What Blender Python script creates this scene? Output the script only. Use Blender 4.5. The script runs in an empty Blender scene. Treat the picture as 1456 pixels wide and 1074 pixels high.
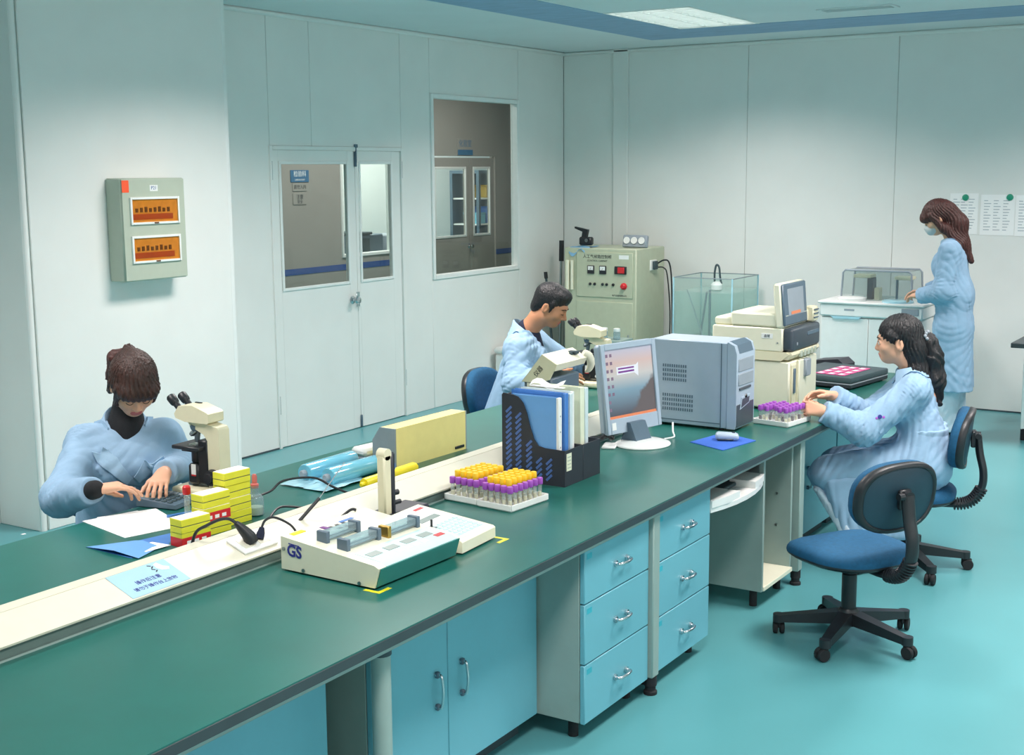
import bpy, bmesh, math, random
import numpy as np
from mathutils import Vector, Matrix, Euler, noise as mnoise

S = bpy.context.scene
COL = S.collection
random.seed(7)
R = math.radians

# ------------------------------------------------------------------ camera
cd = bpy.data.cameras.new('camera')
cam = bpy.data.objects.new('camera', cd)
COL.objects.link(cam)
S.camera = cam
cd.sensor_fit = 'HORIZONTAL'
cd.sensor_width = 36.0
cd.lens = 36.0 * 1865.65 / 1456.0
cd.clip_start = 0.05
cd.clip_end = 60
_yaw, _pit, _rol = R(32.3658), R(8.9546), R(-0.433)
_fw = Vector((-math.sin(_yaw) * math.cos(_pit), math.cos(_yaw) * math.cos(_pit), -math.sin(_pit)))
_r = Vector((math.cos(_yaw), math.sin(_yaw), 0))
_u = _r.cross(_fw)
_r2 = math.cos(_rol) * _r + math.sin(_rol) * _u
_u2 = -math.sin(_rol) * _r + math.cos(_rol) * _u
_m = Matrix((_r2, _u2, -_fw)).transposed().to_4x4()
_m.translation = (0, 0, 1.95)
cam.matrix_world = _m

# ------------------------------------------------------------------ world, exposure
W = bpy.data.worlds.new('world')
S.world = W
W.use_nodes = True
W.node_tree.nodes['Background'].inputs[0].default_value = (0.62, 0.78, 0.85, 1)
W.node_tree.nodes['Background'].inputs[1].default_value = 0.6
S.view_settings.view_transform = 'Standard'
S.view_settings.look = 'None'
S.view_settings.gamma = 1.0
S.view_settings.use_curve_mapping = False
S.view_settings.exposure = 0.0
S.display_settings.display_device = 'sRGB'
try:
    S.cycles.max_bounces = 8
    S.cycles.diffuse_bounces = 5
    S.cycles.glossy_bounces = 4
    S.cycles.transparent_max_bounces = 16
    S.cycles.caustics_reflective = False
    S.cycles.caustics_refractive = False
    S.cycles.use_denoising = True
    S.cycles.sample_clamp_indirect = 6
except Exception:
    pass

LAMP_W = 64.0        # each louvred ceiling fitting
LAMP_COL = (1.0, 0.895, 0.86)
NEAR_W = 60.0         # added fill light from behind the photographer
NEAR_COL = (1.0, 0.95, 0.90)
SIDE_W = 58.0        # added fill light from the right-hand side
SIDE_COL = (1.0, 0.96, 0.93)


def area_light(name, loc, size, energy, col, direction, spread=180, parent=None):
    l = bpy.data.lights.new(name, 'AREA')
    l.shape = 'RECTANGLE'
    l.size, l.size_y = size
    l.energy = energy
    l.color = col
    l.spread = R(spread)
    o = bpy.data.objects.new(name, l)
    COL.objects.link(o)
    o.location = loc
    o.rotation_euler = Vector(direction).to_track_quat('-Z', 'Y').to_euler()
    if parent is not None:
        o.parent = parent
    return o


# added fill light in front of the closed near wall, no window built there
area_light('near_fill', (1.0, -2.42, 1.75), (5.0, 1.5), NEAR_W, NEAR_COL, (-0.3, 1, -0.12))

area_light('side_fill', (2.52, 4.2, 1.65), (6.5, 1.5), SIDE_W, SIDE_COL, (-1, 0, -0.08))  # added fill for the cabinet fronts; the right-hand wall has no window

# ------------------------------------------------------------------ materials
def lin(c):
    c = c / 255.0
    return c / 12.92 if c <= 0.04045 else ((c + 0.055) / 1.055) ** 2.4


def rgb(*c):
    return (lin(c[0]), lin(c[1]), lin(c[2]), 1.0)


MATS = {}


def mat(name, c, rough=0.5, metal=0.0, var=0.05, scale=18.0, bump=0.0, bscale=None, spec=0.5,
        coat=0.0, stretch=(1, 1, 1), emis=None, sheen=0.0):
    m = bpy.data.materials.new(name)
    m.use_nodes = True
    nt = m.node_tree
    b = nt.nodes['Principled BSDF']
    b.inputs['Roughness'].default_value = rough
    b.inputs['Metallic'].default_value = metal
    b.inputs['Specular IOR Level'].default_value = spec
    b.inputs['Coat Weight'].default_value = coat
    if sheen:
        b.inputs['Sheen Weight'].default_value = sheen
    base = rgb(*c)
    tc = nt.nodes.new('ShaderNodeTexCoord')
    mp = nt.nodes.new('ShaderNodeMapping')
    mp.inputs['Scale'].default_value = stretch
    nt.links.new(tc.outputs['Object'], mp.inputs[0])
    nz = nt.nodes.new('ShaderNodeTexNoise')
    nz.inputs['Scale'].default_value = scale
    nz.inputs['Detail'].default_value = 4
    nt.links.new(mp.outputs[0], nz.inputs['Vector'])
    rp = nt.nodes.new('ShaderNodeValToRGB')
    lo = tuple(max(0, x * (1 - var)) for x in base[:3]) + (1,)
    hi = tuple(min(1, x * (1 + var)) for x in base[:3]) + (1,)
    rp.color_ramp.elements[0].color = lo
    rp.color_ramp.elements[1].color = hi
    rp.color_ramp.elements[0].position = 0.3
    rp.color_ramp.elements[1].position = 0.7
    nt.links.new(nz.outputs[0], rp.inputs[0])
    nt.links.new(rp.outputs[0], b.inputs['Base Color'])
    if bump:
        nb = nt.nodes.new('ShaderNodeTexNoise')
        nb.inputs['Scale'].default_value = bscale or scale * 6
        nb.inputs['Detail'].default_value = 3
        nt.links.new(mp.outputs[0], nb.inputs['Vector'])
        bp = nt.nodes.new('ShaderNodeBump')
        bp.inputs['Strength'].default_value = bump
        bp.inputs['Distance'].default_value = 0.004
        nt.links.new(nb.outputs[0], bp.inputs['Height'])
        nt.links.new(bp.outputs[0], b.inputs['Normal'])
    if emis:
        b.inputs['Emission Color'].default_value = rgb(*emis[0])
        b.inputs['Emission Strength'].default_value = emis[1]
    MATS[name] = m
    return m


def glass(name, tint=(235, 245, 245), fac=0.1, rough=0.02, body=0.0):
    """thin clear sheet: transparency plus a Fresnel-weighted sheen (and a little milky body)"""
    m = bpy.data.materials.new(name)
    m.use_nodes = True
    nt = m.node_tree
    nt.nodes.remove(nt.nodes['Principled BSDF'])
    out = nt.nodes['Material Output']
    tr = nt.nodes.new('ShaderNodeBsdfTransparent')
    tr.inputs[0].default_value = rgb(*tint)
    gl = nt.nodes.new('ShaderNodeBsdfGlossy')
    gl.inputs['Roughness'].default_value = rough
    lw = nt.nodes.new('ShaderNodeLayerWeight')
    lw.inputs['Blend'].default_value = .5
    pw = nt.nodes.new('ShaderNodeMath')
    pw.operation = 'POWER'
    pw.inputs[1].default_value = 4.0
    nt.links.new(lw.outputs['Facing'], pw.inputs[0])
    ma = nt.nodes.new('ShaderNodeMath')
    ma.operation = 'MULTIPLY_ADD'
    ma.use_clamp = True
    ma.inputs[1].default_value = min(.9, fac * 4)
    ma.inputs[2].default_value = .025
    nt.links.new(pw.outputs[0], ma.inputs[0])
    mx = nt.nodes.new('ShaderNodeMixShader')
    nt.links.new(ma.outputs[0], mx.inputs[0])
    nt.links.new(tr.outputs[0], mx.inputs[1])
    nt.links.new(gl.outputs[0], mx.inputs[2])
    last = mx
    if body:
        df = nt.nodes.new('ShaderNodeBsdfDiffuse')
        df.inputs[0].default_value = rgb(*tint)
        m2 = nt.nodes.new('ShaderNodeMixShader')
        m2.inputs[0].default_value = body
        nt.links.new(mx.outputs[0], m2.inputs[1])
        nt.links.new(df.outputs[0], m2.inputs[2])
        last = m2
    nt.links.new(last.outputs[0], out.inputs[0])
    MATS[name] = m
    return m


# ------------------------------------------------------------------ mesh builder
def frame(z, up=(0, 0, 1)):
    """rotation whose local Z is z"""
    return Vector(z).to_track_quat('Z', 'Y').to_matrix().to_4x4()


class MB:
    def __init__(s):
        s.v, s.f, s.m = [], [], []
        s.M = Matrix()

    def add(s, vs, fs, mi=0, M=None):
        o = len(s.v)
        T = s.M @ M if M is not None else s.M
        s.v += [tuple(T @ Vector(p)) for p in vs]
        s.f += [tuple(i + o for i in f) for f in fs]
        s.m += [mi] * len(fs)
        return s

    def box(s, c, d, b=0.0, mi=0, rot=None, M=None):
        """box with centre c, size d and chamfer b"""
        hx, hy, hz = d[0] / 2, d[1] / 2, d[2] / 2
        b = min(b, hx * .95, hy * .95, hz * .95)
        T = Matrix.Translation(c)
        if rot is not None:
            T = T @ (rot if isinstance(rot, Matrix) else Euler(rot).to_matrix().to_4x4())
        if M is not None:
            T = M @ T
        if b <= 0:
            vs = [(x * hx, y * hy, z * hz) for x in (-1, 1) for y in (-1, 1) for z in (-1, 1)]
            fs = [(0, 1, 3, 2), (4, 6, 7, 5), (0, 4, 5, 1), (2, 3, 7, 6), (0, 2, 6, 4), (1, 5, 7, 3)]
            return s.add(vs, fs, mi, T)
        vs, ix = [], {}
        for x in (-1, 1):
            for y in (-1, 1):
                for z in (-1, 1):
                    for k in range(3):
                        q = [x * (hx - b), y * (hy - b), z * (hz - b)]
                        q[k] = (x * hx, y * hy, z * hz)[k]
                        ix[x, y, z, k] = len(vs)
                        vs.append(tuple(q))
        fs = []
        for sg in (-1, 1):
            a = [(sg, -1, -1), (sg, 1, -1), (sg, 1, 1), (sg, -1, 1)]
            fs.append([ix[p + (0,)] for p in (a if sg > 0 else a[::-1])])
            a = [(-1, sg, -1), (-1, sg, 1), (1, sg, 1), (1, sg, -1)]
            fs.append([ix[p + (1,)] for p in (a if sg > 0 else a[::-1])])
            a = [(-1, -1, sg), (1, -1, sg), (1, 1, sg), (-1, 1, sg)]
            fs.append([ix[p + (2,)] for p in (a if sg > 0 else a[::-1])])
        for p in (-1, 1):
            for q in (-1, 1):
                A = [ix[-1, p, q, 1], ix[1, p, q, 1], ix[1, p, q, 2], ix[-1, p, q, 2]]
                fs.append(A if p * q > 0 else A[::-1])
                A = [ix[p, -1, q, 0], ix[p, 1, q, 0], ix[p, 1, q, 2], ix[p, -1, q, 2]]
                fs.append(A[::-1] if p * q < 0 else A[::1])
                A = [ix[p, q, -1, 0], ix[p, q, 1, 0], ix[p, q, 1, 1], ix[p, q, -1, 1]]
                fs.append(A if p * q < 0 else A[::-1])
                for r_ in (-1, 1):
                    A = [ix[p, q, r_, 0], ix[p, q, r_, 1], ix[p, q, r_, 2]]
                    fs.append(A if p * q * r_ > 0 else A[::-1])
        return s.add(vs, fs, mi, T)

    def bb(s, x0, x1, y0, y1, z0, z1, b=0.0, mi=0):
        return s.box(((x0 + x1) / 2, (y0 + y1) / 2, (z0 + z1) / 2), (abs(x1 - x0), abs(y1 - y0), abs(z1 - z0)), b, mi)

    def cyl(s, p0, p1, r0, r1=None, seg=16, mi=0, cap=True):
        r1 = r0 if r1 is None else r1
        p0, p1 = Vector(p0), Vector(p1)
        F = frame(p1 - p0)
        vs, fs = [], []
        for p, rr in ((p0, r0), (p1, r1)):
            for i in range(seg):
                a = 2 * math.pi * i / seg
                vs.append(tuple(p + F.to_3x3() @ Vector((rr * math.cos(a), rr * math.sin(a), 0))))
        for i in range(seg):
            j = (i + 1) % seg
            fs.append((i, j, seg + j, seg + i))
        if cap:
            fs.append(tuple(range(seg))[::-1])
            fs.append(tuple(range(seg, 2 * seg)))
        return s.add(vs, fs, mi)

    def lathe(s, prof, o=(0, 0, 0), axis=(0, 0, 1), seg=20, mi=0, sx=1.0, sy=1.0):
        """profile [(r, z)...] turned about axis through o"""
        F = frame(axis).to_3x3()
        o = Vector(o)
        vs, fs = [], []
        n = len(prof)
        for r_, z in prof:
            for i in range(seg):
                a = 2 * math.pi * i / seg
                vs.append(tuple(o + F @ Vector((sx * r_ * math.cos(a), sy * r_ * math.sin(a), z))))
        for k in range(n - 1):
            for i in range(seg):
                j = (i + 1) % seg
                fs.append((k * seg + i, k * seg + j, (k + 1) * seg + j, (k + 1) * seg + i))
        fs.append(tuple(range(seg))[::-1])
        fs.append(tuple(range((n - 1) * seg, n * seg)))
        return s.add(vs, fs, mi)

    def tube(s, pts, r, seg=8, mi=0, smooth=6, closed=False, flat=1.0):
        pts = [Vector(p) for p in pts]
        if smooth and len(pts) > 2:
            pts = catmull(pts, smooth)
        rs = r if isinstance(r, (list, tuple)) else None
        n = len(pts)
        vs, fs = [], []
        up = Vector((0, 0, 1))
        pn = None
        for k, p in enumerate(pts):
            t = (pts[min(k + 1, n - 1)] - pts[max(k - 1, 0)]).normalized()
            if pn is None:
                a = up if abs(t.z) < .9 else Vector((1, 0, 0))
                pn = (a - t * a.dot(t)).normalized()
            else:
                pn = (pn - t * pn.dot(t)).normalized()
            bn = t.cross(pn)
            rr = r if rs is None else np.interp(k / max(1, n - 1), np.linspace(0, 1, len(rs)), rs)
            for i in range(seg):
                a = 2 * math.pi * i / seg
                vs.append(tuple(p + pn * (rr * math.cos(a) * flat) + bn * (rr * math.sin(a))))
        for k in range(n - 1):
            for i in range(seg):
                j = (i + 1) % seg
                fs.append((k * seg + i, k * seg + j, (k + 1) * seg + j, (k + 1) * seg + i))
        fs.append(tuple(range(seg))[::-1])
        fs.append(tuple(range((n - 1) * seg, n * seg)))
        return s.add(vs, fs, mi)

    def prism(s, poly, t0, t1, plane='xz', mi=0, M=None):
        """extrude a 2D polygon: plane 'xz' -> along y, 'yz' -> along x, 'xy' -> along z"""
        def P(a, b, t):
            return {'xz': (a, t, b), 'yz': (t, a, b), 'xy': (a, b, t)}[plane]
        n = len(poly)
        vs = [P(a, b, t0) for a, b in poly] + [P(a, b, t1) for a, b in poly]
        fs = [(i, (i + 1) % n, n + (i + 1) % n, n + i) for i in range(n)]
        fs += [tuple(range(n))[::-1], tuple(range(n, 2 * n))]
        return s.add(vs, fs, mi, M)

    def ball(s, c, r, mi=0, seg=14, rings=9, M=None):
        r = (r, r, r) if not isinstance(r, (tuple, list)) else r
        vs, fs = [(0, 0, -1)], []
        for k in range(1, rings):
            ph = -math.pi / 2 + math.pi * k / rings
            for i in range(seg):
                a = 2 * math.pi * i / seg
                vs.append((math.cos(ph) * math.cos(a), math.cos(ph) * math.sin(a), math.sin(ph)))
        vs.append((0, 0, 1))
        for i in range(seg):
            fs.append((0, 1 + (i + 1) % seg, 1 + i))
        for k in range(rings - 2):
            for i in range(seg):
                a, b_ = 1 + k * seg + i, 1 + k * seg + (i + 1) % seg
                fs.append((a, b_, b_ + seg, a + seg))
        L = len(vs) - 1
        for i in range(seg):
            fs.append((L, 1 + (rings - 2) * seg + i, 1 + (rings - 2) * seg + (i + 1) % seg))
        T = Matrix.Translation(c) @ (M if M is not None else Matrix()) @ Matrix.Diagonal((*r, 1))
        return s.add(vs, fs, mi, T)

    def build(s, name, mats, parent=None, ang=38, loc=None, rot=None, fix=True):
        me = bpy.data.meshes.new(name)
        me.from_pydata(s.v, [], s.f)
        if not isinstance(mats, (list, tuple)):
            mats = [mats]
        for m in mats:
            me.materials.append(MATS[m] if isinstance(m, str) else m)
        me.polygons.foreach_set('material_index', s.m)
        if fix:
            bm = bmesh.new()
            bm.from_mesh(me)
            bmesh.ops.recalc_face_normals(bm, faces=bm.faces)
            bm.to_mesh(me)
            bm.free()
        finish(me, ang)
        return link(name, me, parent, loc, rot)


def finish(me, ang=38):
    me.polygons.foreach_set('use_smooth', [True] * len(me.polygons))
    if ang < 179:
        me.set_sharp_from_angle(angle=R(ang))
    me.update()


def link(name, me, parent=None, loc=None, rot=None):
    o = bpy.data.objects.new(name, me)
    COL.objects.link(o)
    if parent is not None:
        o.parent = parent
    if loc is not None:
        o.location = loc
    if rot is not None:
        o.rotation_euler = rot
    return o


def catmull(pts, n):
    out = []
    P = [pts[0]] + list(pts) + [pts[-1]]
    for i in range(1, len(P) - 2):
        a, b, c, d = P[i - 1], P[i], P[i + 1], P[i + 2]
        for k in range(n):
            t = k / n
            out.append(0.5 * ((2 * b) + (c - a) * t + (2 * a - 5 * b + 4 * c - d) * t * t + (3 * b - a - 3 * c + d) * t ** 3))
    out.append(P[-2])
    return out


def rbox(d, r, seg=3, taper=1.0):
    """mesh data of a box with rounded edges, centred"""
    bm = bmesh.new()
    bmesh.ops.create_cube(bm, size=1)
    for v in bm.verts:
        k = taper if v.co.z > 0 else 1.0
        v.co = Vector((v.co.x * d[0] * k, v.co.y * d[1] * k, v.co.z * d[2]))
    bmesh.ops.bevel(bm, geom=list(bm.edges), offset=r, segments=seg, affect='EDGES', profile=0.5)
    vs = [tuple(v.co) for v in bm.verts]
    fs = [tuple(v.index for v in f.verts) for f in bm.faces]
    bm.free()
    return vs, fs


def thing(name, label, cat, loc=(0, 0, 0), rotz=0.0, group=None):
    o = bpy.data.objects.new(name, None)
    COL.objects.link(o)
    o.empty_display_size = 0.05
    o.location = loc
    o.rotation_euler = (0, 0, rotz)
    return tag(o, label, cat, group)


def tag(o, label, cat, group=None):
    o['label'] = label
    o['category'] = cat
    if group:
        o['group'] = group
    return o


def structure(o):
    o['kind'] = 'structure'
    return o


def dup(root, loc, rotz, label=None, group=None):
    r_ = root.copy()
    COL.objects.link(r_)
    r_.location = loc
    r_.rotation_euler = (0, 0, rotz)
    if label:
        r_['label'] = label
    if group:
        r_['group'] = group
    for ch in list(root.children):
        c = ch.copy()
        COL.objects.link(c)
        c.parent = r_
        for g in ch.children:
            d = g.copy()
            COL.objects.link(d)
            d.parent = c
    return r_


def text(name, body, size, matname, parent, M, depth=0.0004, align='CENTER', sx=1.0, bold=0.0):
    """flat lettering as a mesh child"""
    cu = bpy.data.curves.new(name, 'FONT')
    cu.body = body
    cu.size = size
    cu.align_x = align
    cu.align_y = 'CENTER'
    cu.extrude = depth
    cu.offset = bold
    cu.resolution_u = 3
    t = bpy.data.objects.new('tmp_text', cu)
    COL.objects.link(t)
    dg = bpy.context.evaluated_depsgraph_get()
    me = bpy.data.meshes.new_from_object(t.evaluated_get(dg))
    bpy.data.objects.remove(t)
    bpy.data.curves.remove(cu)
    me.name = name
    me.transform(M @ Matrix.Diagonal((sx, 1, 1, 1)))
    me.materials.clear()
    me.materials.append(MATS[matname])
    return link(name, me, parent)


def face_M(o, right, up):
    """text plane at o with given right / up directions"""
    r_, u_ = Vector(right).normalized(), Vector(up).normalized()
    n = r_.cross(u_)
    m = Matrix((r_, u_, n)).transposed().to_4x4()
    m.translation = Vector(o)
    return m

# ------------------------------------------------------------------ palette
mat('wall_paint', (234, 235, 232), .55, var=.02, scale=3)
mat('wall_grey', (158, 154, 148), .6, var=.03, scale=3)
mat('joint_grey', (190, 200, 196), .8)
mat('ceiling_paint', (220, 226, 228), .75, var=.02, scale=2)
mat('ceiling_blue', (140, 170, 200), .6, var=.10, scale=5, stretch=(1, 4, 1))
mat('floor_vinyl', (92, 160, 166), .30, var=.035, scale=1.6, bump=.02, bscale=60)
mat('bench_green', (31, 100, 92), .29, var=.06, scale=6, spec=.5)
mat('bench_edge', (52, 62, 66), .4)
mat('cab_blue', (112, 178, 194), .38, var=.03, scale=4)
mat('cab_frame', (148, 168, 163), .45, var=.03)
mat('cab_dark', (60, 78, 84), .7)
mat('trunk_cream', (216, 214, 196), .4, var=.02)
mat('trunk_side', (92, 112, 108), .5)
mat('white_plastic', (236, 238, 236), .35, var=.02)
mat('faint_print', (176, 184, 192), .7)
mat('white_paper', (250, 250, 250), .7, var=.01)
mat('cream_plastic', (226, 220, 190), .4, var=.03)
mat('cream_pale', (232, 230, 208), .42, var=.02)
mat('grey_plastic', (150, 160, 170), .4, var=.03)
mat('pc_silver', (168, 184, 200), .35, var=.02)
mat('pc_dark', (64, 74, 84), .4)
mat('slate_plastic', (88, 108, 124), .4, var=.03)
mat('black_plastic', (34, 37, 42), .42, var=.08)
mat('black_matte', (24, 26, 30), .7)
mat('holder_black', (44, 48, 58), .45, var=.06)
mat('holder_slot', (76, 106, 166), .5)
mat('rubber', (30, 30, 34), .8)
mat('chrome', (205, 210, 214), .18, metal=1.0)
mat('steel', (160, 168, 172), .32, metal=1.0)
mat('brass', (180, 150, 80), .4, metal=1.0)
mat('red_plastic', (206, 36, 44), .4)
mat('red_print', (190, 40, 46), .5)
mat('orange_tape', (255, 92, 52), .6)
mat('amber_window', (214, 168, 92), .25, var=.1, scale=30)
mat('amber_red', (170, 78, 44), .4)
mat('amber_dark', (98, 62, 30), .5)
mat('box_green', (180, 190, 174), .45, var=.02)
mat('power_green', (186, 192, 168), .45, var=.03)
mat('blue_print', (44, 50, 140), .5)
mat('dark_print', (40, 46, 52), .6)
mat('sign_blue', (62, 112, 150), .5)
mat('stripe_blue', (58, 88, 150), .5)
mat('sheet_blue', (160, 200, 222), .6, var=.02)
mat('folder_blue', (108, 164, 222), .42, var=.03)
mat('folder_mid', (70, 126, 200), .42, var=.03)
mat('folder_cream', (226, 230, 206), .5)
mat('folder_light', (205, 220, 226), .5)
mat('pad_blue', (52, 98, 190), .6)
mat('cap_yellow', (250, 206, 44), .38, var=.05)
mat('cap_purple', (164, 84, 190), .4, var=.05)
mat('cap_plum', (120, 54, 140), .4, var=.05)
mat('blood_dark', (60, 16, 22), .3)
mat('serum', (236, 224, 190), .3)
mat('carton_yellow', (232, 226, 58), .5, var=.05)
mat('carton_red', (214, 34, 44), .5)
mat('box_straw', (240, 226, 150), .5, var=.03)
mat('box_grey', (140, 152, 158), .5)
mat('roll_yellow', (246, 222, 40), .35)
mat('film_blue', (116, 190, 214), .18, var=.06, coat=.6)
mat('film_pale', (168, 214, 228), .2, var=.06, coat=.5)
mat('teal_panel', (36, 124, 118), .4)
mat('key_teal', (190, 222, 222), .5)
mat('lcd_grey', (128, 146, 142), .3)
mat('tape_yellow', (226, 218, 40), .5)
mat('chair_blue', (20, 84, 122), .85, var=.12, scale=60, bump=.3, bscale=900)
mat('chair_shell', (34, 62, 78), .5, var=.05)
mat('denim', (146, 178, 206), .85, var=.07, scale=14, bump=.15, bscale=500)
mat('denim_pale', (196, 212, 226), .85, var=.06, scale=14, bump=.12, bscale=500)
mat('denim_collar', (154, 186, 212), .85, var=.05, scale=14, bump=.15, bscale=500)
mat('sweater', (26, 28, 32), .9, var=.1, scale=80, bump=.3, bscale=400)
mat('navy_cloth', (34, 40, 62), .9, var=.1, scale=50)
mat('skin', (226, 172, 142), .5, var=.05, scale=12)
mat('skin_tan', (196, 138, 104), .5, var=.06, scale=12)
mat('lip', (200, 104, 100), .45)
mat('brow', (44, 34, 32), .8)
mat('eye_white', (232, 228, 222), .3)
mat('eye_dark', (30, 22, 20), .3)
mat('mask_cloth', (206, 210, 212), .85, var=.03)
mat('hair_black', (26, 26, 30), .42, var=.45, scale=30, bump=.7, bscale=60, stretch=(5, 5, .6))
mat('hair_brown', (62, 38, 32), .42, var=.55, scale=26, bump=.7, bscale=60, stretch=(5, 5, .6))
mat('hair_auburn', (74, 38, 34), .45, var=.5, scale=26, bump=.7, bscale=60, stretch=(5, 5, .6))
mat('seal_teal', (60, 172, 190), .4)
mat('magnet_green', (36, 150, 120), .4)
mat('cloth_blue', (120, 168, 200), .8)
mat('screen_orange', (204, 122, 84), .4, emis=((210, 120, 80), .3))
mat('icon_pale', (206, 208, 216), .5, emis=((206, 208, 216), .25))
mat('icon_dim', (128, 104, 128), .5)
mat('water', (150, 200, 200), .1)
mat('slide_pink', (220, 90, 150), .4, var=.15, scale=60)
mat('slide_white', (244, 232, 240), .4)
glass('clear_glass', (246, 250, 249), .10)
glass('tube_glass', (240, 246, 246), .25, .05, body=.22)
glass('jar_glass', (205, 225, 232), .3, .05, body=.25)
glass('tank_glass', (246, 252, 251), .12, .02, body=.04)
glass('tank_water', (240, 250, 248), .1, .02, body=.16)
glass('hood_smoke', (232, 238, 238), .12, .05, body=.05)
glass('amber_glass', (253, 238, 208), .12, .03)


def lamp_panel():
    m = bpy.data.materials.new('lamp_diffuser')
    m.use_nodes = True
    b = m.node_tree.nodes['Principled BSDF']
    b.inputs['Base Color'].default_value = rgb(235, 240, 238)
    b.inputs['Emission Color'].default_value = (0.95, 1.0, 0.97, 1)
    b.inputs['Emission Strength'].default_value = 3.5
    MATS['lamp_diffuser'] = m


lamp_panel()


def screen_mat(name):
    """desktop picture of the monitor: dusk sky over a dark hill (generated by gradients)"""
    m = bpy.data.materials.new(name)
    m.use_nodes = True
    nt = m.node_tree
    b = nt.nodes['Principled BSDF']
    tc = nt.nodes.new('ShaderNodeTexCoord')
    sp = nt.nodes.new('ShaderNodeSeparateXYZ')
    nt.links.new(tc.outputs['Generated'], sp.inputs[0])
    rp = nt.nodes.new('ShaderNodeValToRGB')
    e = rp.color_ramp.elements
    e[0].position, e[0].color = 0.0, rgb(70, 66, 74)
    e[1].position, e[1].color = 1.0, rgb(166, 166, 182)
    for p, c in ((.12, (84, 92, 104)), (.4, (112, 138, 154)), (.62, (176, 172, 170)), (.8, (184, 160, 156))):
        k = e.new(p)
        k.color = rgb(*c)
    nt.links.new(sp.outputs['Z'], rp.inputs[0])
    # dark hill rising to one side
    nz = nt.nodes.new('ShaderNodeTexNoise')
    nz.inputs['Scale'].default_value = 5
    nt.links.new(tc.outputs['Generated'], nz.inputs['Vector'])
    ad = nt.nodes.new('ShaderNodeMath'); ad.operation = 'MULTIPLY_ADD'
    nt.links.new(nz.outputs[0], ad.inputs[0]); ad.inputs[1].default_value = .35; ad.inputs[2].default_value = -.55
    sm = nt.nodes.new('ShaderNodeMath'); sm.operation = 'ADD'
    nt.links.new(sp.outputs['Y'], sm.inputs[0]); nt.links.new(ad.outputs[0], sm.inputs[1])
    gt = nt.nodes.new('ShaderNodeMath'); gt.operation = 'SUBTRACT'
    nt.links.new(sm.outputs[0], gt.inputs[0]); nt.links.new(sp.outputs['Z'], gt.inputs[1])
    st = nt.nodes.new('ShaderNodeMath'); st.operation = 'MULTIPLY'; st.use_clamp = True
    nt.links.new(gt.outputs[0], st.inputs[0]); st.inputs[1].default_value = 12
    mx = nt.nodes.new('ShaderNodeMixRGB')
    nt.links.new(st.outputs[0], mx.inputs[0]); nt.links.new(rp.outputs[0], mx.inputs[1])
    mx.inputs[2].default_value = rgb(92, 84, 86)
    nt.links.new(mx.outputs[0], b.inputs['Base Color'])
    nt.links.new(mx.outputs[0], b.inputs['Emission Color'])
    b.inputs['Emission Strength'].default_value = .35
    b.inputs['Roughness'].default_value = .25
    MATS[name] = m


screen_mat('desktop_screen')

# ================================================================== ROOM
XL, YB, ZC = -6.31, 10.90, 3.037
XR, YN = 2.6, -2.6

o = structure(MB().bb(-9.2, XR, YN, 15.2, -0.12, 0, 0).build('floor', 'floor_vinyl'))
o['label'] = 'glossy pale turquoise vinyl floor'

# ---- ceiling: plaster field cut round the louvred fittings
LX, LY = (-4.52, -3.86), (8.36, 9.62)
lamps_xy = [(-4.19, 8.99), (-4.19, 5.6), (-4.19, 2.2), (-0.9, 8.99), (-0.9, 5.6), (-0.9, 2.2)]
LW, LL = .66, 1.26
xs = sorted({XL - .3, XR} | {x + s * LW / 2 for x, y in lamps_xy for s in (-1, 1)})
ys = sorted({YN, YB + .1} | {y + s * LL / 2 for x, y in lamps_xy for s in (-1, 1)})
mb = MB()
for i in range(len(xs) - 1):
    for j in range(len(ys) - 1):
        cx, cy = (xs[i] + xs[i + 1]) / 2, (ys[j] + ys[j + 1]) / 2
        if any(abs(cx - x) < LW / 2 and abs(cy - y) < LL / 2 for x, y in lamps_xy):
            continue
        mb.bb(xs[i], xs[i + 1], ys[j], ys[j + 1], ZC, ZC + .08)
ceil = structure(mb.build('ceiling', 'ceiling_paint'))
ceil['label'] = 'plain pale teal ceiling with a blue border band'
# blue border band: one run along the left wall, one along the back wall
MB().bb(-5.09, -4.53, YN, 10.28, ZC - .004, ZC).build('ceiling_band', 'ceiling_blue', ceil)['label'] = 'blue band along the left wall'
MB().bb(-4.53, XR, 9.63, 10.28, ZC - .004, ZC).build('ceiling_band', 'ceiling_blue', ceil)['label'] = 'blue band along the back wall'

# ---- louvred lamps
def make_lamp():
    t = thing('ceiling_lamp', 'recessed louvred ceiling light set in the inner corner of the blue border band', 'ceiling light', (0, 0, ZC))
    m = MB()
    m.bb(-LW / 2, LW / 2, -LL / 2, LL / 2, .09, .10)
    for s in (-1, 1):
        m.bb(s * LW / 2 - .012, s * LW / 2 + .0, -LL / 2, LL / 2, -.004, .10) if s > 0 else m.bb(-LW / 2, -LW / 2 + .012, -LL / 2, LL / 2, -.004, .10)
    for s in (-1, 1):
        y0 = s * (LL / 2 - .006)
        m.bb(-LW / 2, LW / 2, y0 - .006, y0 + .006, -.004, .10)
    m.build('frame', 'white_plastic', t)
    for k in range(3):
        x = (k - 1) * .2
        MB().cyl((x, -LL / 2 + .03, .055), (x, LL / 2 - .03, .055), .014, seg=10).build('fluorescent_tube', 'lamp_diffuser', t)
    for k in range(12):
        y = -LL / 2 + (k + .5) * LL / 12
        MB().bb(-LW / 2 + .012, LW / 2 - .012, y - .004, y + .004, .0, .035).build('louvre_blade', 'white_plastic', t)
    for k in range(2):
        x = (k - .5) * .2
        MB().bb(x - .004, x + .004, -LL / 2 + .012, LL / 2 - .012, .0, .035).build('louvre_rail', 'white_plastic', t)
    return t


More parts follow.
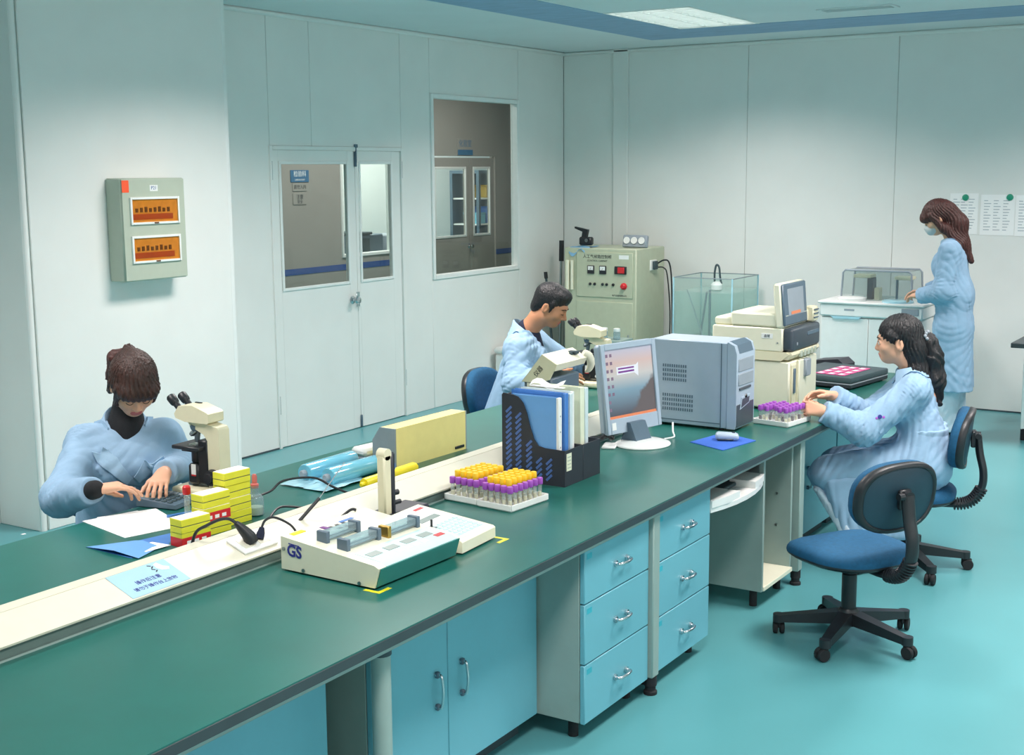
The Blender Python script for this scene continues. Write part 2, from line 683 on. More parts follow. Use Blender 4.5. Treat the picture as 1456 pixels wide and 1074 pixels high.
lamp0 = make_lamp()
lamp0.location = (*lamps_xy[0], ZC)
for k, (x, y) in enumerate(lamps_xy):
    if k:
        l = dup(lamp0, (x, y, ZC), 0, 'louvred ceiling light %s' % (
            ['', 'over the middle of the bench', 'over the near end of the bench', 'over the far right aisle',
             'over the aisle beside the chairs', 'over the near right aisle'][k]))
    # the tubes' light leaves through the louvre; the blades cut it off at a shallow angle
    area_light('lamp_light', (x, y, ZC - .012), (.6, 1.18), LAMP_W * (.90, 1.16, .78, 1.0, 1.12, 1.0)[k], LAMP_COL, (0, 0, -1), spread=142)

# ceiling vent seen edge-on near the back
t = thing('ceiling_vent', 'dark slatted air vent in the ceiling near the back right', 'vent', (-2.95, 9.12, ZC))
m = MB()
for s in (-1, 1):
    m.bb(s * .25 - .015, s * .25 + .015, -.08, .08, -.008, 0, .002)
    m.bb(-.265, .265, s * .08 - .012, s * .08 + .012, -.008, 0, .002)
m.build('frame', 'ceiling_paint', t)
MB().bb(-.24, .24, -.07, .07, -.003, -.001).build('backing', 'cab_dark', t)
for k in range(4):
    MB().box((0, -.054 + k * .036, -.005), (.47, .028, .003), 0, 0, rot=(R(25), 0, 0)).build('slat', 'ceiling_paint', t)

# ---- left wall with door and window openings
D0, D1, DH = 6.86, 8.36, 2.135
W0, W1, WZ0, WZ1 = 8.75, 10.09, 1.07, 2.57
mb = MB()
xa, xb = XL - .07, XL - .012
mb.bb(xa, xb, 4.4, D0, 0, ZC)
mb.bb(xa, xb, D0, D1, DH, ZC)
mb.bb(xa, xb, D1, W0, 0, ZC)
mb.bb(xa, xb, W0, W1, 0, WZ0)
mb.bb(xa, xb, W0, W1, WZ1, ZC)
mb.bb(xa, xb, W1, YB + .1, 0, ZC)
wl = structure(mb.build('wall_left', 'joint_grey'))
wl['label'] = 'white panelled partition wall with door and window'


def panel(parent, box, name='panel'):
    return MB().bb(*box, .003).build(name, 'wall_paint', parent)


g = .0012
for y0, y1, z0, z1 in [(6.0, D0, 0, ZC), (D0, 7.30, DH, ZC), (7.30, D1, DH, ZC), (D1, W0, 0, ZC), (W0, W1, 0, WZ0),
                       (W0, W1, WZ1, ZC), (W1, YB, 0, ZC)]:
    panel(wl, (XL - .012, XL, y0 + g, y1 - g, z0, z1))
# projecting pier that carries the breaker box
PX, PY0, PY1 = -5.95, 4.54, 6.10
pier = structure(MB().bb(XL - .06, PX - .012, PY0 + .012, PY1, 0, ZC).build('wall_pier', 'joint_grey'))
pier['label'] = 'projecting white wall section behind the breaker box'
for y0, y1 in ((PY0 + .045, PY1),):
    panel(pier, (PX - .012, PX, y0 + g, y1 - g, 0, ZC))
panel(pier, (XL, PX - .012, PY0, PY0 + .012, 0, ZC))
MB().cyl((PX - .022, PY0 + .022, 0), (PX - .022, PY0 + .022, ZC), .022, seg=14).build('corner_bead', 'wall_paint', pier)
MB().bb(PX - .03, PX + .001, PY1 - .03, PY1 + .004, 0, ZC, .003).build('corner_bead', 'white_plastic', pier)
wn = structure(MB().bb(XL - .07, XL, YN, PY0, 0, ZC).build('wall_left_near', 'wall_paint'))

# ---- back wall in metre-wide panels
wb = structure(MB().bb(XL - .07, XR, YB + .012, YB + .09, 0, ZC).build('wall_back', 'joint_grey'))
wb['label'] = 'pale panelled back wall'
seams = [XL, -5.77, -4.469, -3.171, -1.873, -.575, .72, 2.0, XR]
for a, b in zip(seams[:-1], seams[1:]):
    panel(wb, (a + g, b - g, YB, YB + .012, 0, ZC))
MB().bb(-5.77, -5.62, YB - .03, YB, 0, ZC, .004).build('pilaster', 'wall_paint', wb)
structure(MB().bb(XL - .07, XR, YN - .1, YN, 0, ZC).build('wall_near', 'wall_paint'))
structure(MB().bb(XR, XR + .1, YN, YB + .1, 0, ZC).build('wall_right', 'wall_paint'))
# cove and skirting
structure(MB().bb(XL, XL + .03, PY1, YB, ZC - .035, ZC, .012).build('trim_1', 'wall_paint'))
structure(MB().bb(XL, XR, YB - .03, YB, ZC - .035, ZC, .012).build('trim_2', 'wall_paint'))
structure(MB().bb(XL, XR, YB - .006, YB + .001, 0, .012).build('baseboard_back', 'cab_dark'))
structure(MB().bb(XL - .001, XL + .006, PY1, D0, 0, .012).build('baseboard_left', 'cab_dark'))

# ---- double door (leaf, narrow leaf) in the left wall
door = bpy.data.objects.new('door_1', None)
COL.objects.link(door)
structure(door)
door['label'] = 'white double door with two glazed panels and a round steel knob'


def leaf(y0, y1, gy0, gy1, gz0, gz1, nm):
    m = MB()
    x0, x1 = XL - .045, XL - .004
    m.bb(x0, x1, y0, gy0, .006, DH - .03, .002)
    m.bb(x0, x1, gy1, y1, .006, DH - .03, .002)
    m.bb(x0, x1, gy0, gy1, .006, gz0, .0)
    m.bb(x0, x1, gy0, gy1, gz1, DH - .03, .0)
    lf = m.build(nm, 'wall_paint', door)
    m = MB()
    w = .022
    for a in (gy0, gy1 - w):
        m.bb(x1 - .002, x1 + .01, a, a + w, gz0, gz1, .003)
    for a in (gz0, gz1 - w):
        m.bb(x1 - .002, x1 + .0098, gy0 + w, gy1 - w, a, a + w, .003)
    m.build('glazing_bead', 'white_plastic', lf)
    MB().bb(x0 + .015, x0 + .021, gy0, gy1, gz0, gz1).build('pane', 'clear_glass', lf)
    return lf


leaf(D0 + .02, 7.782, 6.945, 7.70, 1.118, 2.03, 'door_leaf')
leaf(7.786, D1 - .02, 7.82, 8.235, 1.118, 2.03, 'door_leaf')
m = MB()
m.bb(XL - .06, XL + .012, D0 - .012, D0 + .018, 0, DH, .003)
m.bb(XL - .06, XL + .012, D1 - .018, D1 + .012, 0, DH, .003)
m.bb(XL - .06, XL + .012, D0 + .018, D1 - .018, DH - .028, DH + .0, .003)
m.build('door_frame', 'wall_paint', door)
m = MB()
m.lathe([(.03, 0), (.03, .006), (.013, .01), (.012, .03), (.026, .04), (.031, .055), (.024, .068), (.004, .071)], (XL - .004, 7.715, .995), (1, 0, 0))
m.bb(XL - .006, XL + .001, 7.765, 7.80, .94, 1.05, .001)
m.build('door_knob', 'chrome', door)
m = MB()
m.bb(XL - .004, XL + .012, 7.772, 7.794, 1.99, 2.10, .003)
m.cyl((XL + .012, 7.783, 2.02), (XL + .012, 7.783, 2.15), .006, seg=8)
m.bb(XL, XL + .02, 7.77, 7.80, 2.13, 2.155, .003)
m.build('door_bolt', 'slate_plastic', door)
MB().bb(XL - .004, XL + .01, 7.774, 7.792, 0.01, .10, .003).build('door_bolt', 'slate_plastic', door)
for z in (1.90, .25):
    MB().cyl((XL + .006, D1 - .008, z), (XL + .006, D1 - .008, z + .13), .007, seg=8).build('hinge', 'steel', door)
    MB().cyl((XL + .006, D0 + .008, z), (XL + .006, D0 + .008, z + .13), .007, seg=8).build('hinge', 'steel', door)

# ---- internal window
win = bpy.data.objects.new('window_1', None)
COL.objects.link(win)
structure(win)
win['label'] = 'tall internal window with a slim white frame'
m = MB()
w = .036
for a in (W0, W1 - w):
    m.bb(XL - .06, XL + .014, a, a + w, WZ0, WZ1, .003)
for a in (WZ0, WZ1 - w):
    m.bb(XL - .06, XL + .0138, W0 + w, W1 - w, a, a + w, .003)
m.build('window_frame', 'white_plastic', win)
MB().bb(XL - .04, XL - .034, W0 + .03, W1 - .03, WZ0 + .03, WZ1 - .03).build('pane', 'clear_glass', win)

# ---- corridor beyond the partition and the rooms across it
CX = -8.5
mb = MB()
mb.bb(CX - .08, CX, 5.5, 10.24, 0, ZC)
mb.bb(CX - .08, CX, 10.24, 11.12, 0, 1.10)
mb.bb(CX - .08, CX, 10.24, 11.12, 2.30, ZC)
mb.bb(CX - .08, CX, 11.12, 11.78, 0, ZC)
mb.bb(CX - .08, CX, 11.78, 13.08, 2.12, ZC)
mb.bb(CX - .08, CX, 13.08, 15.2, 0, ZC)
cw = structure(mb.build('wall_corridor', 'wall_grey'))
cw['label'] = 'grey corridor wall seen through the door and window glass'
MB().bb(CX, CX + .004, 5.5, 11.78, .975, 1.035).build('wall_stripe', 'stripe_blue', cw)
MB().bb(CX, CX + .004, 13.08, 15.2, .975, 1.035).build('wall_stripe', 'stripe_blue', cw)
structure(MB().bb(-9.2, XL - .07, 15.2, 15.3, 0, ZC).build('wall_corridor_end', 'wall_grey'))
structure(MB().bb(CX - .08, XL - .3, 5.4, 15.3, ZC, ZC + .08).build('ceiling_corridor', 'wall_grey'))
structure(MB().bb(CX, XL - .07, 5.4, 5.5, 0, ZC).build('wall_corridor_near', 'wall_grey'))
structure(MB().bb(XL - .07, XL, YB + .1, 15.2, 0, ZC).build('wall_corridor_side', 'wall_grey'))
# lit rooms beyond
structure(MB().bb(-11.1, -11.0, 9.0, 18.2, 0, ZC).build('wall_far_room', 'wall_paint'))
structure(MB().bb(-11.1, CX - .08, 9.0, 18.2, ZC, ZC + .08).build('ceiling_far_room', 'ceiling_paint'))
structure(MB().bb(-11.1, CX - .08, 9.0, 18.2, -.12, 0).build('floor_far_room', 'floor_vinyl'))
structure(MB().bb(-11.1, CX - .08, 8.9, 9.0, 0, ZC).build('wall_far_room_near', 'wall_paint'))
structure(MB().bb(-11.1, CX - .08, 18.2, 18.3, 0, ZC).build('wall_far_room_end', 'wall_paint'))
area_light('far_room_light', (-9.8, 12.6, ZC - .02), (1.2, 5), 150, (1, .98, .92), (0, 0, -1))
area_light('corridor_light', (-7.4, 9.9, ZC - .02), (.5, 5), 78, (1, .96, .9), (0, 0, -1))

# corridor window frame
w2 = bpy.data.objects.new('window_2', None)
COL.objects.link(w2)
structure(w2)
m = MB()
for a in (10.24, 11.09):
    m.bb(CX - .09, CX + .015, a, a + .03, 1.10, 2.30, .003)
for a in (1.10, 2.27):
    m.bb(CX - .09, CX + .0148, 10.27, 11.09, a, a + .03, .003)
m.build('window_frame', 'white_plastic', w2)
MB().bb(CX - .05, CX - .045, 10.26, 11.10, 1.12, 2.28).build('pane', 'clear_glass', w2)
# corridor double door
d2 = bpy.data.objects.new('door_2', None)
COL.objects.link(d2)
structure(d2)
d2['label'] = 'grey double door with glazed panels across the corridor'
for y0, y1, a, b in ((11.80, 12.555, 11.86, 12.48), (12.56, 13.06, 12.62, 12.98)):
    m = MB()
    m.bb(CX - .05, CX - .01, y0, a, .01, 2.10, .002)
    m.bb(CX - .05, CX - .01, b, y1, .01, 2.10, .002)
    m.bb(CX - .05, CX - .01, a, b, .01, 1.21, .0)
    m.bb(CX - .05, CX - .01, a, b, 2.0, 2.10, .0)
    lf = m.build('door_leaf', 'wall_grey', d2)
    m = MB()
    for q in (a, b - .025):
        m.bb(CX - .014, CX - .002, q, q + .025, 1.21, 2.0, .003)
    for q in (1.21, 1.975):
        m.bb(CX - .014, CX - .0022, a + .025, b - .025, q, q + .025, .003)
    m.build('glazing_bead', 'white_plastic', lf)
    MB().bb(CX - .034, CX - .03, a, b, 1.21, 2.0).build('pane', 'clear_glass', lf)
MB().lathe([(.025, 0), (.01, .01), (.01, .03), (.024, .045), (.02, .06), (.003, .063)], (CX - .01, 12.53, 1.10), (1, 0, 0), 14).build('door_knob', 'chrome', d2)

# signs in the corridor
def wall_sign(y, z, w, h, label, rows, col='sign_blue'):
    t = thing('wall_sign', label, 'sign', (CX, y, z))
    MB().bb(0, .008, -w / 2, w / 2, -h / 2, h / 2, .002).build('plate', col, t)
    for k, (tx, s, dz, mt) in enumerate(rows):
        text('lettering', tx, s, mt, t, face_M((.0088, 0, dz), (0, 1, 0), (0, 0, 1)))
    return t


wall_sign(9.64, 1.915, .26, .115, 'blue door sign on the corridor wall behind the wide door pane', [('检验科', .06, .018, 'white_paper'), ('LABORATORY', .022, -.035, 'white_paper')])
wall_sign(9.635, 1.81, .20, .075, 'white notice under the blue sign on the corridor wall', [('请勿入内', .045, 0, 'dark_print')], 'wall_grey')
wall_sign(9.63, 1.70, .19, .11, 'pale notice lowest of the three on the corridor wall', [('注意', .05, .015, 'dark_print'), ('安全', .04, -.03, 'dark_print')], 'wall_grey')
t = wall_sign(12.45, 2.22, .30, .18, 'small white and blue sign above the corridor double door', [('化验室', .085, .035, 'sign_blue')], 'wall_grey')
MB().bb(.008, .0095, -.15, .15, -.09, -.03).build('band', 'sign_blue', t)

# bench and instrument in the far room, seen through the narrow door pane
t = thing('side_table', 'white side table in the bright room beyond the corridor', 'table', (-9.4, 12.1, 0))
MB().bb(-.35, .35, -.75, .75, .98, 1.02, .004).build('tabletop', 'white_plastic', t)
for sx in (-1, 1):
    for sy in (-1, 1):
        MB().bb(sx * .3 - .02, sx * .3 + .02, sy * .7 - .02, sy * .7 + .02, 0, .98).build('leg', 'cab_frame', t)
t = thing('lab_instrument', 'grey boxed instrument on the far room table', 'instrument', (-9.4, 11.65, 1.02))
MB().bb(-.18, .18, -.22, .2, 0, .24, .015).build('body', 'slate_plastic', t)
m = MB()
m.bb(-.2, .2, -.24, -.02, .24, .27, .008)
m.bb(.181, .19, -.18, -.06, .05, .2, .003)
m.build('lid', 'cab_dark', t)
t = thing('lab_instrument', 'second grey boxed instrument on the far room table', 'instrument', (-9.4, 12.15, 1.02))
MB().bb(-.18, .18, -.2, .24, 0, .22, .015).build('body', 'grey_plastic', t)
MB().bb(.181, .19, -.12, .12, .06, .18, .003).build('panel', 'cab_dark', t)
# glazed cabinet behind the corridor door
t = thing('display_cabinet', 'tall glazed cabinet with shelves behind the corridor double door', 'cabinet', (-9.35, 14.19, 0))
m = MB()
for sx in (-1, 1):
    for sy in (-1, 1):
        m.bb(sx * .2 - .02, sx * .2 + .02, sy * .5 - .02, sy * .5 + .02, 0, 1.92)
m.bb(-.22, .22, -.52, .52, 1.92, 1.96)
m.bb(-.22, .22, -.52, .52, 0, .06)
m.bb(-.22, -.2, -.5, .5, .06, 1.92)
m.build('frame', 'slate_plastic', t)
for z in (.5, .9, 1.28, 1.6):
    MB().bb(-.2, .2, -.5, .5, z, z + .018).build('shelf', 'white_plastic', t)
for k, (y, z, h, c) in enumerate([(13.82, 1.298, .12, 'film_blue'), (14.05, 1.298, .19, 'folder_mid'), (14.05, 1.618, .14, 'brass')]):
    t2 = thing('storage_box', ['blue storage box on the glazed cabinet shelf, left', 'dark blue storage box on the glazed cabinet shelf, right', 'brown storage box on the upper shelf of the glazed cabinet'][k], 'box', (-9.3, y, z))
    MB().bb(-.1, .1, -.1, .1, 0, h, .005).build('body', c, t2)
    MB().bb(-.105, .105, -.105, .105, h, h + .02, .004).build('lid', c, t2)

# ---- breaker box on the pier
t = thing('breaker_box', 'grey green breaker box with two amber windows and a red tag on the left wall', 'electric box', (PX, 5.345, 1.34))
m = MB()
m.bb(0, .125, -.24, .24, 0, .585, .008)
m.build('case', 'box_green', t)
MB().bb(.125, .131, -.235, .235, .005, .58, .003).build('cover', 'box_green', t)
for zc in (.40, .18):
    w_ = MB()
    a, b, c, d = -.185, .185, zc - .078, zc + .078
    for q in (a, b - .014):
        w_.bb(.129, .142, q, q + .014, c, d, .002)
    for q in (c, d - .014):
        w_.bb(.129, .1418, a + .014, b - .014, q, q + .014, .002)
    fr = w_.build('window_frame', 'white_plastic', t)
    MB().bb(.1312, .1325, a + .014, b - .014, c + .014, d - .014).build('backing', 'amber_window', fr)
    MB().bb(.1325, .135, a + .014, b - .05, zc - .05, zc - .018).build('switch_row', 'amber_red', fr)
    for k in range(8):
        y = a + .04 + k * .034
        MB().bb(.1325, .1365, y, y + .018, zc - .008, zc + .014 + (k % 3) * .004).build('switch', 'amber_dark', fr)
    MB().bb(.1395, .141, a + .012, b - .012, c + .012, d - .012).build('pane', 'amber_glass', fr)
    MB().bb(.141, .146, -.015, .015, c + .004, c + .012).build('latch', 'amber_dark', fr)
MB().bb(.131, .1325, -.235, -.185, .505, .573).build('tag', 'orange_tape', t)['label'] = 'red orange tag'
MB().bb(.131, .1322, -.03, .03, .51, .545).build('label_plate', 'white_plastic', t)
text('lettering', 'P21', .028, 'stripe_blue', t, face_M((.1324, 0, .528), (0, 1, 0), (0, 0, 1)))

# ---- papers on the back wall held by green magnets
for k, (x0, x1, z0, z1, lb) in enumerate([(-2.715, -2.495, 1.42, 1.745, 'printed sheet nearest the standing woman, pinned to the back wall'),
                                          (-2.475, -2.215, 1.415, 1.735, 'middle printed sheet on the back wall under a green magnet'),
                                          (-2.21, -1.95, 1.412, 1.732, 'printed sheet at the right end of the row on the back wall')]):
    t = thing('notice_sheet', lb, 'paper', ((x0 + x1) / 2, YB, (z0 + z1) / 2))
    w_, h_ = (x1 - x0) / 2, (z1 - z0) / 2
    MB().bb(-w_, w_, -.003, -.0005, -h_, h_).build('sheet', 'white_paper', t)
    m = MB()
    for r_ in range(11):
        z = h_ - .05 - r_ * .023
        for c_ in range(3):
            xx = -w_ + .025 + c_ * (w_ * 2 - .04) / 3
            m.bb(xx, xx + (.03 + (r_ * 7 + c_ * 5) % 4 * .008), -.0034, -.003, z, z + .006)
    p = m.build('print', 'faint_print', t)
    p['kind'] = 'stuff'
for x, z, lb in ((-2.595, 1.712, 'green round magnet on the sheet nearest the standing woman'), (-2.255, 1.715, 'green round magnet on the middle wall sheet')):
    t = thing('magnet', lb, 'magnet', (x, YB - .003, z))
    MB().lathe([(.026, 0), (.026, .006), (.02, .01), (.004, .011)], (0, 0, 0), (0, -1, 0), 16).build('disc', 'magnet_green', t)

# ================================================================== BENCH
HB = .75
XF, XK = -2.033, -3.645          # front and back edge of the worktop
XC = -2.26                       # recessed cabinet fronts
XD = -2.078                      # drawer fronts
YE = 7.70
t = thing('worktop', 'long dark green laboratory worktop with a black edge', 'worktop', ((XF + XK) / 2, 4.0, HB))
hw = (XF - XK) / 2
MB().bb(-hw + .001, hw - .001, .6 - 4, YE - 4 - .001, -.004, 0, 0).build('surface', 'bench_green', t)
MB().bb(-hw, hw, .6 - 4, YE - 4, -.034, -.003, .003).build('edge', 'bench_edge', t)['label'] = 'black edge under the green surface'

# steel frame under the top with levelling feet
t = thing('bench_frame', 'pale steel bench frame with rails and legs carrying the worktop', 'frame', (XF, 4.0, 0))
for x in (-.045, -1.55):
    MB().bb(x - .02, x + .02, .62 - 4, YE - 4.02, .692, .716, .003).build('rail', 'cab_frame', t)
leg_y = [1.3, 2.655, 4.243, 5.785, 7.62]
for y in [q - 4.0 for q in leg_y]:
    for x in (-.05, -1.55):
        if abs(y + 1.345) < .01 and x > -1:
            o = MB().cyl((x - .025, y, .07), (x - .025, y, .70), .027, seg=20).build('leg', 'cab_frame', t)
            MB().cyl((x - .025, y, .668), (x - .025, y, .716), .030, seg=20).build('cap', 'cab_dark', o)
            MB().cyl((x - .025, y, 0), (x - .025, y, .07), .025, seg=16).build('foot', 'rubber', o)
        else:
            o = MB().bb(x - .022, x + .022, y - .027, y + .027, .07, .694, .004).build('leg', 'cab_frame', t)
            MB().lathe([(.026, 0), (.026, .012), (.02, .016), (.02, .03), (.024, .034), (.024, .07)], (x, y, 0), seg=14).build('foot', 'rubber', o)
for y in [q - 4.0 for q in leg_y]:
    MB().bb(-1.53, -.07, y - .015, y + .015, .65, .692).build('cross_rail', 'cab_frame', t)


def bow_handle(p, length, axis, out, r_=.005, lift=.028, mt='chrome'):
    """bow pull: p centre on the face, axis along, out away from the face"""
    p, a, n = Vector(p), Vector(axis), Vector(out)
    m = MB()
    pts = [p - a * length / 2, p - a * length / 2 + n * lift * .75, p - a * length * .25 + n * lift, p + n * lift * 1.08,
           p + a * length * .25 + n * lift, p + a * length / 2 + n * lift * .75, p + a * length / 2]
    m.tube(pts, r_, 10)
    for s in (-1, 1):
        m.cyl(p + a * s * length / 2, p + a * s * length / 2 + n * .008, r_ * 1.9, seg=12)
    return m


def cupboard(y0, y1, doors, label, z0=.075, z1=.688, hinge_h=.32):
    """recessed floor cupboard; doors = [(ya, yb, handle_y)]"""
    t = thing('base_cabinet', label, 'cabinet', (XC, (y0 + y1) / 2, 0))
    yc = (y0 + y1) / 2
    m = MB()
    th = .018
    for a in (y0 - yc, y1 - yc - th):
        m.bb(-.62, -.022, a, a + th, z0, z1, .001)
    m.bb(-.62, -.022, y0 - yc + th, y1 - yc - th, z0, z0 + th)
    m.bb(-.62, -.022, y0 - yc + th, y1 - yc - th, z1 - th, z1)
    m.bb(-.62, -.61, y0 - yc + th, y1 - yc - th, z0 + th, z1 - th)
    m.build('carcass', 'cab_frame', t)
    MB().bb(-.55, -.06, y0 - yc + .03, y1 - yc - .03, 0, z0).build('plinth', 'cab_dark', t)
    for ya, yb, hy in doors:
        d = MB().bb(-.02, 0, ya - yc + .0015, yb - yc - .0015, z0, z1, .002).build('door', 'cab_blue', t)
        if hy is not None:
            h = bow_handle((0, hy - yc, .37), .104, (0, 0, 1), (1, 0, 0), .0045, .026).build('handle', 'chrome', d)
            for s in (-1, 1):
                MB().bb(0, .014, hy - yc - .008, hy - yc + .008, .37 + s * .052 - .010, .37 + s * .052 + .010, .003).build('handle_foot', 'slate_plastic', d)
    return t


cupboard(1.55, 2.606, [(1.55, 2.075, None), (2.075, 2.606, None)], 'blue base cabinet at the near end of the bench')
cupboard(2.80, 3.715, [(2.80, 3.18, 3.115), (3.18, 3.715, 3.25)], 'blue two-door base cabinet with upright chrome handles, left of the drawers')
cupboard(6.00, 6.865, [(6.00, 6.345, None), (6.345, 6.865, 6.412)], 'blue base cabinet near the far end beside the seated woman\'s knees')
cupboard(6.885, 7.475, [(6.885, 7.475, None)], 'plain blue base cabinet at the very far end of the bench')


def drawer_unit(y0, y1, label):
    t = thing('drawer_unit', label, 'drawers', (XD, (y0 + y1) / 2, 0))
    w = (y1 - y0) / 2
    m = MB()
    th = .018
    for s in (-1, 1):
        m.bb(-.52, -.02, s * w - (th if s > 0 else 0), s * w + (th if s < 0 else 0), .072, .688, .001)
    m.bb(-.52, -.02, -w + th, w - th, .072, .09)
    m.bb(-.52, -.02, -w + th, w - th, .67, .688)
    m.bb(-.52, -.51, -w + th, w - th, .09, .658)
    m.build('carcass', 'cab_frame', t)
    for sx in (-.46, -.07):
        for s in (-1, 1):
            MB().cyl((sx, s * (w - .05), 0), (sx, s * (w - .05), .072), .018, seg=12).build('foot', 'rubber', t)
    for z0, z1 in ((.068, .279), (.283, .494), (.498, .687)):
        d = MB().bb(-.019, 0, -w + .004, w - .004, z0, z1, .0025).build('drawer', 'cab_blue', t)
        zc = (z0 + z1) / 2 - .006
        bow_handle((0, .02, zc), .085, (0, 1, 0), (1, 0, 0), .0062, .026).build('handle', 'chrome', d)
        MB().bb(0, .0006, -w + .02, -w + .055, z1 - .035, z1 - .015).build('sticker', 'seal_teal', d)
    return t


drawer_unit(3.722, 4.214, 'three-drawer unit with chrome bow pulls, next to the two-door cabinet')
drawer_unit(4.272, 4.765, 'three-drawer unit with chrome bow pulls, beside the keyboard tray')

# open-fronted unit past the knee space
t = thing('open_cabinet', 'open-fronted pale cabinet under the bench beyond the keyboard tray', 'cabinet', (XD, 5.545, 0))
MB().bb(-.5, .0, -.206, -.186, .085, .69, .002).build('side_panel', 'cab_frame', t)
MB().bb(-.5, -.01, .168, .186, .085, .69, .002).build('side_panel', 'cab_frame', t)
MB().bb(-.5, .005, -.186, .168, .085, .105, .002).build('bottom_shelf', 'cream_pale', t)
MB().bb(-.5, -.49, -.186, .168, .105, .69).build('back_panel', 'cab_frame', t)
m = MB()
for x in (-.06, -.45):
    for y in (-.15, .14):
        m.cyl((x, y, 0), (x, y, .085), .016, seg=10)
for x, y in [(-.06, -.15), (-.06, .14), (-.45, -.15), (-.45, .14)]:
    MB().cyl((x, y, 0), (x, y, .085), .018, seg=10).build('foot', 'rubber', t)
for z in (.3, .45):
    MB().cyl((-.08, .168, z), (-.08, .162, z), .006, seg=8).build('shelf_pin', 'steel', t)

# pull-out keyboard tray in the knee space
t = thing('keyboard_tray', 'white bowed keyboard tray hung under the worktop', 'tray', (XD, 5.05, .60))
poly = [(-.30, -.28), (.0, -.28), (.02, -.2), (.035, -.1), (.04, 0), (.035, .1), (.02, .2), (.0, .28), (-.30, .28)]
MB().prism([(x, y) for x, y in poly], -.02, .0, 'xy').build('shelf', 'white_plastic', t)
for ya, yb in ((-.28, -.06), (.12, .28)):
    pl = [(x, y) for x, y in [(-.09, ya), (.0 + .035 * (1 - (ya / .3) ** 2), ya), (.035 * (1 - ((ya + yb) / .6) ** 2) + .004, (ya + yb) / 2), (.035 * (1 - (yb / .3) ** 2), yb), (-.09, yb)]]
    MB().prism(pl, .0, .03, 'xy').build('wrist_rest', 'white_plastic', t)
MB().bb(-.28, -.06, -.25, .25, .001, .018, .004).build('recess', 'cab_dark', t)
for s in (-1, 1):
    MB().bb(-.3, -.02, s * .285 - .006, s * .285 + .006, -.01, .075).build('slide', 'steel', t)

# ---- sloping cable trunking along the middle of the bench
TN, TC, TF = -2.747, -2.862, -2.912
ZN, ZK = .787, .830
poly = [(TN + .004, HB), (TN + .004, HB + .006), (TN - .006, HB + .006), (TN - .006, ZN - .006), (TN, ZN - .006), (TN, ZN), (TC, ZK), (TF, ZK), (TF - .004, ZK - .01), (TF - .004, HB)]
t = thing('cable_trunking', 'long cream cable trunking running down the middle of the bench', 'trunking', (0, 0, 0))
m = MB()
m.prism(poly, .6, YE - .3, 'xz')
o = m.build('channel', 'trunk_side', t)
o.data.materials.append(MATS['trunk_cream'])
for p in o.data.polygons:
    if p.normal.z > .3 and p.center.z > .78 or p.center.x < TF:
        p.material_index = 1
MB().prism([(TN - .004, ZN + .0012), (TN + .0015, ZN - .004), (TN + .003, ZN + .002), (TC + .002, ZK + .002), (TC + .002, ZK + .0002)], .6, YE - .3, 'xz').build('cover', 'trunk_cream', t)
MB().prism([(TC - .002, ZK + .0002), (TC - .002, ZK + .002), (TF - .002, ZK + .002), (TF - .002, ZK + .0002)], .6, YE - .3, 'xz').build('cover', 'trunk_cream', t)
MB().bb(TN - .004, TN + .006, .6, YE - .3, HB, HB + .005).build('foot_bead', 'cab_frame', t)
SL = Vector((TN - TC, 0, ZN - ZK)).normalized()      # down the slope
SN = Vector((ZK - ZN, 0, TN - TC)).normalized()      # its normal


def on_slope(y, s, lift=.003):
    """point s metres up the slope from the near edge"""
    return Vector((TN, y, ZN)) - SL * s + SN * lift


def slope_M(y, s, lift=.003):
    p = on_slope(y, s, lift)
    m_ = Matrix(((0, -SL.x, SN.x), (1, -SL.y, SN.y), (0, -SL.z, SN.z))).to_4x4()
    m_.translation = p
    return m_


# wall-plate socket set in the slope, with two plugs
SY = 2.905
t = thing('socket_plate', 'white power socket plate on the cream trunking left of the control unit', 'socket', (0, 0, 0))
m = MB()
m.M = slope_M(SY, .062)
m.box((0, 0, .004), (.146, .086, .008), .002)
m.build('plate', 'white_plastic', t)
m = MB()
m.M = slope_M(SY, .062)
m.box((-.03, 0, .0085), (.045, .05, .002), .0005)
m.box((.035, 0, .0085), (.045, .05, .002), .0005)
m.build('socket_face', 'trunk_cream', t)
P = on_slope(SY - .01, .055, .012)
t = thing('power_plug', 'black angled power plug with its cord standing in the socket plate', 'plug', P)
m = MB()
m.tube([(0.0, 0, 0), (-.006, -.006, .02), (-.02, -.02, .045), (-.032, -.034, .066)], [.022, .021, .015, .008], 12)
m.build('plug_body', 'black_plastic', t)
MB().tube([(-.032, -.034, .066), (-.045, -.05, .08), (-.05, -.085, .085), (-.075, -.115, .07), (-.115, -.12, .045), (-.15, -.11, -.01), (-.185, -.09, -.05)], .005, 8).build('cord', 'black_plastic', t)
P = on_slope(SY + .028, .06, .012)
t = thing('power_plug', 'purple black plug leaning to the control unit, its cord looping back', 'plug', P)
MB().tube([(0, 0, 0), (.0, .008, .016), (.0, .014, .034)], [.014, .013, .007], 10).build('plug_body', 'navy_cloth', t)
MB().tube([(0, .014, .034), (0, .03, .052), (.012, .06, .056), (.05, .09, .03), (.075, .10, -.005), (.085, .11, -.02)], .004, 8).build('cord', 'black_plastic', t)

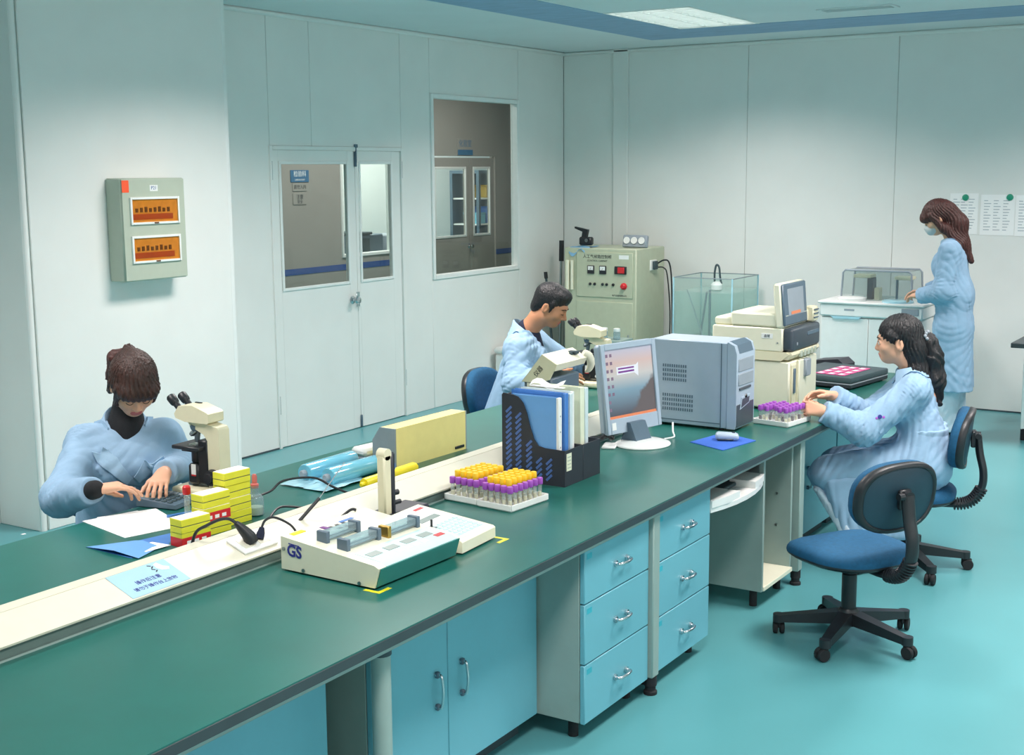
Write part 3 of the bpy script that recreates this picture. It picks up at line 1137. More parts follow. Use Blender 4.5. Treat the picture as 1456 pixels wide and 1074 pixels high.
# printed notice taped on the slope
t = thing('notice_sheet', 'pale blue printed notice taped on the cream trunking in the foreground', 'sign', (0, 0, 0))
NY = 2.485
m = MB()
m.M = slope_M(NY, .062)
m.box((0, 0, .0008), (.215, .118, .0008))
m.build('sheet', 'sheet_blue', t)
Ms = slope_M(NY, .062, .0045)
text('lettering', '操作后注意', .0185, 'blue_print', t, Ms @ Matrix.Translation((-.005, -.005, 0)))
text('lettering', '请勿于操作台上放物', .0175, 'blue_print', t, Ms @ Matrix.Translation((0, -.032, 0)))
m = MB()
m.M = slope_M(NY, .062, .0046)
for k in range(4):
    m.box((.042 + .004 * (k % 2), .048 - k * .010, 0), (.012, .004, .0004), 0, 0, rot=(0, 0, R(35 if k % 2 else -35)))
m.build('print', 'dark_print', t)
m = MB()
m.M = slope_M(NY, .062, .0046)
m.prism([(.058, .048), (.072, .052), (.080, .030), (.094, .020), (.086, .008), (.064, .016), (.056, .030)], 0, .0004, 'xy')
m.build('picture', 'white_paper', t)

# ================================================================== THINGS ON THE BENCH
# ---- long straw-coloured box on the far side
t = thing('instrument_box', 'long straw-yellow box with grey ends standing on the far side of the bench', 'box', (-3.235, 4.40, HB), R(-2))
pr = [(-.075, .0), (-.075, .112), (-.035, .168), (.045, .168), (.045, .0)]
MB().prism(pr, -.235, .24, 'xz').build('body', 'box_straw', t)
MB().prism([(x * 1.0, z) for x, z in pr], -.243, -.235, 'xz').build('end_panel', 'box_grey', t)
MB().prism([(x * 1.0, z) for x, z in pr], .24, .248, 'xz').build('end_panel', 'box_grey', t)
MB().prism([(-.076, .111), (-.075, .114), (-.036, .169), (-.033, .169)], -.235, .24, 'xz').build('chamfer_panel', 'box_grey', t)
MB().bb(.045, .05, .16, .225, .012, .024, .002).build('latch', 'black_plastic', t)
# white end piece beside it
t = thing('adapter_box', 'small white box with a grey underside beside the yellow box end', 'box', (-3.40, 4.23, HB), R(-8))
MB().bb(-.05, .05, -.05, .06, 0, .03, .006).build('base', 'grey_plastic', t)
MB().bb(-.045, .045, -.06, .07, .03, .065, .012).build('body', 'white_plastic', t)

# ---- rolls of blue film and a yellow roll
def film_roll(loc, rz, length, r_, label, film='film_blue', core='grey_plastic', tail=True):
    t = thing('film_roll', label, 'roll', loc, rz)
    m = MB()
    L = length / 2
    m.lathe([(r_ * .4, -L), (r_ * .93, -L), (r_, -L + .006), (r_, L - .006), (r_ * .93, L), (r_ * .4, L)], (0, 0, r_), (0, 1, 0), 26)
    m.build('roll', film, t)
    for s in (-1, 1):
        MB().lathe([(r_ * .42, 0), (r_ * .42, .014), (r_ * .3, .02), (r_ * .1, .02)], (0, s * L, r_), (0, s, 0), 16).build('core', core, t)
    if tail:
        pts = [(-.02, .004), (.03, .004), (.05, .014), (.065, .004)]
        m = MB()
        rr = random.Random(int(loc[1] * 1000))
        vs, fs = [], []
        nx, ny = 10, 8
        for i in range(nx):
            for j in range(ny):
                u, v = i / (nx - 1), j / (ny - 1)
                vs.append((-.05 + u * .12, -L - .09 + v * (length * .55 + .09), .004 + .010 * abs(math.sin(u * 7 + v * 5)) * (1 - abs(2 * v - 1)) + .004 * rr.random()))
        for i in range(nx - 1):
            for j in range(ny - 1):
                fs.append((i * ny + j, (i + 1) * ny + j, (i + 1) * ny + j + 1, i * ny + j + 1))
        m.add(vs, fs)
        o = m.build('loose_film', 'film_pale', t, ang=180)
    return t


film_roll((-3.375, 3.95, HB), R(1), .30, .036, 'pale blue film roll in plastic, the one farther from the trunking')
film_roll((-3.245, 3.94, HB), R(-2), .29, .036, 'pale blue film roll in plastic, the one nearer the trunking')
film_roll((-3.10, 3.99, HB), R(1), .33, .022, 'thin bright yellow roll lying along the trunking', 'roll_yellow', 'roll_yellow', False)

# ---- loose cables on the far side
def cable(label, pts, r_=.0045, mt='black_plastic', name='cable'):
    o = MB().tube(pts, r_, 8).build(name, mt)
    return tag(o, label, 'cable')


cable('black cable arching from behind the microscope to the blue film rolls',
      [(-3.36, 3.42, HB + .006), (-3.33, 3.55, HB + .02), (-3.32, 3.62, HB + .05), (-3.24, 3.70, HB + .055), (-3.14, 3.70, HB + .03), (-3.05, 3.72, HB + .008), (-2.94, 3.78, HB + .006)])
cable('short pair of black leads lying behind the dropper bottle',
      [(-3.10, 3.30, HB + .006), (-3.14, 3.40, HB + .02), (-3.09, 3.46, HB + .012), (-2.99, 3.50, HB + .006), (-2.97, 3.44, HB + .006), (-3.07, 3.38, HB + .008)])

# ---- control unit with cuvette holders
t = thing('control_unit', 'cream and teal bench analyser with three glass cuvette holders on its sloping top', 'analyser', (-2.668, 2.888, HB), R(-1.5))
pr = [(0, .006), (0, .108), (.366, .074), (.384, .066), (.366, .006)]
m = MB()
m.prism(pr, 0, .398, 'xz')
b = m.build('housing', 'cream_pale', t)
sl = (.074 - .108) / .366


def ztop(x):
    return .108 + sl * x


n_ = Vector((-sl, 0, 1)).normalized()
MB().prism([(.386, .0655), (.388, .0645), (.370, .008), (.367, .008)], .006, .392, 'xz').build('front_panel', 'teal_panel', t)
MB().prism([(.262, ztop(.262) - .001), (.262, ztop(.262) + .0015), (.362, ztop(.362) + .0015), (.384, .0675), (.384, .065)], .035, .385, 'xz').build('display_panel', 'key_teal', t)
for k in range(4):
    y = .075 + k * .082
    MB().prism([(.290, ztop(.290) + .001), (.290, ztop(.290) + .0028), (.318, ztop(.318) + .0028), (.318, ztop(.318) + .001)], y - .026, y + .026, 'xz').build('display', 'lcd_grey', t)
MB().prism([(.325, ztop(.325) + .001), (.325, ztop(.325) + .0024), (.345, ztop(.345) + .0024), (.345, ztop(.345) + .001)], .335, .375, 'xz').build('logo_plate', 'red_print', t)
for k in range(6):
    y = .075 + k * .04
    MB().prism([(.332, ztop(.332) + .001), (.332, ztop(.332) + .0022), (.348, ztop(.348) + .0022), (.348, ztop(.348) + .001)], y - .012, y + .012, 'xz').build('key', 'white_plastic', t)
for x, y0, y1, mt in ((.125, .045, .205, 'slate_plastic'), (.215, .035, .195, 'slate_plastic'), (.225, .215, .375, 'brass')):
    z = ztop(x)
    gb = MB()
    gb.bb(x - .016, x + .016, y0 + .016, y1 - .016, z + .008, z + .03, .001)
    g_ = gb.build('cuvette_holder', 'jar_glass', t)
    for k, yy in enumerate((y0, y1 - .016)):
        MB().bb(x - .021, x + .021, yy, yy + .016, z - .004, z + .034, .002).build('end_block', mt if k == 0 else 'slate_plastic', g_)
    for xx in (-.012, .012):
        MB().cyl((x + xx, y0 + .01, z + .006), (x + xx, y1 - .01, z + .006), .003, seg=8).build('rod', 'steel', g_)
for y, x in ((.05, .30), (.17, .05), (.20, .05), (.23, .05), (.185, .075), (.215, .075), (.245, .075)):
    if x < .2:
        MB().bb(x - .006, x + .006, y - .008, y + .008, ztop(x) - .002, ztop(x) + .0008, .0003).build('slot', 'black_plastic', t)
MB().bb(.006, .026, .03, .085, ztop(.016) - .004, ztop(.016) + .002, .0008).build('sticker', 'roll_yellow', t)
MB().bb(.03, .045, .225, .29, ztop(.04) - .003, ztop(.04) + .001, .0004).build('label_strip', 'folder_mid', t)
MB().bb(.03, .06, .14, .158, ztop(.045) - .003, ztop(.045) + .003, .001).build('button', 'cap_plum', t)
for x, z in ((.012, .07), (.09, .014), (.31, .012)):
    MB().cyl((x, .0, z), (x, -.003, z), .006, seg=12).build('screw', 'steel', t)
text('lettering', 'GS', .05, 'blue_print', t, face_M((.055, -.0008, .066), (1, 0, -.05), (0.05, 0, 1)), bold=.0014)
MB().prism([(.032, .088), (.075, .085), (.075, .088), (.032, .091)], -.0012, 0, 'xz').build('logo_bar', 'blue_print', t)
for x in (.03, .34):
    for y in (.03, .37):
        MB().cyl((x, y, 0), (x, y, .007), .012, seg=12).build('foot', 'rubber', t)
cable('thin black lead rising from the rear of the cream analyser', [(-2.70, 3.10, ZN + .01), (-2.69, 3.13, ZN + .03), (-2.70, 3.17, ZN + .035), (-2.67, 3.22, HB + .1125), (-2.655, 3.235, HB + .1125)], .005)

# ---- keypad console beside it
t = thing('keypad_console', 'white keypad console with a small display right of the cream analyser', 'console', (-2.282, 3.30, HB), R(4))
pr = [(-.30, .006), (-.30, .082), (-.008, .046), (0, .04), (0, .006)]
MB().prism(pr, 0, .215, 'xz').build('housing', 'cream_pale', t)
s2 = (.046 - .082) / .292


def zt(x):
    return .082 + s2 * (x + .30)


MB().prism([(-.285, zt(-.285) - .001), (-.285, zt(-.285) + .0015), (-.02, zt(-.02) + .0015), (-.02, zt(-.02) - .001)], .012, .203, 'xz').build('fascia', 'white_plastic', t)
MB().prism([(-.205, zt(-.205)), (-.205, zt(-.205) + .0028), (-.18, zt(-.18) + .0028), (-.18, zt(-.18))], .05, .165, 'xz').build('display', 'lcd_grey', t)
MB().prism([(-.275, zt(-.275)), (-.275, zt(-.275) + .0024), (-.262, zt(-.262) + .0024), (-.262, zt(-.262))], .14, .19, 'xz').build('logo_plate', 'red_print', t)
for i in range(6):
    for j in range(7):
        x, y = -.14 + i * .019, .035 + j * .024
        MB().prism([(x, zt(x)), (x, zt(x) + .004), (x + .013, zt(x + .013) + .004), (x + .013, zt(x + .013))], y - .009, y + .009, 'xz').build('key', 'key_teal', t)
MB().cyl((-.135, .035, zt(-.135)), (-.135, .035, zt(-.135) + .03), .004, seg=8).build('toggle', 'black_plastic', t)
MB().bb(-.15, -.12, .022, .048, zt(-.135) - .002, zt(-.135) + .006, .002).build('toggle_base', 'steel', t)
for x in (-.27, -.03):
    for y in (.02, .195):
        MB().cyl((x, y, 0), (x, y, .007), .01, seg=10).build('foot', 'rubber', t)

# yellow corner marks taped on the worktop
for k, (x, y, lb) in enumerate([(-2.272, 2.862, 'yellow corner tape mark on the worktop by the cream analyser'), (-2.255, 3.535, 'yellow corner tape mark on the worktop by the keypad console')]):
    m = MB()
    s = -1 if k else 1
    m.prism([(0, 0), (-.06, 0), (-.06, .014), (-.014, .014), (-.014, .06), (0, .06)] if not k else [(0, 0), (-.06, 0), (-.06, -.014), (-.014, -.014), (-.014, -.06), (0, -.06)], HB, HB + .0006, 'xy')
    m.M = Matrix.Identity(4)
    me = m.build('tape_mark', 'tape_yellow')
    me.location = (x, y, 0)
    tag(me, lb, 'tape')

# ---- black stand with a cream column behind the console
t = thing('column_stand', 'cream upright column on a flat black stand behind the cream analyser', 'stand', (-2.70, 3.50, HB))
m = MB()
m.bb(-.045, .068, -.12, .115, 0, .055, .008)
m.build('base', 'holder_black', t)
m = MB()
m.bb(.005, .04, -.105, -.065, .05, .262, .006)
m.cyl((.005, -.085, .262), (.04, -.085, .262), .02, seg=20)
m.build('column', 'cream_plastic', t)
MB().bb(.008, .042, -.066, -.045, .05, .265, .006).build('rail', 'holder_black', t)
MB().cyl((.025, -.046, .085), (.03, -.01, .085), .008, seg=12).build('knob', 'black_plastic', t)
MB().cyl((.025, -.046, .12), (.03, -.022, .12), .010, seg=12).build('knob', 'black_plastic', t)
MB().bb(.012, .034, -.06, -.035, .20, .225, .003).build('clamp', 'folder_mid', t)
o = MB()
o.cyl((-2.82, 3.22, .86), (-2.79, 3.345, .985), .0016, seg=6)
p_ = o.build('needle', 'steel')
MB().cyl((-2.835, 3.155, .815), (-2.815, 3.24, .88), .006, seg=10).build('grip', 'black_plastic', p_)
tag(p_, 'thin probe with a black grip leaning on the cream trunking', 'probe')

# ---- test tubes
def make_tube(cap, tall, fill=None):
    t = thing('test_tube', 'tube', 'test tube', (0, 0, 0))
    r_, h = .0075, (.078 if tall else .060)
    MB().lathe([(.003, 0), (.006, .002), (r_, .007), (r_, h)], seg=10).build('glass', 'tube_glass', t)
    if fill:
        MB().lathe([(.002, .0015), (.006, .004), (.0064, .008), (.0064, .026)], seg=8).build('contents', fill, t)
    else:
        MB().lathe([(.002, .0015), (.006, .004), (.0064, .008), (.0064, .022)], seg=8).build('contents', 'serum', t)
    m = MB()
    m.lathe([(.0105, h - .010), (.0115, h - .008), (.0115, h + .012), (.010, h + .0145), (.003, h + .0145)], seg=12)
    m.build('cap', cap, t)
    return t


def rack(loc, rz, nx, ny, px, py, label, lx, ly):
    t = thing('tube_rack', label, 'rack', loc, rz)
    m = MB()
    m.bb(-lx / 2, lx / 2, -ly / 2, ly / 2, 0, .014, .003)
    m.build('base', 'white_plastic', t)
    m = MB()
    for s in (-1, 1):
        m.bb(s * lx / 2 - .003, s * lx / 2 + .003, -ly / 2, ly / 2, .005, .026, .001)
        m.bb(-lx / 2 + .003, lx / 2 - .003, s * ly / 2 - .003, s * ly / 2 + .003, .005, .026, .001)
    m.build('rim', 'white_plastic', t)
    return t


tubeP = make_tube('cap_purple', False)
tubeY = make_tube('cap_yellow', True)
tubeB = make_tube('cap_purple', False, 'blood_dark')
used = set()
ROWS = ['front', 'second', 'third', 'fourth', 'fifth', 'sixth', 'rear']
COLS = ['leftmost', 'second from left', 'middle', 'second from right', 'rightmost']


def put_tube(proto, loc, rz, label, group):
    if proto.name in used:
        o = dup(proto, loc, rz, label, group)
    else:
        used.add(proto.name)
        o = proto
        o.location = loc
        o.rotation_euler = (0, 0, rz)
        o['label'] = label
        o['group'] = group
    return o


for name, cx, cy, rz, side in (('left', -2.652, 3.955, R(-5), 'left'), ('right', -2.494, 3.935, R(-5), 'right')):
    rack((cx, cy, HB), rz, 5, 6, .03, .033, 'white tube rack of yellow and purple caps, %s of the pair' % side, .155, .222)
    ca, sa = math.cos(rz), math.sin(rz)
    for i in range(5):
        for j in range(7):
            lx, ly = -.056 + i * .028, -.090 + j * .030
            x, y = cx + lx * ca - ly * sa, cy + lx * sa + ly * ca
            purple = j == 0 or i == 4
            put_tube(tubeP if purple else tubeY, (x, y, HB + .014), random.random() * 6,
                     ('purple-capped tube, %s rack of the pair, %s row, %s' if purple else 'tall yellow-capped tube, %s rack of the pair, %s row, %s') % (side, ROWS[j], COLS[i]),
                     ('purple tubes, %s rack' if purple else 'yellow tubes, %s rack') % side)

cx, cy, rz = -2.215, 5.905, R(-8)
rack((cx, cy, HB), rz, 5, 6, .03, .033, 'white tube rack with purple caps near the seated woman\'s hands', .185, .222)
ca, sa = math.cos(rz), math.sin(rz)
for i in range(5):
    for j in range(6):
        if (i, j) in ((2, 0), (0, 5), (2, 5)):
            continue
        lx, ly = -.070 + i * .034, -.082 + j * .033
        x, y = cx + lx * ca - ly * sa, cy + lx * sa + ly * ca
        dark = (i * 3 + j * 2) % 5 < 2
        put_tube(tubeB if dark else tubeP, (x, y, HB + .014), random.random() * 6,
                 ('purple-capped dark blood tube near the seated woman, %s row, %s' if dark else 'purple-capped clear tube near the seated woman, %s row, %s') % (ROWS[j], COLS[i]),
                 'dark purple-capped tubes, far rack' if dark else 'clear purple-capped tubes, far rack')

# ---- black two-bay file holder with folders
HX0, HX1, HY0, HY1 = -2.737, -2.453, 4.243, 4.523
t = thing('file_holder', 'black plastic desk file holder with slotted sides, full of folders', 'file holder', (HX0, HY0, HB))
hw, hd = HX1 - HX0, HY1 - HY0
side = [(0, 0), (0, .338), (.006, .345), (.045, .343), (.075, .335), (.098, .312), (.114, .275), (.128, .225), (.146, .175), (.166, .150), (.195, .144), (hw, .142), (hw, 0)]
for y0 in (0, hd / 2 - .002, hd - .004):
    sp = MB().prism(side, y0, y0 + .004, 'xz').build('side_panel', 'holder_black', t)
    if y0 == 0:
        m = MB()
        for c_, (x0, ztop_) in enumerate(((.018, .315), (.062, .285), (.110, .185), (.155, .125), (.200, .120))):
            z = .03
            while z < ztop_ - .012:
                m.box((x0 + .014, -.0006, z), (.0095, .0016, .034), 0, 0, rot=(0, R(46), 0))
                z += .021
        s_ = m.build('slot', 'holder_slot', sp)
        s_['kind'] = 'stuff'
        s_['label'] = 'rows of slanted blue slots'
MB().bb(0, .004, .004, hd - .004, 0, .338, .001).build('back_panel', 'holder_black', t)
MB().bb(.004, hw - .004, .004, hd - .004, 0, .005).build('bottom', 'holder_black', t)
for k in range(2):
    y0 = .004 + k * hd / 2
    MB().bb(hw - .004, hw, y0, y0 + hd / 2 - .006, 0, .142, .001).build('front_panel', 'holder_black', t)
MB().bb(hw, hw + .0012, .012, .05, .06, .128).build('label_card', 'folder_cream', t)
m = MB()
for k in range(4):
    m.bb(hw + .0012, hw + .0018, .018, .045, .07 + k * .014, .074 + k * .014)
o = m.build('print', 'box_green', t)
o['kind'] = 'stuff'


def folder(y, th, h, x0, x1, mt, label, spine='folder_light', lean=0, holes=False, zb=.006):
    t = thing('folder', label, 'folder', (HX0 + x0, HY0 + y, HB + zb))
    w = x1 - x0
    m = MB()
    m.bb(0, w - .012, 0, .0015, 0, h)
    m.bb(0, w - .012, th - .0015, th, 0, h)
    m.build('cover', mt, t)
    MB().bb(w - .013, w, 0, th, 0, h, .002).build('spine', spine, t)
    MB().bb(.003, w - .016, .002, th - .002, .003, h - .006).build('pages', 'white_paper', t)
    if holes:
        for z in (.06, .14, .2, .26):
            MB().cyl((w, th / 2, z * h / .33), (w + .0008, th / 2, z * h / .33), .0035, seg=8).build('hole', 'grey_plastic', t)
    t.rotation_euler = (R(lean), 0, 0)
    return t


folder(.010, .024, .336, .030, .252, 'folder_blue', 'front light blue folder with a white punched spine in the black holder', 'white_plastic', 0, True)
folder(.040, .026, .350, .020, .262, 'folder_mid', 'second blue folder, a deeper blue spine, in the black holder', 'folder_mid')
folder(.070, .020, .346, .02, .268, 'folder_light', 'pale grey folder in the middle of the black holder', 'folder_light')
folder(.094, .018, .350, .03, .262, 'folder_light', 'white ring folder past the pale grey one in the holder', 'white_plastic')
folder(.155, .030, .358, .02, .266, 'folder_cream', 'cream folder in the rear bay of the black holder', 'folder_cream')
folder(.200, .024, .35, .03, .262, 'folder_light', 'last pale folder at the rear of the black holder', 'folder_light')
m = MB()
vs, fs = [], []
for i in range(8):
    for j in range(3):
        vs.append((HX0 + .05 + i * .022, HY0 + .125 + j * .012, HB + .362 + .012 * math.sin(i * 1.1) + .008 * j))
for i in range(7):
    for j in range(2):
        fs.append((i * 3 + j, (i + 1) * 3 + j, (i + 1) * 3 + j + 1, i * 3 + j + 1))
# crumpled tissue lying on the folders
m.add(vs, fs)
m.bb(HX0 + .05, HX0 + .2, HY0 + .126, HY0 + .148, HB + .357, HB + .361, .001)
tag(m.build('tissue', 'white_paper', ang=180), 'white crumpled tissue lying on top of the folders', 'tissue')

# ---- cream hooded instrument behind the holder
t = thing('hooded_instrument', 'cream angled hood over a grey body behind the file holder', 'instrument', (-2.95, 4.95, HB))
t.location = (-2.995, 4.95, ZK - .08 + .0)
t.location.z = HB
pr = [(-.11, .25), (.01, .395), (.115, .338), (.075, .262), (.055, .30), (-.055, .245)]
MB().prism([(-.09, .262), (.018, .393), (.095, .352), (.082, .322), (.02, .352), (-.055, .262)], 0, .27, 'xz').build('hood', 'cream_pale', t)
MB().prism([(-.088, .264), (.018, .3925), (.0945, .3515), (.058, .282), (.0, .262)], -.004, .0005, 'xz').build('end_panel', 'cream_plastic', t)
m = MB()
m.bb(-.085, .06, .008, .262, .0, .285, .006)
m.build('body', 'slate_plastic', t)
text('lettering', '仪器', .028, 'dark_print', t, face_M((.0, -.0048, .315), (1, 0, 1.15), (-1.15, 0, 1)))
m = MB()
m.bb(.03, .075, .20, .235, .372, .386, .003)
m.bb(.045, .062, .185, .20, .366, .382, .003)
m.build('clip', 'cab_dark', t)
MB().tube([(.075, .272, .372), (.092, .292, .355), (.098, .302, .322), (.088, .300, .292), (.072, .296, .280)], [.016, .020, .019, .014, .006], 12).build('spout', 'cream_pale', t)

# ---- microscopes
def microscope(loc, rz, label):
    t = thing('microscope', label, 'microscope', loc, rz)
    v, f = rbox((.215, .150, .038), .012, 3)
    m = MB()
    m.add(v, f, 0, Matrix.Translation((-.005, 0, .022)))
    m.build('base', 'cream_plastic', t)
    m = MB()
    m.prism([(.052, .03), (.112, .03), (.112, .278), (.104, .292), (-.03, .318), (-.045, .30), (-.03, .286), (.034, .258), (.052, .235)], -.031, .031, 'xz')
    m.build('arm', 'cream_plastic', t)
    m = MB()
    m.prism([(-.098, .318), (-.104, .335), (-.08, .368), (-.01, .375), (.066, .352), (.074, .345), (.074, .312), (.066, .306), (-.05, .306)], -.045, .045, 'xz')
    m.cyl((-.005, 0, .296), (-.005, 0, .31), .036, seg=20)
    m.build('head', 'cream_plastic', t)
    for s in (-1, 1):
        e = MB()
        d = Vector((-.72, 0, .69)).normalized()
        p = Vector((-.082, s * .031, .352))
        e.lathe([(.013, 0), (.013, .03), (.017, .034), (.019, .044), (.019, .066), (.015, .073), (.006, .073)], p, d, 18)
        e.build('eyepiece', 'black_plastic', t)
    MB().bb(-.045, -.01, .012, .02, .375, .379, .001).build('scale', 'black_plastic', t)
    m = MB()
    m.lathe([(.033, 0), (.034, .01), (.028, .024), (.012, .03)], (-.018, 0, .292), (-.25, 0, -1), 20)
    m.build('nosepiece', 'slate_plastic', t)
    for k, (ax, L) in enumerate((((-.12, 0, -1), .048), ((-.85, .15, -.75), .036), ((-.5, .75, -.6), .03), ((-.5, -.75, -.6), .032))):
        d = Vector(ax).normalized()
        e = MB()
        p = Vector((-.024, 0, .270)) + d * .006
        e.lathe([(.011, 0), (.012, L * .4), (.011, L * .45), (.011, L * .75), (.006, L)], p, d, 12)
        e.build('objective', 'steel' if k else 'grey_plastic', t)
    m = MB()
    m.bb(-.105, .038, -.068, .068, .196, .211, .003)
    m.bb(-.07, .01, -.05, .05, .186, .196, .002)
    st = m.build('stage', 'black_plastic', t)
    MB().bb(-.05, .0, -.035, .04, .2112, .2135).build('slide', 'clear_glass', st)
    MB().lathe([(.026, 0), (.026, .045), (.02, .055)], (-.028, 0, .186), (0, 0, -1), 16).build('condenser', 'black_plastic', t)
    MB().bb(.0, .053, -.034, .034, .055, .235, .006).build('focus_block', 'black_plastic', t)
    MB().bb(-.052, .005, -.040, .040, .05, .135, .010).build('lamp_house', 'black_plastic', t)
    MB().bb(-.030, -.006, -.0415, -.0395, .092, .135, .0005).build('label_plate', 'white_plastic', t)
    MB().bb(-.030, -.006, -.0418, -.0398, .086, .092, .0003).build('label_bar', 'red_print', t)
    for s in (-1, 1):
        kb = MB().lathe([(.034, 0), (.034, .006), (.031, .008), (.031, .022), (.020, .024), (.020, .036), (.006, .038)], (.075, s * .031, .088), (0, s, 0), 22).build('focus_knob', 'black_plastic', t)
        MB().lathe([(.0085, 0), (.0085, .003), (.002, .004)], (.040, s * .034, .072), (0, s, 0), 12).build('screw', 'white_plastic', t)
    MB().lathe([(.022, 0), (.022, .012), (.014, .016)], (-.055, 0, .04), (0, 0, 1), 16).build('light_port', 'slate_plastic', t)
    return t


sc1 = microscope((-3.560, 3.450, HB), R(3), 'cream binocular microscope in front of the woman with the calculator')
sc1.scale = (.94, .94, .93)
sc2 = dup(sc1, (-3.505, 6.37, HB), R(6), 'cream binocular microscope the man is looking into')

# ---- cartons of slides: stacks
def make_carton():
    t = thing('carton', 'carton', 'box', (0, 0, 0))
    w, l, h = .060, .118, .046
    MB().bb(0, w, 0, l, 0, .031, .001).build('lower_band', 'carton_red', t)
    MB().bb(0, w, 0, l, .031, h, .001).build('sleeve', 'carton_yellow', t)
    MB().bb(.002, w - .002, .002, l - .002, h, h + .0008).build('top_label', 'white_paper', t)
    m = MB()
    for k in range(3):
        m.bb(w, w + .0005, .02 + k * .03, .038 + k * .03, .008, .02)
    m.build('print', 'white_paper', t)
    return t


def make_carton2():
    """plain yellow carton, its sleeve made of two stacked trays"""
    t = thing('carton', 'carton', 'box', (0, 0, 0))
    w, l, h = .060, .118, .046
    MB().bb(0, w, 0, l, 0, .021, .0015).build('tray', 'carton_yellow', t)
    MB().bb(0, w, 0, l, .0225, h, .0015).build('lid', 'carton_yellow', t)
    MB().bb(.002, w - .002, .002, l - .002, h, h + .0008).build('top_label', 'white_paper', t)
    MB().bb(.0005, w - .0005, .0005, l - .0005, .021, .0225).build('seam', 'cab_dark', t)
    return t


cR, cY = make_carton(), make_carton2()
seen = set()
HC = .0472
stacks = [((-3.165, 2.905), -6, ['R', 'Y'], ['red and yellow carton at the bottom of the front stack', 'plain yellow carton on top of the front stack']),
          ((-3.20, 3.035), -5, ['Y', 'R', 'Y'], ['plain yellow carton at the bottom of the middle stack', 'red and yellow carton in the middle of the middle stack', 'plain yellow carton on top of the middle stack']),
          ((-3.225, 3.163), -3, ['Y', 'Y', 'Y', 'Y'], ['lowest yellow carton of the tallest stack', 'second yellow carton from the bottom of the tallest stack', 'third yellow carton from the bottom of the tallest stack', 'topmost yellow carton of the tallest stack'])]
for (x, y), a, kinds, lbs in stacks:
    for k, (kd, lb) in enumerate(zip(kinds, lbs)):
        pr_ = cR if kd == 'R' else cY
        loc = (x + (k % 2) * .002, y - (k % 2) * .002, HB + k * HC)
        if kd in seen:
            dup(pr_, loc, R(a + (k % 3) - 1), lb, 'slide cartons by the trunking')
        else:
            seen.add(kd)
            pr_.location = loc
            pr_.rotation_euler = (0, 0, R(a))
            pr_['label'] = lb
            pr_['group'] = 'slide cartons by the trunking'

# dropper bottle and red-capped vial
t = thing('dropper_bottle', 'clear dropper bottle with a pink rubber bulb behind the carton stacks', 'bottle', (-3.195, 3.335, HB))
MB().lathe([(.02, 0), (.029, .003), (.03, .01), (.03, .055), (.024, .07), (.013, .078), (.013, .10), (.015, .102), (.015, .106)], seg=22).build('glass', 'jar_glass', t)
MB().lathe([(.004, .003), (.026, .004), (.027, .01), (.027, .03), (.004, .031)], seg=18).build('contents', 'serum', t)
MB().lathe([(.0145, .10), (.0145, .112), (.009, .116), (.0095, .14), (.006, .148), (.002, .149)], seg=14).build('bulb', 'lip', t)
t = thing('vial', 'small red-capped vial standing behind the carton stacks', 'vial', (-3.33, 3.14, HB))
MB().lathe([(.008, 0), (.010, .002), (.010, .10), (.008, .105)], seg=14).build('glass', 'tube_glass', t)
MB().lathe([(.013, .10), (.014, .105), (.014, .125), (.009, .131), (.002, .132)], seg=14).build('cap', 'red_plastic', t)

# ---- papers, plastic folder, calculator
def sheet(name, corners, z, th, mt, label, cat='paper'):
    m = MB()
    m.prism(corners, z, z + th, 'xy')
    o = m.build(name, mt)
    return tag(o, label, cat)


sheet('paper_sheet', [(-3.655, 2.955), (-3.36, 2.885), (-3.305, 3.085), (-3.60, 3.155)], HB + .0005, .0016, 'white_paper', 'lower white sheet before the woman with the calculator')
sheet('paper_sheet', [(-3.645, 3.01), (-3.385, 2.90), (-3.30, 3.095), (-3.56, 3.205)], HB + .0025, .0015, 'white_paper', 'upper white sheet before the woman with the calculator')
sheet('paper_sheet', [(-3.245, 2.795), (-3.165, 2.80), (-3.155, 2.895), (-3.235, 2.89)], HB + .0042, .0008, 'white_paper', 'small white slip in front of the carton stacks')
t = thing('plastic_folder', 'translucent sky blue plastic folder under the cartons and sheets', 'folder', (0, 0, 0))
MB().prism([(-3.385, 2.745), (-3.16, 2.735), (-3.17, 2.90), (-3.27, 3.02), (-3.30, 2.88)], HB + .0005, HB + .0012, 'xy').build('back_sheet', 'folder_mid', t)
m = MB()
vs = [(-3.385, 2.745, HB + .002), (-3.24, 2.735, HB + .014), (-3.135, 2.742, HB + .003), (-3.305, 2.88, HB + .0022), (-3.245, 2.86, HB + .016), (-3.175, 2.87, HB + .003)]
m.add(vs, [(0, 1, 4, 3), (1, 2, 5, 4)])
m.build('cover_sheet', 'folder_blue', t, ang=180)
t = thing('calculator', 'slate grey desk calculator under the woman\'s fingers', 'calculator', (-3.575, 3.285, HB + .0042), R(12))
MB().prism([(-.09, .0), (-.09, .03), (-.05, .026), (.075, .014), (.08, .0)], -.075, .075, 'xz').build('case', 'slate_plastic', t)
MB().prism([(-.082, .029), (-.082, .031), (-.052, .028), (-.052, .026)], -.055, .055, 'xz').build('display', 'lcd_grey', t)
for i in range(4):
    for j in range(5):
        x, y = -.034 + i * .025, -.054 + j * .027
        z = .026 - (x + .05) * .096
        MB().bb(x - .008, x + .008, y - .009, y + .009, z - .002, z + .004, .0015).build('key', 'cab_dark' if j < 4 else 'grey_plastic', t)
t = thing('pen', 'blue pen lying beside the calculator', 'pen', (-3.40, 3.185, HB + .011), R(70))
MB().cyl((-.06, 0, 0), (.05, 0, 0), .0048, seg=10).build('barrel', 'folder_mid', t)
MB().cyl((.05, 0, 0), (.068, 0, 0), .0048, .001, seg=10).build('tip', 'white_plastic', t)
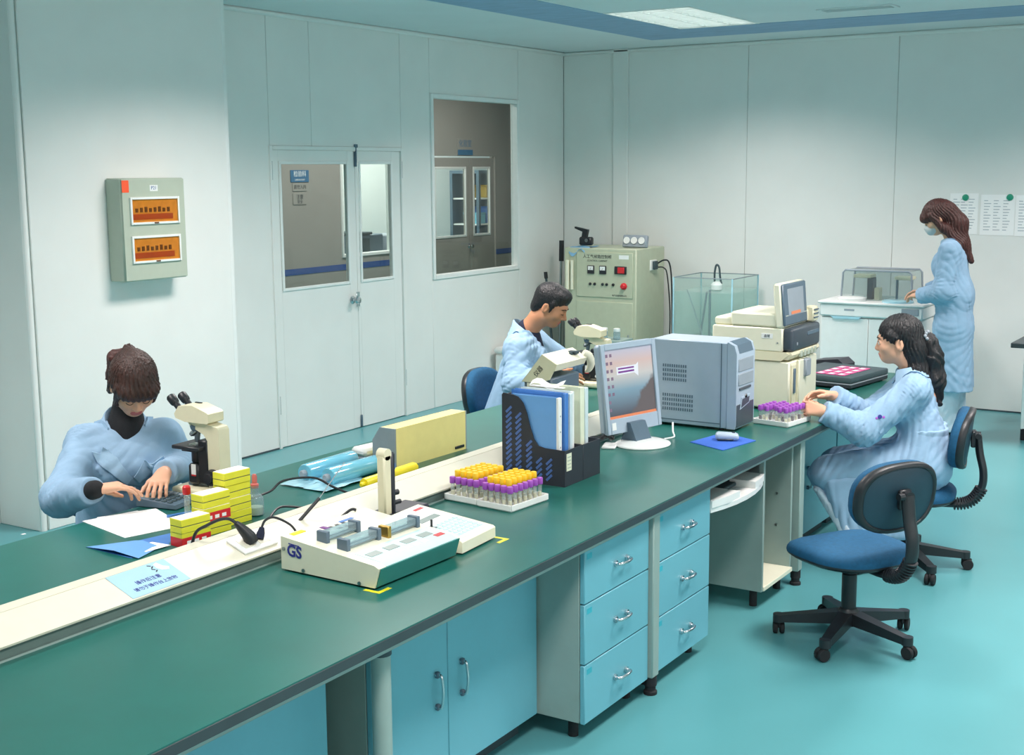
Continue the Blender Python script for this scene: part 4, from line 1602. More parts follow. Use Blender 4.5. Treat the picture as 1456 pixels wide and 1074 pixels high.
sheet('paper_scrap', [(-3.70, 2.735), (-3.69, 2.74), (-3.69, 2.75), (-3.70, 2.75)], HB, .0008, 'white_paper', 'tiny white paper scrap near the back edge of the bench', 'scrap')

# ---- flat monitor
MNX, MNY, MRZ = -2.565, 5.11, math.atan2(-.249, .968)
t = thing('monitor', 'silver flat computer monitor on a round white foot', 'monitor', (MNX, MNY, HB), MRZ)
m = MB()
m.lathe([(.02, .0), (.128, .0), (.131, .004), (.128, .009), (.10, .018), (.04, .024), (.01, .024)], (.01, 0, 0), seg=40, sx=.9, sy=1.0)
m.build('foot', 'white_plastic', t)
m = MB()
m.prism([(-.075, .016), (-.045, .10), (-.02, .10), (.02, .016)], -.05, .05, 'xz')
m.build('stand', 'slate_plastic', t)
TL = Matrix.Translation((-.035, .005, .058)) @ Matrix.Rotation(R(-7), 4, 'Y')
m = MB()
m.M = TL
w, h, bz, cb = .180, .395, .024, .066
m.bb(-.055, -.012, -w, w, 0, h, .012)
m.bb(-.014, .0, -w, -w + bz, 0, h, .003)
m.bb(-.014, .0, w - bz, w, 0, h, .003)
m.bb(-.014, -.0005, -w + bz, w - bz, 0, cb, .002)
m.bb(-.014, -.0005, -w + bz, w - bz, h - .026, h, .002)
m.build('bezel', 'pc_silver', t)
m = MB()
m.bb(-.012, -.008, -w + bz, w - bz, cb, h - .026)
sc_ = m.build('screen', 'desktop_screen', t)
sc_.data.transform(TL)
m = MB()
m.M = TL
for c_ in range(2):
    for k in range(8 if c_ == 0 else 6):
        y, z = -w + bz + .014 + c_ * .026, h - .052 - k * .034
        m.bb(-.0082, -.0074, y - .007, y + .007, z - .006, z + .008)
o = m.build('icons', 'icon_dim', t)
o['kind'] = 'stuff'
m = MB()
m.M = TL
m.bb(-.0082, -.0074, -w + bz, w - bz, cb, cb + .011)
m.build('taskbar', 'screen_orange', t)
m = MB()
m.M = TL
m.prism([(-.085, .255), (.03, .255), (.055, .238), (.06, .30), (.045, .29), (-.085, .29)], -.0081, -.0074, 'yz')
m.build('logo', 'icon_pale', t)
m = MB()
m.M = TL
m.bb(-.0076, -.0070, -.075, .03, .262, .270)
m.bb(-.0076, -.0070, -.075, .03, .277, .284)
m.build('logo_bars', 'cap_plum', t)
m = MB()
m.M = TL
m.bb(-.0008, .0006, -w + .03, -w + .055, .018, .05)
m.build('sticker', 'white_plastic', t)
m = MB()
m.M = TL
m.bb(-.001, .0012, -.012, .026, .028, .036, .0005)
m.build('power_button', 'steel', t)
cable('white monitor lead curling on the worktop behind the round foot', [(-2.53, 5.36, HB + .06), (-2.515, 5.33, HB + .025), (-2.50, 5.31, HB + .005), (-2.52, 5.25, HB + .004)], .004, 'white_plastic')

# wires bundled between holder and monitor
rr = random.Random(3)
for k in range(3):
    pts = []
    for q in range(7):
        pts.append((-2.70 + .018 * rr.uniform(-1, 1) + .006 * q, 4.86 + q * .028 + .01 * rr.uniform(-1, 1), HB + .02 + .028 * rr.random() + (.01 if 0 < q < 6 else -.012)))
    cable(['tangled black lead by the monitor foot, uppermost loop', 'tangled black lead by the monitor foot, hanging loop', 'tangled black lead by the monitor foot, lying on the worktop'][k], pts, .004)
t = thing('power_adapter', 'small white adapter on the worktop beside the monitor foot', 'adapter', (-2.655, 4.985, HB), R(20))
MB().bb(-.03, .03, -.05, .05, 0, .012, .004).build('case', 'white_plastic', t)
MB().cyl((0, .05, .006), (0, .062, .006), .003, seg=8).build('plug_lead', 'black_plastic', t)

# ---- mouse and pad
o = sheet('mouse_pad', [(-2.395, 5.255), (-2.20, 5.165), (-2.155, 5.43), (-2.35, 5.52)], HB, .003, 'pad_blue', 'blue mouse pad on the worktop', 'mouse pad')
t = thing('mouse', 'silver and dark computer mouse on the blue pad', 'mouse', (-2.27, 5.375, HB + .003), R(25))
v, f = rbox((.105, .062, .036), .016, 4)
m = MB()
m.add([(x, y, max(0, z + .018) * (1 - .35 * (x / .0525 * .5 + .2) ** 2)) for x, y, z in v], f)
m.build('shell', 'pc_silver', t)
MB().bb(-.048, .03, -.0325, .0325, .001, .014, .006).build('side_grip', 'pc_dark', t)
MB().cyl((.028, -.004, .031), (.028, .004, .031), .007, seg=12).build('wheel', 'pc_dark', t)

# ---- PC tower
t = thing('computer_tower', 'silver computer tower with perforated side, behind the monitor', 'computer', (-2.515, 5.675, HB))
x0, x1, y0, y1, h = -.225, .205, -.107, .107, .412
m = MB()
m.bb(x0, x1 - .045, y0, y1, .012, h, .004)
m.build('case', 'pc_silver', t)
pr = [(x1 - .045, .012), (x1 - .006, .012), (x1, .03), (x1, h - .05), (x1 - .012, h - .012), (x1 - .045, h + .004)]
MB().prism(pr, y0 - .002, y1 + .002, 'xz').build('front_bezel', 'pc_silver', t)
MB().prism([(x1 - .05, h + .003), (x1 - .046, h + .006), (x1 - .012, h - .010), (x1 + .001, h - .05), (x1 - .002, h - .05)], y0 + .03, y1 - .02, 'xz').build('top_trim', 'slate_plastic', t)
MB().bb(x1 - .001, x1 + .003, y0 + .02, y1 - .02, h - .135, h - .075, .002).build('drive_bay', 'grey_plastic', t)
MB().bb(x1 - .001, x1 + .004, y0 + .02, y1 - .02, h - .20, h - .145, .002).build('drive_bay', 'grey_plastic', t)
MB().bb(x1 - .001, x1 + .006, y0 + .03, y1 - .05, h - .222, h - .21, .002).build('drive_slot', 'pc_dark', t)
MB().bb(x1 - .001, x1 + .003, y0 + .004, y1 - .01, .02, .125, .002).build('lower_panel', 'pc_dark', t)
MB().prism([(-.07, .10), (.04, .12), (.05, .16), (-.05, .155)], x1, x1 + .005, 'yz').build('emblem_plate', 'pc_silver', t)
MB().prism([(-.058, .108), (.032, .124), (.038, .15), (-.045, .147)], x1 + .005, x1 + .0065, 'yz').build('emblem', 'pc_dark', t)
MB().cyl((x1, 0, h - .26), (x1 + .005, 0, h - .26), .014, seg=20).build('power_button', 'chrome', t)
m = MB()
for (zx, nx_, zz, nz_) in ((-.165, 11, .215, 4), (-.165, 14, .075, 4)):
    for i in range(nx_):
        for j in range(nz_):
            m.bb(zx + i * .0115 - .003, zx + i * .0115 + .003, y0 - .0012, y0 + .001, zz + j * .022, zz + j * .022 + .014)
o = m.build('vent_slots', 'slate_plastic', t)
o['kind'] = 'stuff'
MB().bb(x0 + .01, x1 - .08, y0 - .0015, y0, .03, .034).build('panel_seam', 'slate_plastic', t)
MB().bb(x1 - .078, x1 - .074, y0 - .0025, y0, .015, h - .004).build('panel_seam', 'slate_plastic', t)
for sx in (x0 + .04, x1 - .08):
    for sy in (y0 + .02, y1 - .02):
        MB().cyl((sx, sy, 0), (sx, sy, .013), .012, seg=10).build('foot', 'rubber', t)

# ---- cell counter (cream two-storey analyser)
t = thing('blood_analyser', 'cream two-storey blood analyser with a tilted display on top', 'analyser', (-2.27, 6.17, HB))
m = MB()
m.bb(-.20, -.012, .0, .40, .012, .25, .006)
m.build('lower_body', 'cream_pale', t)
MB().bb(-.012, -.004, .02, .08, .03, .235, .002).build('probe_bay', 'cream_plastic', t)
MB().bb(-.006, .002, .036, .06, .09, .215, .002).build('probe_slot', 'slate_plastic', t)
MB().bb(-.012, .004, .10, .19, .02, .25, .004).build('door', 'cream_pale', t)
MB().bb(-.012, .02, .16, .23, .16, .25, .006).build('probe_cover', 'grey_plastic', t)
MB().bb(-.20, .012, .06, .36, .0, .022, .003).build('sample_shelf', 'cream_pale', t)
MB().bb(-.425, -.20, .02, .40, .0, .30, .006).build('rear_body', 'cream_plastic', t)
MB().prism([(-.43, .255), (-.43, .30), (-.03, .30), (-.012, .29), (-.055, .255)], -.005, .405, 'xz').build('skirt', 'cream_plastic', t)
m = MB()
m.bb(-.425, -.05, -.005, .405, .30, .418, .006)
m.build('upper_body', 'cream_pale', t)
v, f = rbox((.06, .40, .116), .018, 3)
m = MB()
m.add(v, f, 0, Matrix.Translation((-.028, .205, .359)))
m.build('front_panel', 'pc_dark', t)
MB().bb(-.0005, .004, .21, .38, .365, .385, .002).build('print_slot', 'slate_plastic', t)
MB().bb(-.0005, .003, .06, .075, .33, .345, .001).build('indicator', 'grey_plastic', t)
for k in range(5):
    MB().bb(-.012, .003, .12 + k * .05, .15 + k * .05, .264, .296, .002).build('key', 'box_green', t)
MB().prism([(-.06, .262), (-.06, .30), (-.004, .30), (.0, .285), (-.02, .262)], .0, .40, 'xz').build('key_ledge', 'cream_plastic', t)
MB().bb(-.33, -.04, .0, .36, .42, .49, .010).build('top_box', 'cream_pale', t)
MB().bb(-.425, -.33, .02, .38, .418, .458, .008).build('rear_box', 'cream_pale', t)
MB().bb(-.318, -.05, .01, .35, .418, .424).build('gap', 'cab_dark', t)
Td = Matrix.Translation((-.045, .155, .42)) @ Matrix.Rotation(R(-5), 4, 'Y')
m = MB()
m.M = Td
m.bb(-.042, .0, -.165, .165, 0, .222, .010)
m.build('display_case', 'cream_pale', t)
m = MB()
m.M = Td
m.bb(-.006, .010, -.160, .160, .008, .216, .006)
m.build('display_bezel', 'slate_plastic', t)
m = MB()
m.M = Td
m.bb(.009, .0115, -.105, .115, .055, .19, .001)
m.build('display_screen', 'grey_plastic', t)
m = MB()
m.M = Td
m.bb(.0115, .0125, -.07, .06, .06, .075)
m.build('display_bar', 'screen_orange', t)
MB().bb(-.06, -.01, .33, .40, .42, .50, .008).build('printer', 'cream_plastic', t)
for z in (.44, .46, .48):
    MB().bb(-.012, -.006, .335, .395, z, z + .006).build('printer_slot', 'slate_plastic', t)
MB().bb(-.16, -.10, -.0062, -.0048, .365, .39, .0004).build('name_plate', 'white_plastic', t)
text('lettering', '血球', .016, 'dark_print', t, face_M((-.13, -.0066, .377), (1, 0, 0), (0, 0, 1)))
MB().cyl((-.075, -.005, .345), (-.075, -.008, .345), .004, seg=10).build('screw', 'steel', t)

# ---- dark slide tray
t = thing('slide_tray', 'dark flat instrument tray holding pink labelled slides, near the bench end', 'tray', (-2.385, 7.215, HB), R(-8))
MB().bb(-.20, .20, -.235, .235, .008, .03, .004).build('base', 'holder_black', t)
MB().bb(-.202, .202, -.237, .237, .028, .034, .001).build('trim', 'grey_plastic', t)
v, f = rbox((.405, .475, .036), .010, 2)
m = MB()
m.add(v, f, 0, Matrix.Translation((0, 0, .052)))
m.build('lid', 'cab_dark', t)
for x in (-.17, .17):
    for y in (-.2, .2):
        MB().cyl((x, y, 0), (x, y, .01), .012, seg=10).build('foot', 'rubber', t)
lx0 = t.matrix_basis
k = 0
for i in range(3):
    for j in range(4):
        lx, ly = -.01 + i * .062, -.16 + j * .085
        a = R(-8)
        loc = (-2.385 + lx * math.cos(a) - ly * math.sin(a), 7.215 + lx * math.sin(a) + ly * math.cos(a), HB + .0702)
        if k == 0:
            s0 = thing('glass_slide', 'pink and white slide on the dark tray, front row, left', 'slide', loc, a, 'labelled slides on the dark tray')
            MB().bb(-.026, .026, -.036, .036, 0, .004, .001).build('slide', 'slide_pink', s0)
            MB().bb(-.016, .012, -.030, .012, .004, .0052, .0003).build('label_patch', 'slide_white', s0)
        else:
            dup(s0, loc, a + R(((k * 7) % 5) - 2), 'pink and white slide on the dark tray, %s row, %s' % (ROWS[j], ['left', 'middle', 'right'][i]))
        k += 1
t = thing('keypad_box', 'small black box with a sloping face behind the dark slide tray', 'box', (-2.52, 7.56, HB), R(-8))
MB().prism([(-.10, 0), (-.10, .07), (.06, .09), (.10, .06), (.10, 0)], -.07, .07, 'xz').build('case', 'holder_black', t)
for k in range(5):
    MB().bb(-.08 + k * .03, -.062 + k * .03, -.0725, -.07, .02, .05).build('fin', 'black_plastic', t)

# ================================================================== BACK OF THE ROOM
# ---- tall power cabinet
CX0, CX1, CY0, CY1, CH = -5.90, -5.18, 10.2, 10.76, 1.27
t = thing('power_cabinet', 'tall pale green electrical cabinet with two meters and a red switch', 'cabinet', ((CX0 + CX1) / 2, CY0, 0))
w = (CX1 - CX0) / 2
MB().bb(-w, w, 0, CY1 - CY0, .03, CH, .008).build('case', 'power_green', t)
MB().bb(-w + .02, w - .02, .03, CY1 - CY0 - .03, 0, .03).build('plinth', 'cab_dark', t)
MB().bb(-w + .13, w - .03, -.008, .002, .84, 1.235, .003).build('control_panel', 'power_green', t)
d = MB().bb(-w + .13, w - .03, -.008, .002, .10, .80, .003).build('door', 'power_green', t)
MB().bb(w - .075, w - .06, -.02, -.008, .44, .52, .003).build('latch', 'steel', d)
for x in (-.083, .037):
    mtr = MB().bb(x - .033, x + .033, -.018, -.006, 1.045, 1.118, .002).build('meter', 'black_plastic', t)
    MB().bb(x - .026, x + .026, -.0195, -.018, 1.078, 1.112, .001).build('dial', 'white_plastic', mtr)
    MB().box((x, -.0202, 1.09), (.002, .001, .024), 0, 0, rot=(0, R(30), 0)).build('needle', 'black_plastic', mtr)
s_ = MB().bb(.155, .27, -.02, -.006, 1.05, 1.118, .003).build('main_switch', 'black_plastic', t)
MB().bb(.19, .255, -.030, -.02, 1.058, 1.110, .003).build('rocker', 'red_plastic', s_)
for x in (-.09, -.045, .035, .075, .14):
    MB().lathe([(.013, 0), (.013, .008), (.009, .014), (.003, .015)], (x, -.008, .955), (0, -1, 0), 12).build('knob', 'black_plastic', t)
MB().lathe([(.03, 0), (.03, .006), (.018, .012), (.022, .03), (.016, .036), (.003, .037)], (.245, -.008, .945), (0, -1, 0), 20).build('stop_button', 'red_plastic', t)
text('lettering', '人工气候箱控制柜', .036, 'dark_print', t, face_M((-.02, -.0088, 1.195), (1, 0, 0), (0, 0, 1)))
text('lettering', 'CONTROL CABINET', .022, 'dark_print', t, face_M((-.02, -.0088, 1.16), (1, 0, 0), (0, 0, 1)))
MB().bb(.195, .29, -.0092, -.008, 1.18, 1.215).build('label_plate', 'white_plastic', t)
text('lettering', '电气设备有限公司', .018, 'dark_print', t, face_M((.20, -.0088, .86), (1, 0, 0), (0, 0, 1)))
for x, r_ in ((-w + .045, .018), (-w + .09, .014)):
    MB().cyl((x, -.022, .90), (x, -.022, 1.16), r_, seg=14).build('pipe', 'cream_pale', t)
so = MB().bb(w - .002, w + .012, .26, .38, 1.07, 1.16, .003).build('socket', 'white_plastic', t)
MB().bb(w + .012, w + .035, .29, .36, 1.075, 1.15, .004).build('plug', 'cab_dark', so)
cable('black mains cable hanging from the cabinet side socket, outer loop', [(-5.135, 10.53, 1.13), (-5.08, 10.54, 1.16), (-5.03, 10.54, 1.14), (-5.005, 10.54, 1.0), (-4.99, 10.53, .7), (-4.975, 10.5, .3), (-4.97, 10.45, .008)], .007)
cable('black mains cable hanging from the cabinet side socket, inner loop', [(-5.14, 10.55, 1.095), (-5.09, 10.56, 1.09), (-5.06, 10.57, 1.02), (-5.03, 10.57, .7), (-5.02, 10.54, .3), (-5.0, 10.5, .008)], .006)
# socket strip standing on it
t = thing('socket_strip', 'grey three-socket outlet strip propped on the green cabinet', 'socket', (-5.30, 10.42, CH))
MB().box((0, 0, .055), (.235, .05, .11), .008, 0, rot=(R(-12), 0, 0)).build('case', 'grey_plastic', t)
for k in range(3):
    MB().lathe([(.031, 0), (.031, .004), (.026, .006), (.024, .002), (.003, .002)], (-.073 + k * .073, -.031, .065), (0, -1, .2), 20).build('socket', 'white_plastic', t)
# black tool on a blue cloth
t = thing('cleaning_cloth', 'pale blue cloth draped over the left corner of the green cabinet', 'cloth', (-5.80, 10.28, CH))
m = MB()
vs, fs = [], []
for i in range(9):
    for j in range(7):
        u, v = i / 8, j / 6
        x = -.05 + u * .2
        y = .12 - v * .215
        z = .006 + .006 * math.sin(u * 9) * math.cos(v * 7)
        if y < -.085:
            z -= (-.085 - y) * (5 + 4 * math.sin(u * 8))
            y = -.088 - .004 * math.sin(u * 11)
        vs.append((x, y, z))
for i in range(8):
    for j in range(6):
        fs.append((i * 7 + j, (i + 1) * 7 + j, (i + 1) * 7 + j + 1, i * 7 + j + 1))
m.add(vs, fs)
m.build('cloth', 'cloth_blue', t, ang=180)
t = thing('spray_gun', 'black trigger tool lying on the blue cloth on the green cabinet', 'tool', (-5.76, 10.33, CH + .016))
MB().bb(-.05, .075, -.03, .03, 0, .075, .012).build('body', 'black_plastic', t)
MB().prism([(-.03, .07), (.02, .07), (.035, .14), (-.10, .165), (-.10, .15), (-.02, .12)], -.016, .016, 'xz').build('handle', 'black_plastic', t)
MB().cyl((.03, -.032, .045), (.03, -.036, .045), .016, seg=14).build('badge', 'steel', t)
# poles against the corner
t = thing('mop_pole', 'pale pole with a thick black grip leaning beside the green cabinet', 'pole', (-6.13, 10.50, 0))
MB().cyl((0, 0, 0), (0, .04, 1.12), .013, seg=12).build('shaft', 'steel', t)
MB().cyl((0, .04, 1.12), (0, .046, 1.31), .022, seg=12).build('grip', 'black_plastic', t)
t = thing('broom_pole', 'short dark pole leaning on the left wall behind the man', 'pole', (-6.05, 10.30, 0))
MB().cyl((0, 0, 0), (-.13, .05, .97), .011, seg=10).build('shaft', 'cab_dark', t)
MB().cyl((-.13, .05, .97), (-.138, .053, 1.03), .017, seg=10).build('grip', 'black_plastic', t)

# ---- glass tank on a low stand
t = thing('tank_stand', 'low white stand under the glass water tank', 'stand', (-4.55, 10.48, 0))
MB().bb(-.32, .32, -.33, .33, .46, .50, .004).build('top', 'cab_frame', t)
for x in (-.29, .29):
    for y in (-.3, .3):
        MB().bb(x - .02, x + .02, y - .02, y + .02, 0, .46, .003).build('leg', 'cab_frame', t)
MB().bb(-.27, .27, -.28, .28, .14, .16).build('shelf', 'cab_frame', t)
t = thing('water_tank', 'rectangular glass tank two-thirds full of pale water, by the back wall', 'tank', (-4.555, 10.485, .50))
a, b, h, g_ = .268, .285, .545, .008
for s in (-1, 1):
    MB().bb(-a, a, s * b - (g_ if s > 0 else 0), s * b + (g_ if s < 0 else 0), 0, h).build('pane', 'tank_glass', t)
    MB().bb(s * a - (g_ if s > 0 else 0), s * a + (g_ if s < 0 else 0), -b + g_, b - g_, 0, h).build('pane', 'tank_glass', t)
MB().bb(-a + g_, a - g_, -b + g_, b - g_, 0, .008).build('bottom_pane', 'tank_glass', t)
MB().bb(-a + g_ + .001, a - g_ - .001, -b + g_ + .001, b - g_ - .001, .009, .42).build('water', 'tank_water', t)
for sx in (-1, 1):
    for sy in (-1, 1):
        MB().bb(sx * a - .006, sx * a + .006, sy * b - .006, sy * b + .006, 0, h, .002).build('edge_seal', 'film_pale', t)
m = MB()
for s in (-1, 1):
    m.bb(-a, a, s * b - .005, s * b + .005, h - .006, h + .002, .001)
    m.bb(s * a - .005, s * a + .005, -b + .005, b - .005, h - .006, h + .0018, .001)
m.build('rim', 'box_grey', t)
t = thing('air_pump_head', 'white float with a looped hose hanging in the glass tank', 'pump', (-4.53, 10.44, .92))
MB().lathe([(.03, 0), (.05, .01), (.05, .05), (.03, .075), (.01, .08)], seg=16).build('float', 'white_plastic', t)
MB().tube([(-.02, 0, .07), (-.02, 0, .16), (-.005, 0, .22), (.02, 0, .2), (.03, 0, .12), (.035, .02, .06)], .009, 8).build('hose', 'cab_dark', t)
t = thing('stirring_rod', 'dark rod standing upright in the glass tank', 'rod', (-4.565, 10.38, .51))
MB().cyl((0, 0, 0), (0, 0, .42), .011, seg=10).build('rod', 'slate_plastic', t)
t = thing('stirring_rod', 'dark rod slanting across the glass tank', 'rod', (-4.63, 10.33, .51))
MB().cyl((0, 0, 0), (.06, 0, .41), .009, seg=10).build('rod', 'slate_plastic', t)
t = thing('stirring_rod', 'thin pale rod slanting left in the glass tank', 'rod', (-4.60, 10.30, .51))
MB().cyl((.02, 0, 0), (-.14, 0, .42), .006, seg=8).build('rod', 'grey_plastic', t)

# small stand with two jars in front of the cabinet
t = thing('jar_stand', 'low white stand in front of the green cabinet', 'stand', (-5.19, 9.80, 0))
MB().bb(-.125, .125, -.12, .12, .505, .535, .003).build('top', 'cab_frame', t)
for x in (-.105, .105):
    for y in (-.10, .10):
        MB().bb(x - .015, x + .015, y - .015, y + .015, 0, .505, .003).build('leg', 'cab_frame', t)
for k, (x, lb) in enumerate(((-5.25, 'small glass jar with a white lid, left of the two on the low stand'), (-5.13, 'small glass jar with a white lid, right of the two on the low stand'))):
    t = thing('glass_jar', lb, 'jar', (x, 9.75, .535))
    MB().lathe([(.025, 0), (.03, .004), (.03, .06), (.024, .07), (.024, .075)], seg=16).build('glass', 'jar_glass', t)
    MB().lathe([(.028, .07), (.029, .075), (.029, .095), (.02, .098), (.003, .098)], seg=16).build('lid', 'white_plastic', t)

# white bin by the left wall
t = thing('waste_bin', 'white plastic bin against the left wall behind the man', 'bin', (-6.12, 9.76, 0))
MB().bb(-.14, .14, -.17, .17, 0, .36, .02).build('body', 'white_plastic', t)
MB().bb(-.15, .15, -.18, .18, .36, .415, .02).build('lid', 'white_plastic', t)

# ---- white floor analyser with a smoked hood
AX0, AX1, AY0, AY1 = -3.46, -2.655, 10.0, 10.62
t = thing('floor_analyser', 'white floor-standing analyser with a smoked clear hood, by the standing woman', 'analyser', (AX0, AY0, 0))
L = AX1 - AX0
MB().bb(.01, L - .01, .015, AY1 - AY0, .06, .80, .006).build('cabinet', 'white_plastic', t)
MB().bb(.04, L - .04, .05, AY1 - AY0 - .03, 0, .06).build('plinth', 'cab_dark', t)
for a, b in ((.012, .388), (.392, L - .012)):
    dd = MB().bb(a, b, 0, .016, .07, .795, .004).build('door', 'white_plastic', t)
MB().bb(0, L, -.012, AY1 - AY0, .805, .905, .012).build('drawer_front', 'white_plastic', t)
MB().prism([(.09, .808), (.34, .808), (.31, .79), (.12, .79)], -.014, .0, 'xz').build('finger_grip', 'film_pale', t)
MB().bb(-.012, L + .012, -.025, AY1 - AY0 + .005, .905, .925, .006).build('top', 'white_plastic', t)
MB().bb(.20, .28, -.0135, -.012, .855, .868).build('name_plate', 'grey_plastic', t)
MB().bb(L - .16, L - .03, -.018, -.012, .84, .89, .003).build('side_display', 'grey_plastic', t)
# hood
hx0, hx1, hy0, hy1, hz = .12, .68, .14, .44, .235
fr = MB()
pts = [(hx0 + .0, .925), (hx0 + .012, .925 + hz - .02), (hx0 + .03, .925 + hz), (hx1 - .03, .925 + hz), (hx1 - .012, .925 + hz - .02), (hx1, .925)]
fr.prism(pts, hy1 - .004, hy1, 'xz')
hood = fr.build('hood', 'hood_smoke', t)
MB().prism(pts, hy0, hy0 + .004, 'xz').build('hood_pane', 'hood_smoke', hood)
MB().bb(hx0 + .03, hx1 - .03, hy0 + .004, hy1 - .004, .925 + hz - .004, .925 + hz).build('hood_pane', 'hood_smoke', hood)
m = MB()
for yy in (hy0, hy1 - .004):
    m.tube([(x, yy + .002, z) for x, z in pts], .008, 8, smooth=0)
m.build('hood_edge', 'grey_plastic', hood)
MB().bb(.19, .33, .22, .36, 1.095, 1.12, .004).build('sample_arm', 'cream_plastic', t)
MB().bb(.295, .34, .24, .34, .925, 1.095, .004).build('sample_arm_post', 'pc_dark', t)
MB().bb(.36, .40, .22, .3, .925, 1.02, .004).build('tower', 'cream_plastic', t)
MB().bb(.52, .65, .20, .34, 1.09, 1.115, .004).build('reagent_arm', 'cream_plastic', t)
MB().cyl((.53, .25, .925), (.53, .25, 1.09), .010, seg=10).build('probe_post', 'slate_plastic', t)
MB().cyl((.645, .25, .925), (.645, .25, 1.09), .008, seg=10).build('probe_post', 'slate_plastic', t)
MB().lathe([(.11, .0), (.11, .02), (.09, .03), (.02, .032)], (.22, .10, .925), seg=26).build('reagent_disc', 'white_plastic', t)
MB().lathe([(.12, .0), (.12, .012), (.10, .02), (.02, .021)], (.58, .11, .925), seg=26).build('sample_disc', 'film_pale', t)

# ---- side table at the right edge
t = thing('side_table', 'table with a black top and white leg at the right edge of the picture', 'table', (-1.9, 9.44, 0))
MB().bb(0, 2.2, 0, .9, .715, .75, .004).build('tabletop', 'bench_edge', t)
for x in (.05, 2.1):
    for y in (.40, .84) if x < 1 else (.06, .84):
        lg = MB().bb(x - .03, x + .03, y - .03, y + .03, .08, .70, .004).build('leg', 'white_plastic', t)
        MB().bb(x - .024, x + .024, y - .024, y + .024, .695, .72).build('leg_cap', 'cab_dark', lg)
        MB().cyl((x, y, 0), (x, y, .085), .033, seg=16).build('foot', 'rubber', lg)
MB().bb(.08, 2.07, .38, .42, .66, .70, .003).build('rail', 'white_plastic', t)

# ================================================================== SWIVEL CHAIRS
def puff(outline, prof, axis='z', mi=0):
    """stack of scaled outlines: prof = [(scale, height)]"""
    n = len(outline)
    vs, fs = [], []
    for s, h in prof:
        for x, y in outline:
            vs.append((x * s, y * s, h))
    for k in range(len(prof) - 1):
        for i in range(n):
            j = (i + 1) % n
            fs.append((k * n + i, k * n + j, (k + 1) * n + j, (k + 1) * n + i))
    fs.append(tuple(range(n))[::-1])
    fs.append(tuple(range((len(prof) - 1) * n, len(prof) * n)))
    return vs, fs


def superell(a, b, p, n=40):
    out = []
    for i in range(n):
        t_ = 2 * math.pi * i / n
        c, s = math.cos(t_), math.sin(t_)
        out.append((a * math.copysign(abs(c) ** (2 / p), c), b * math.copysign(abs(s) ** (2 / p), s)))
    return out


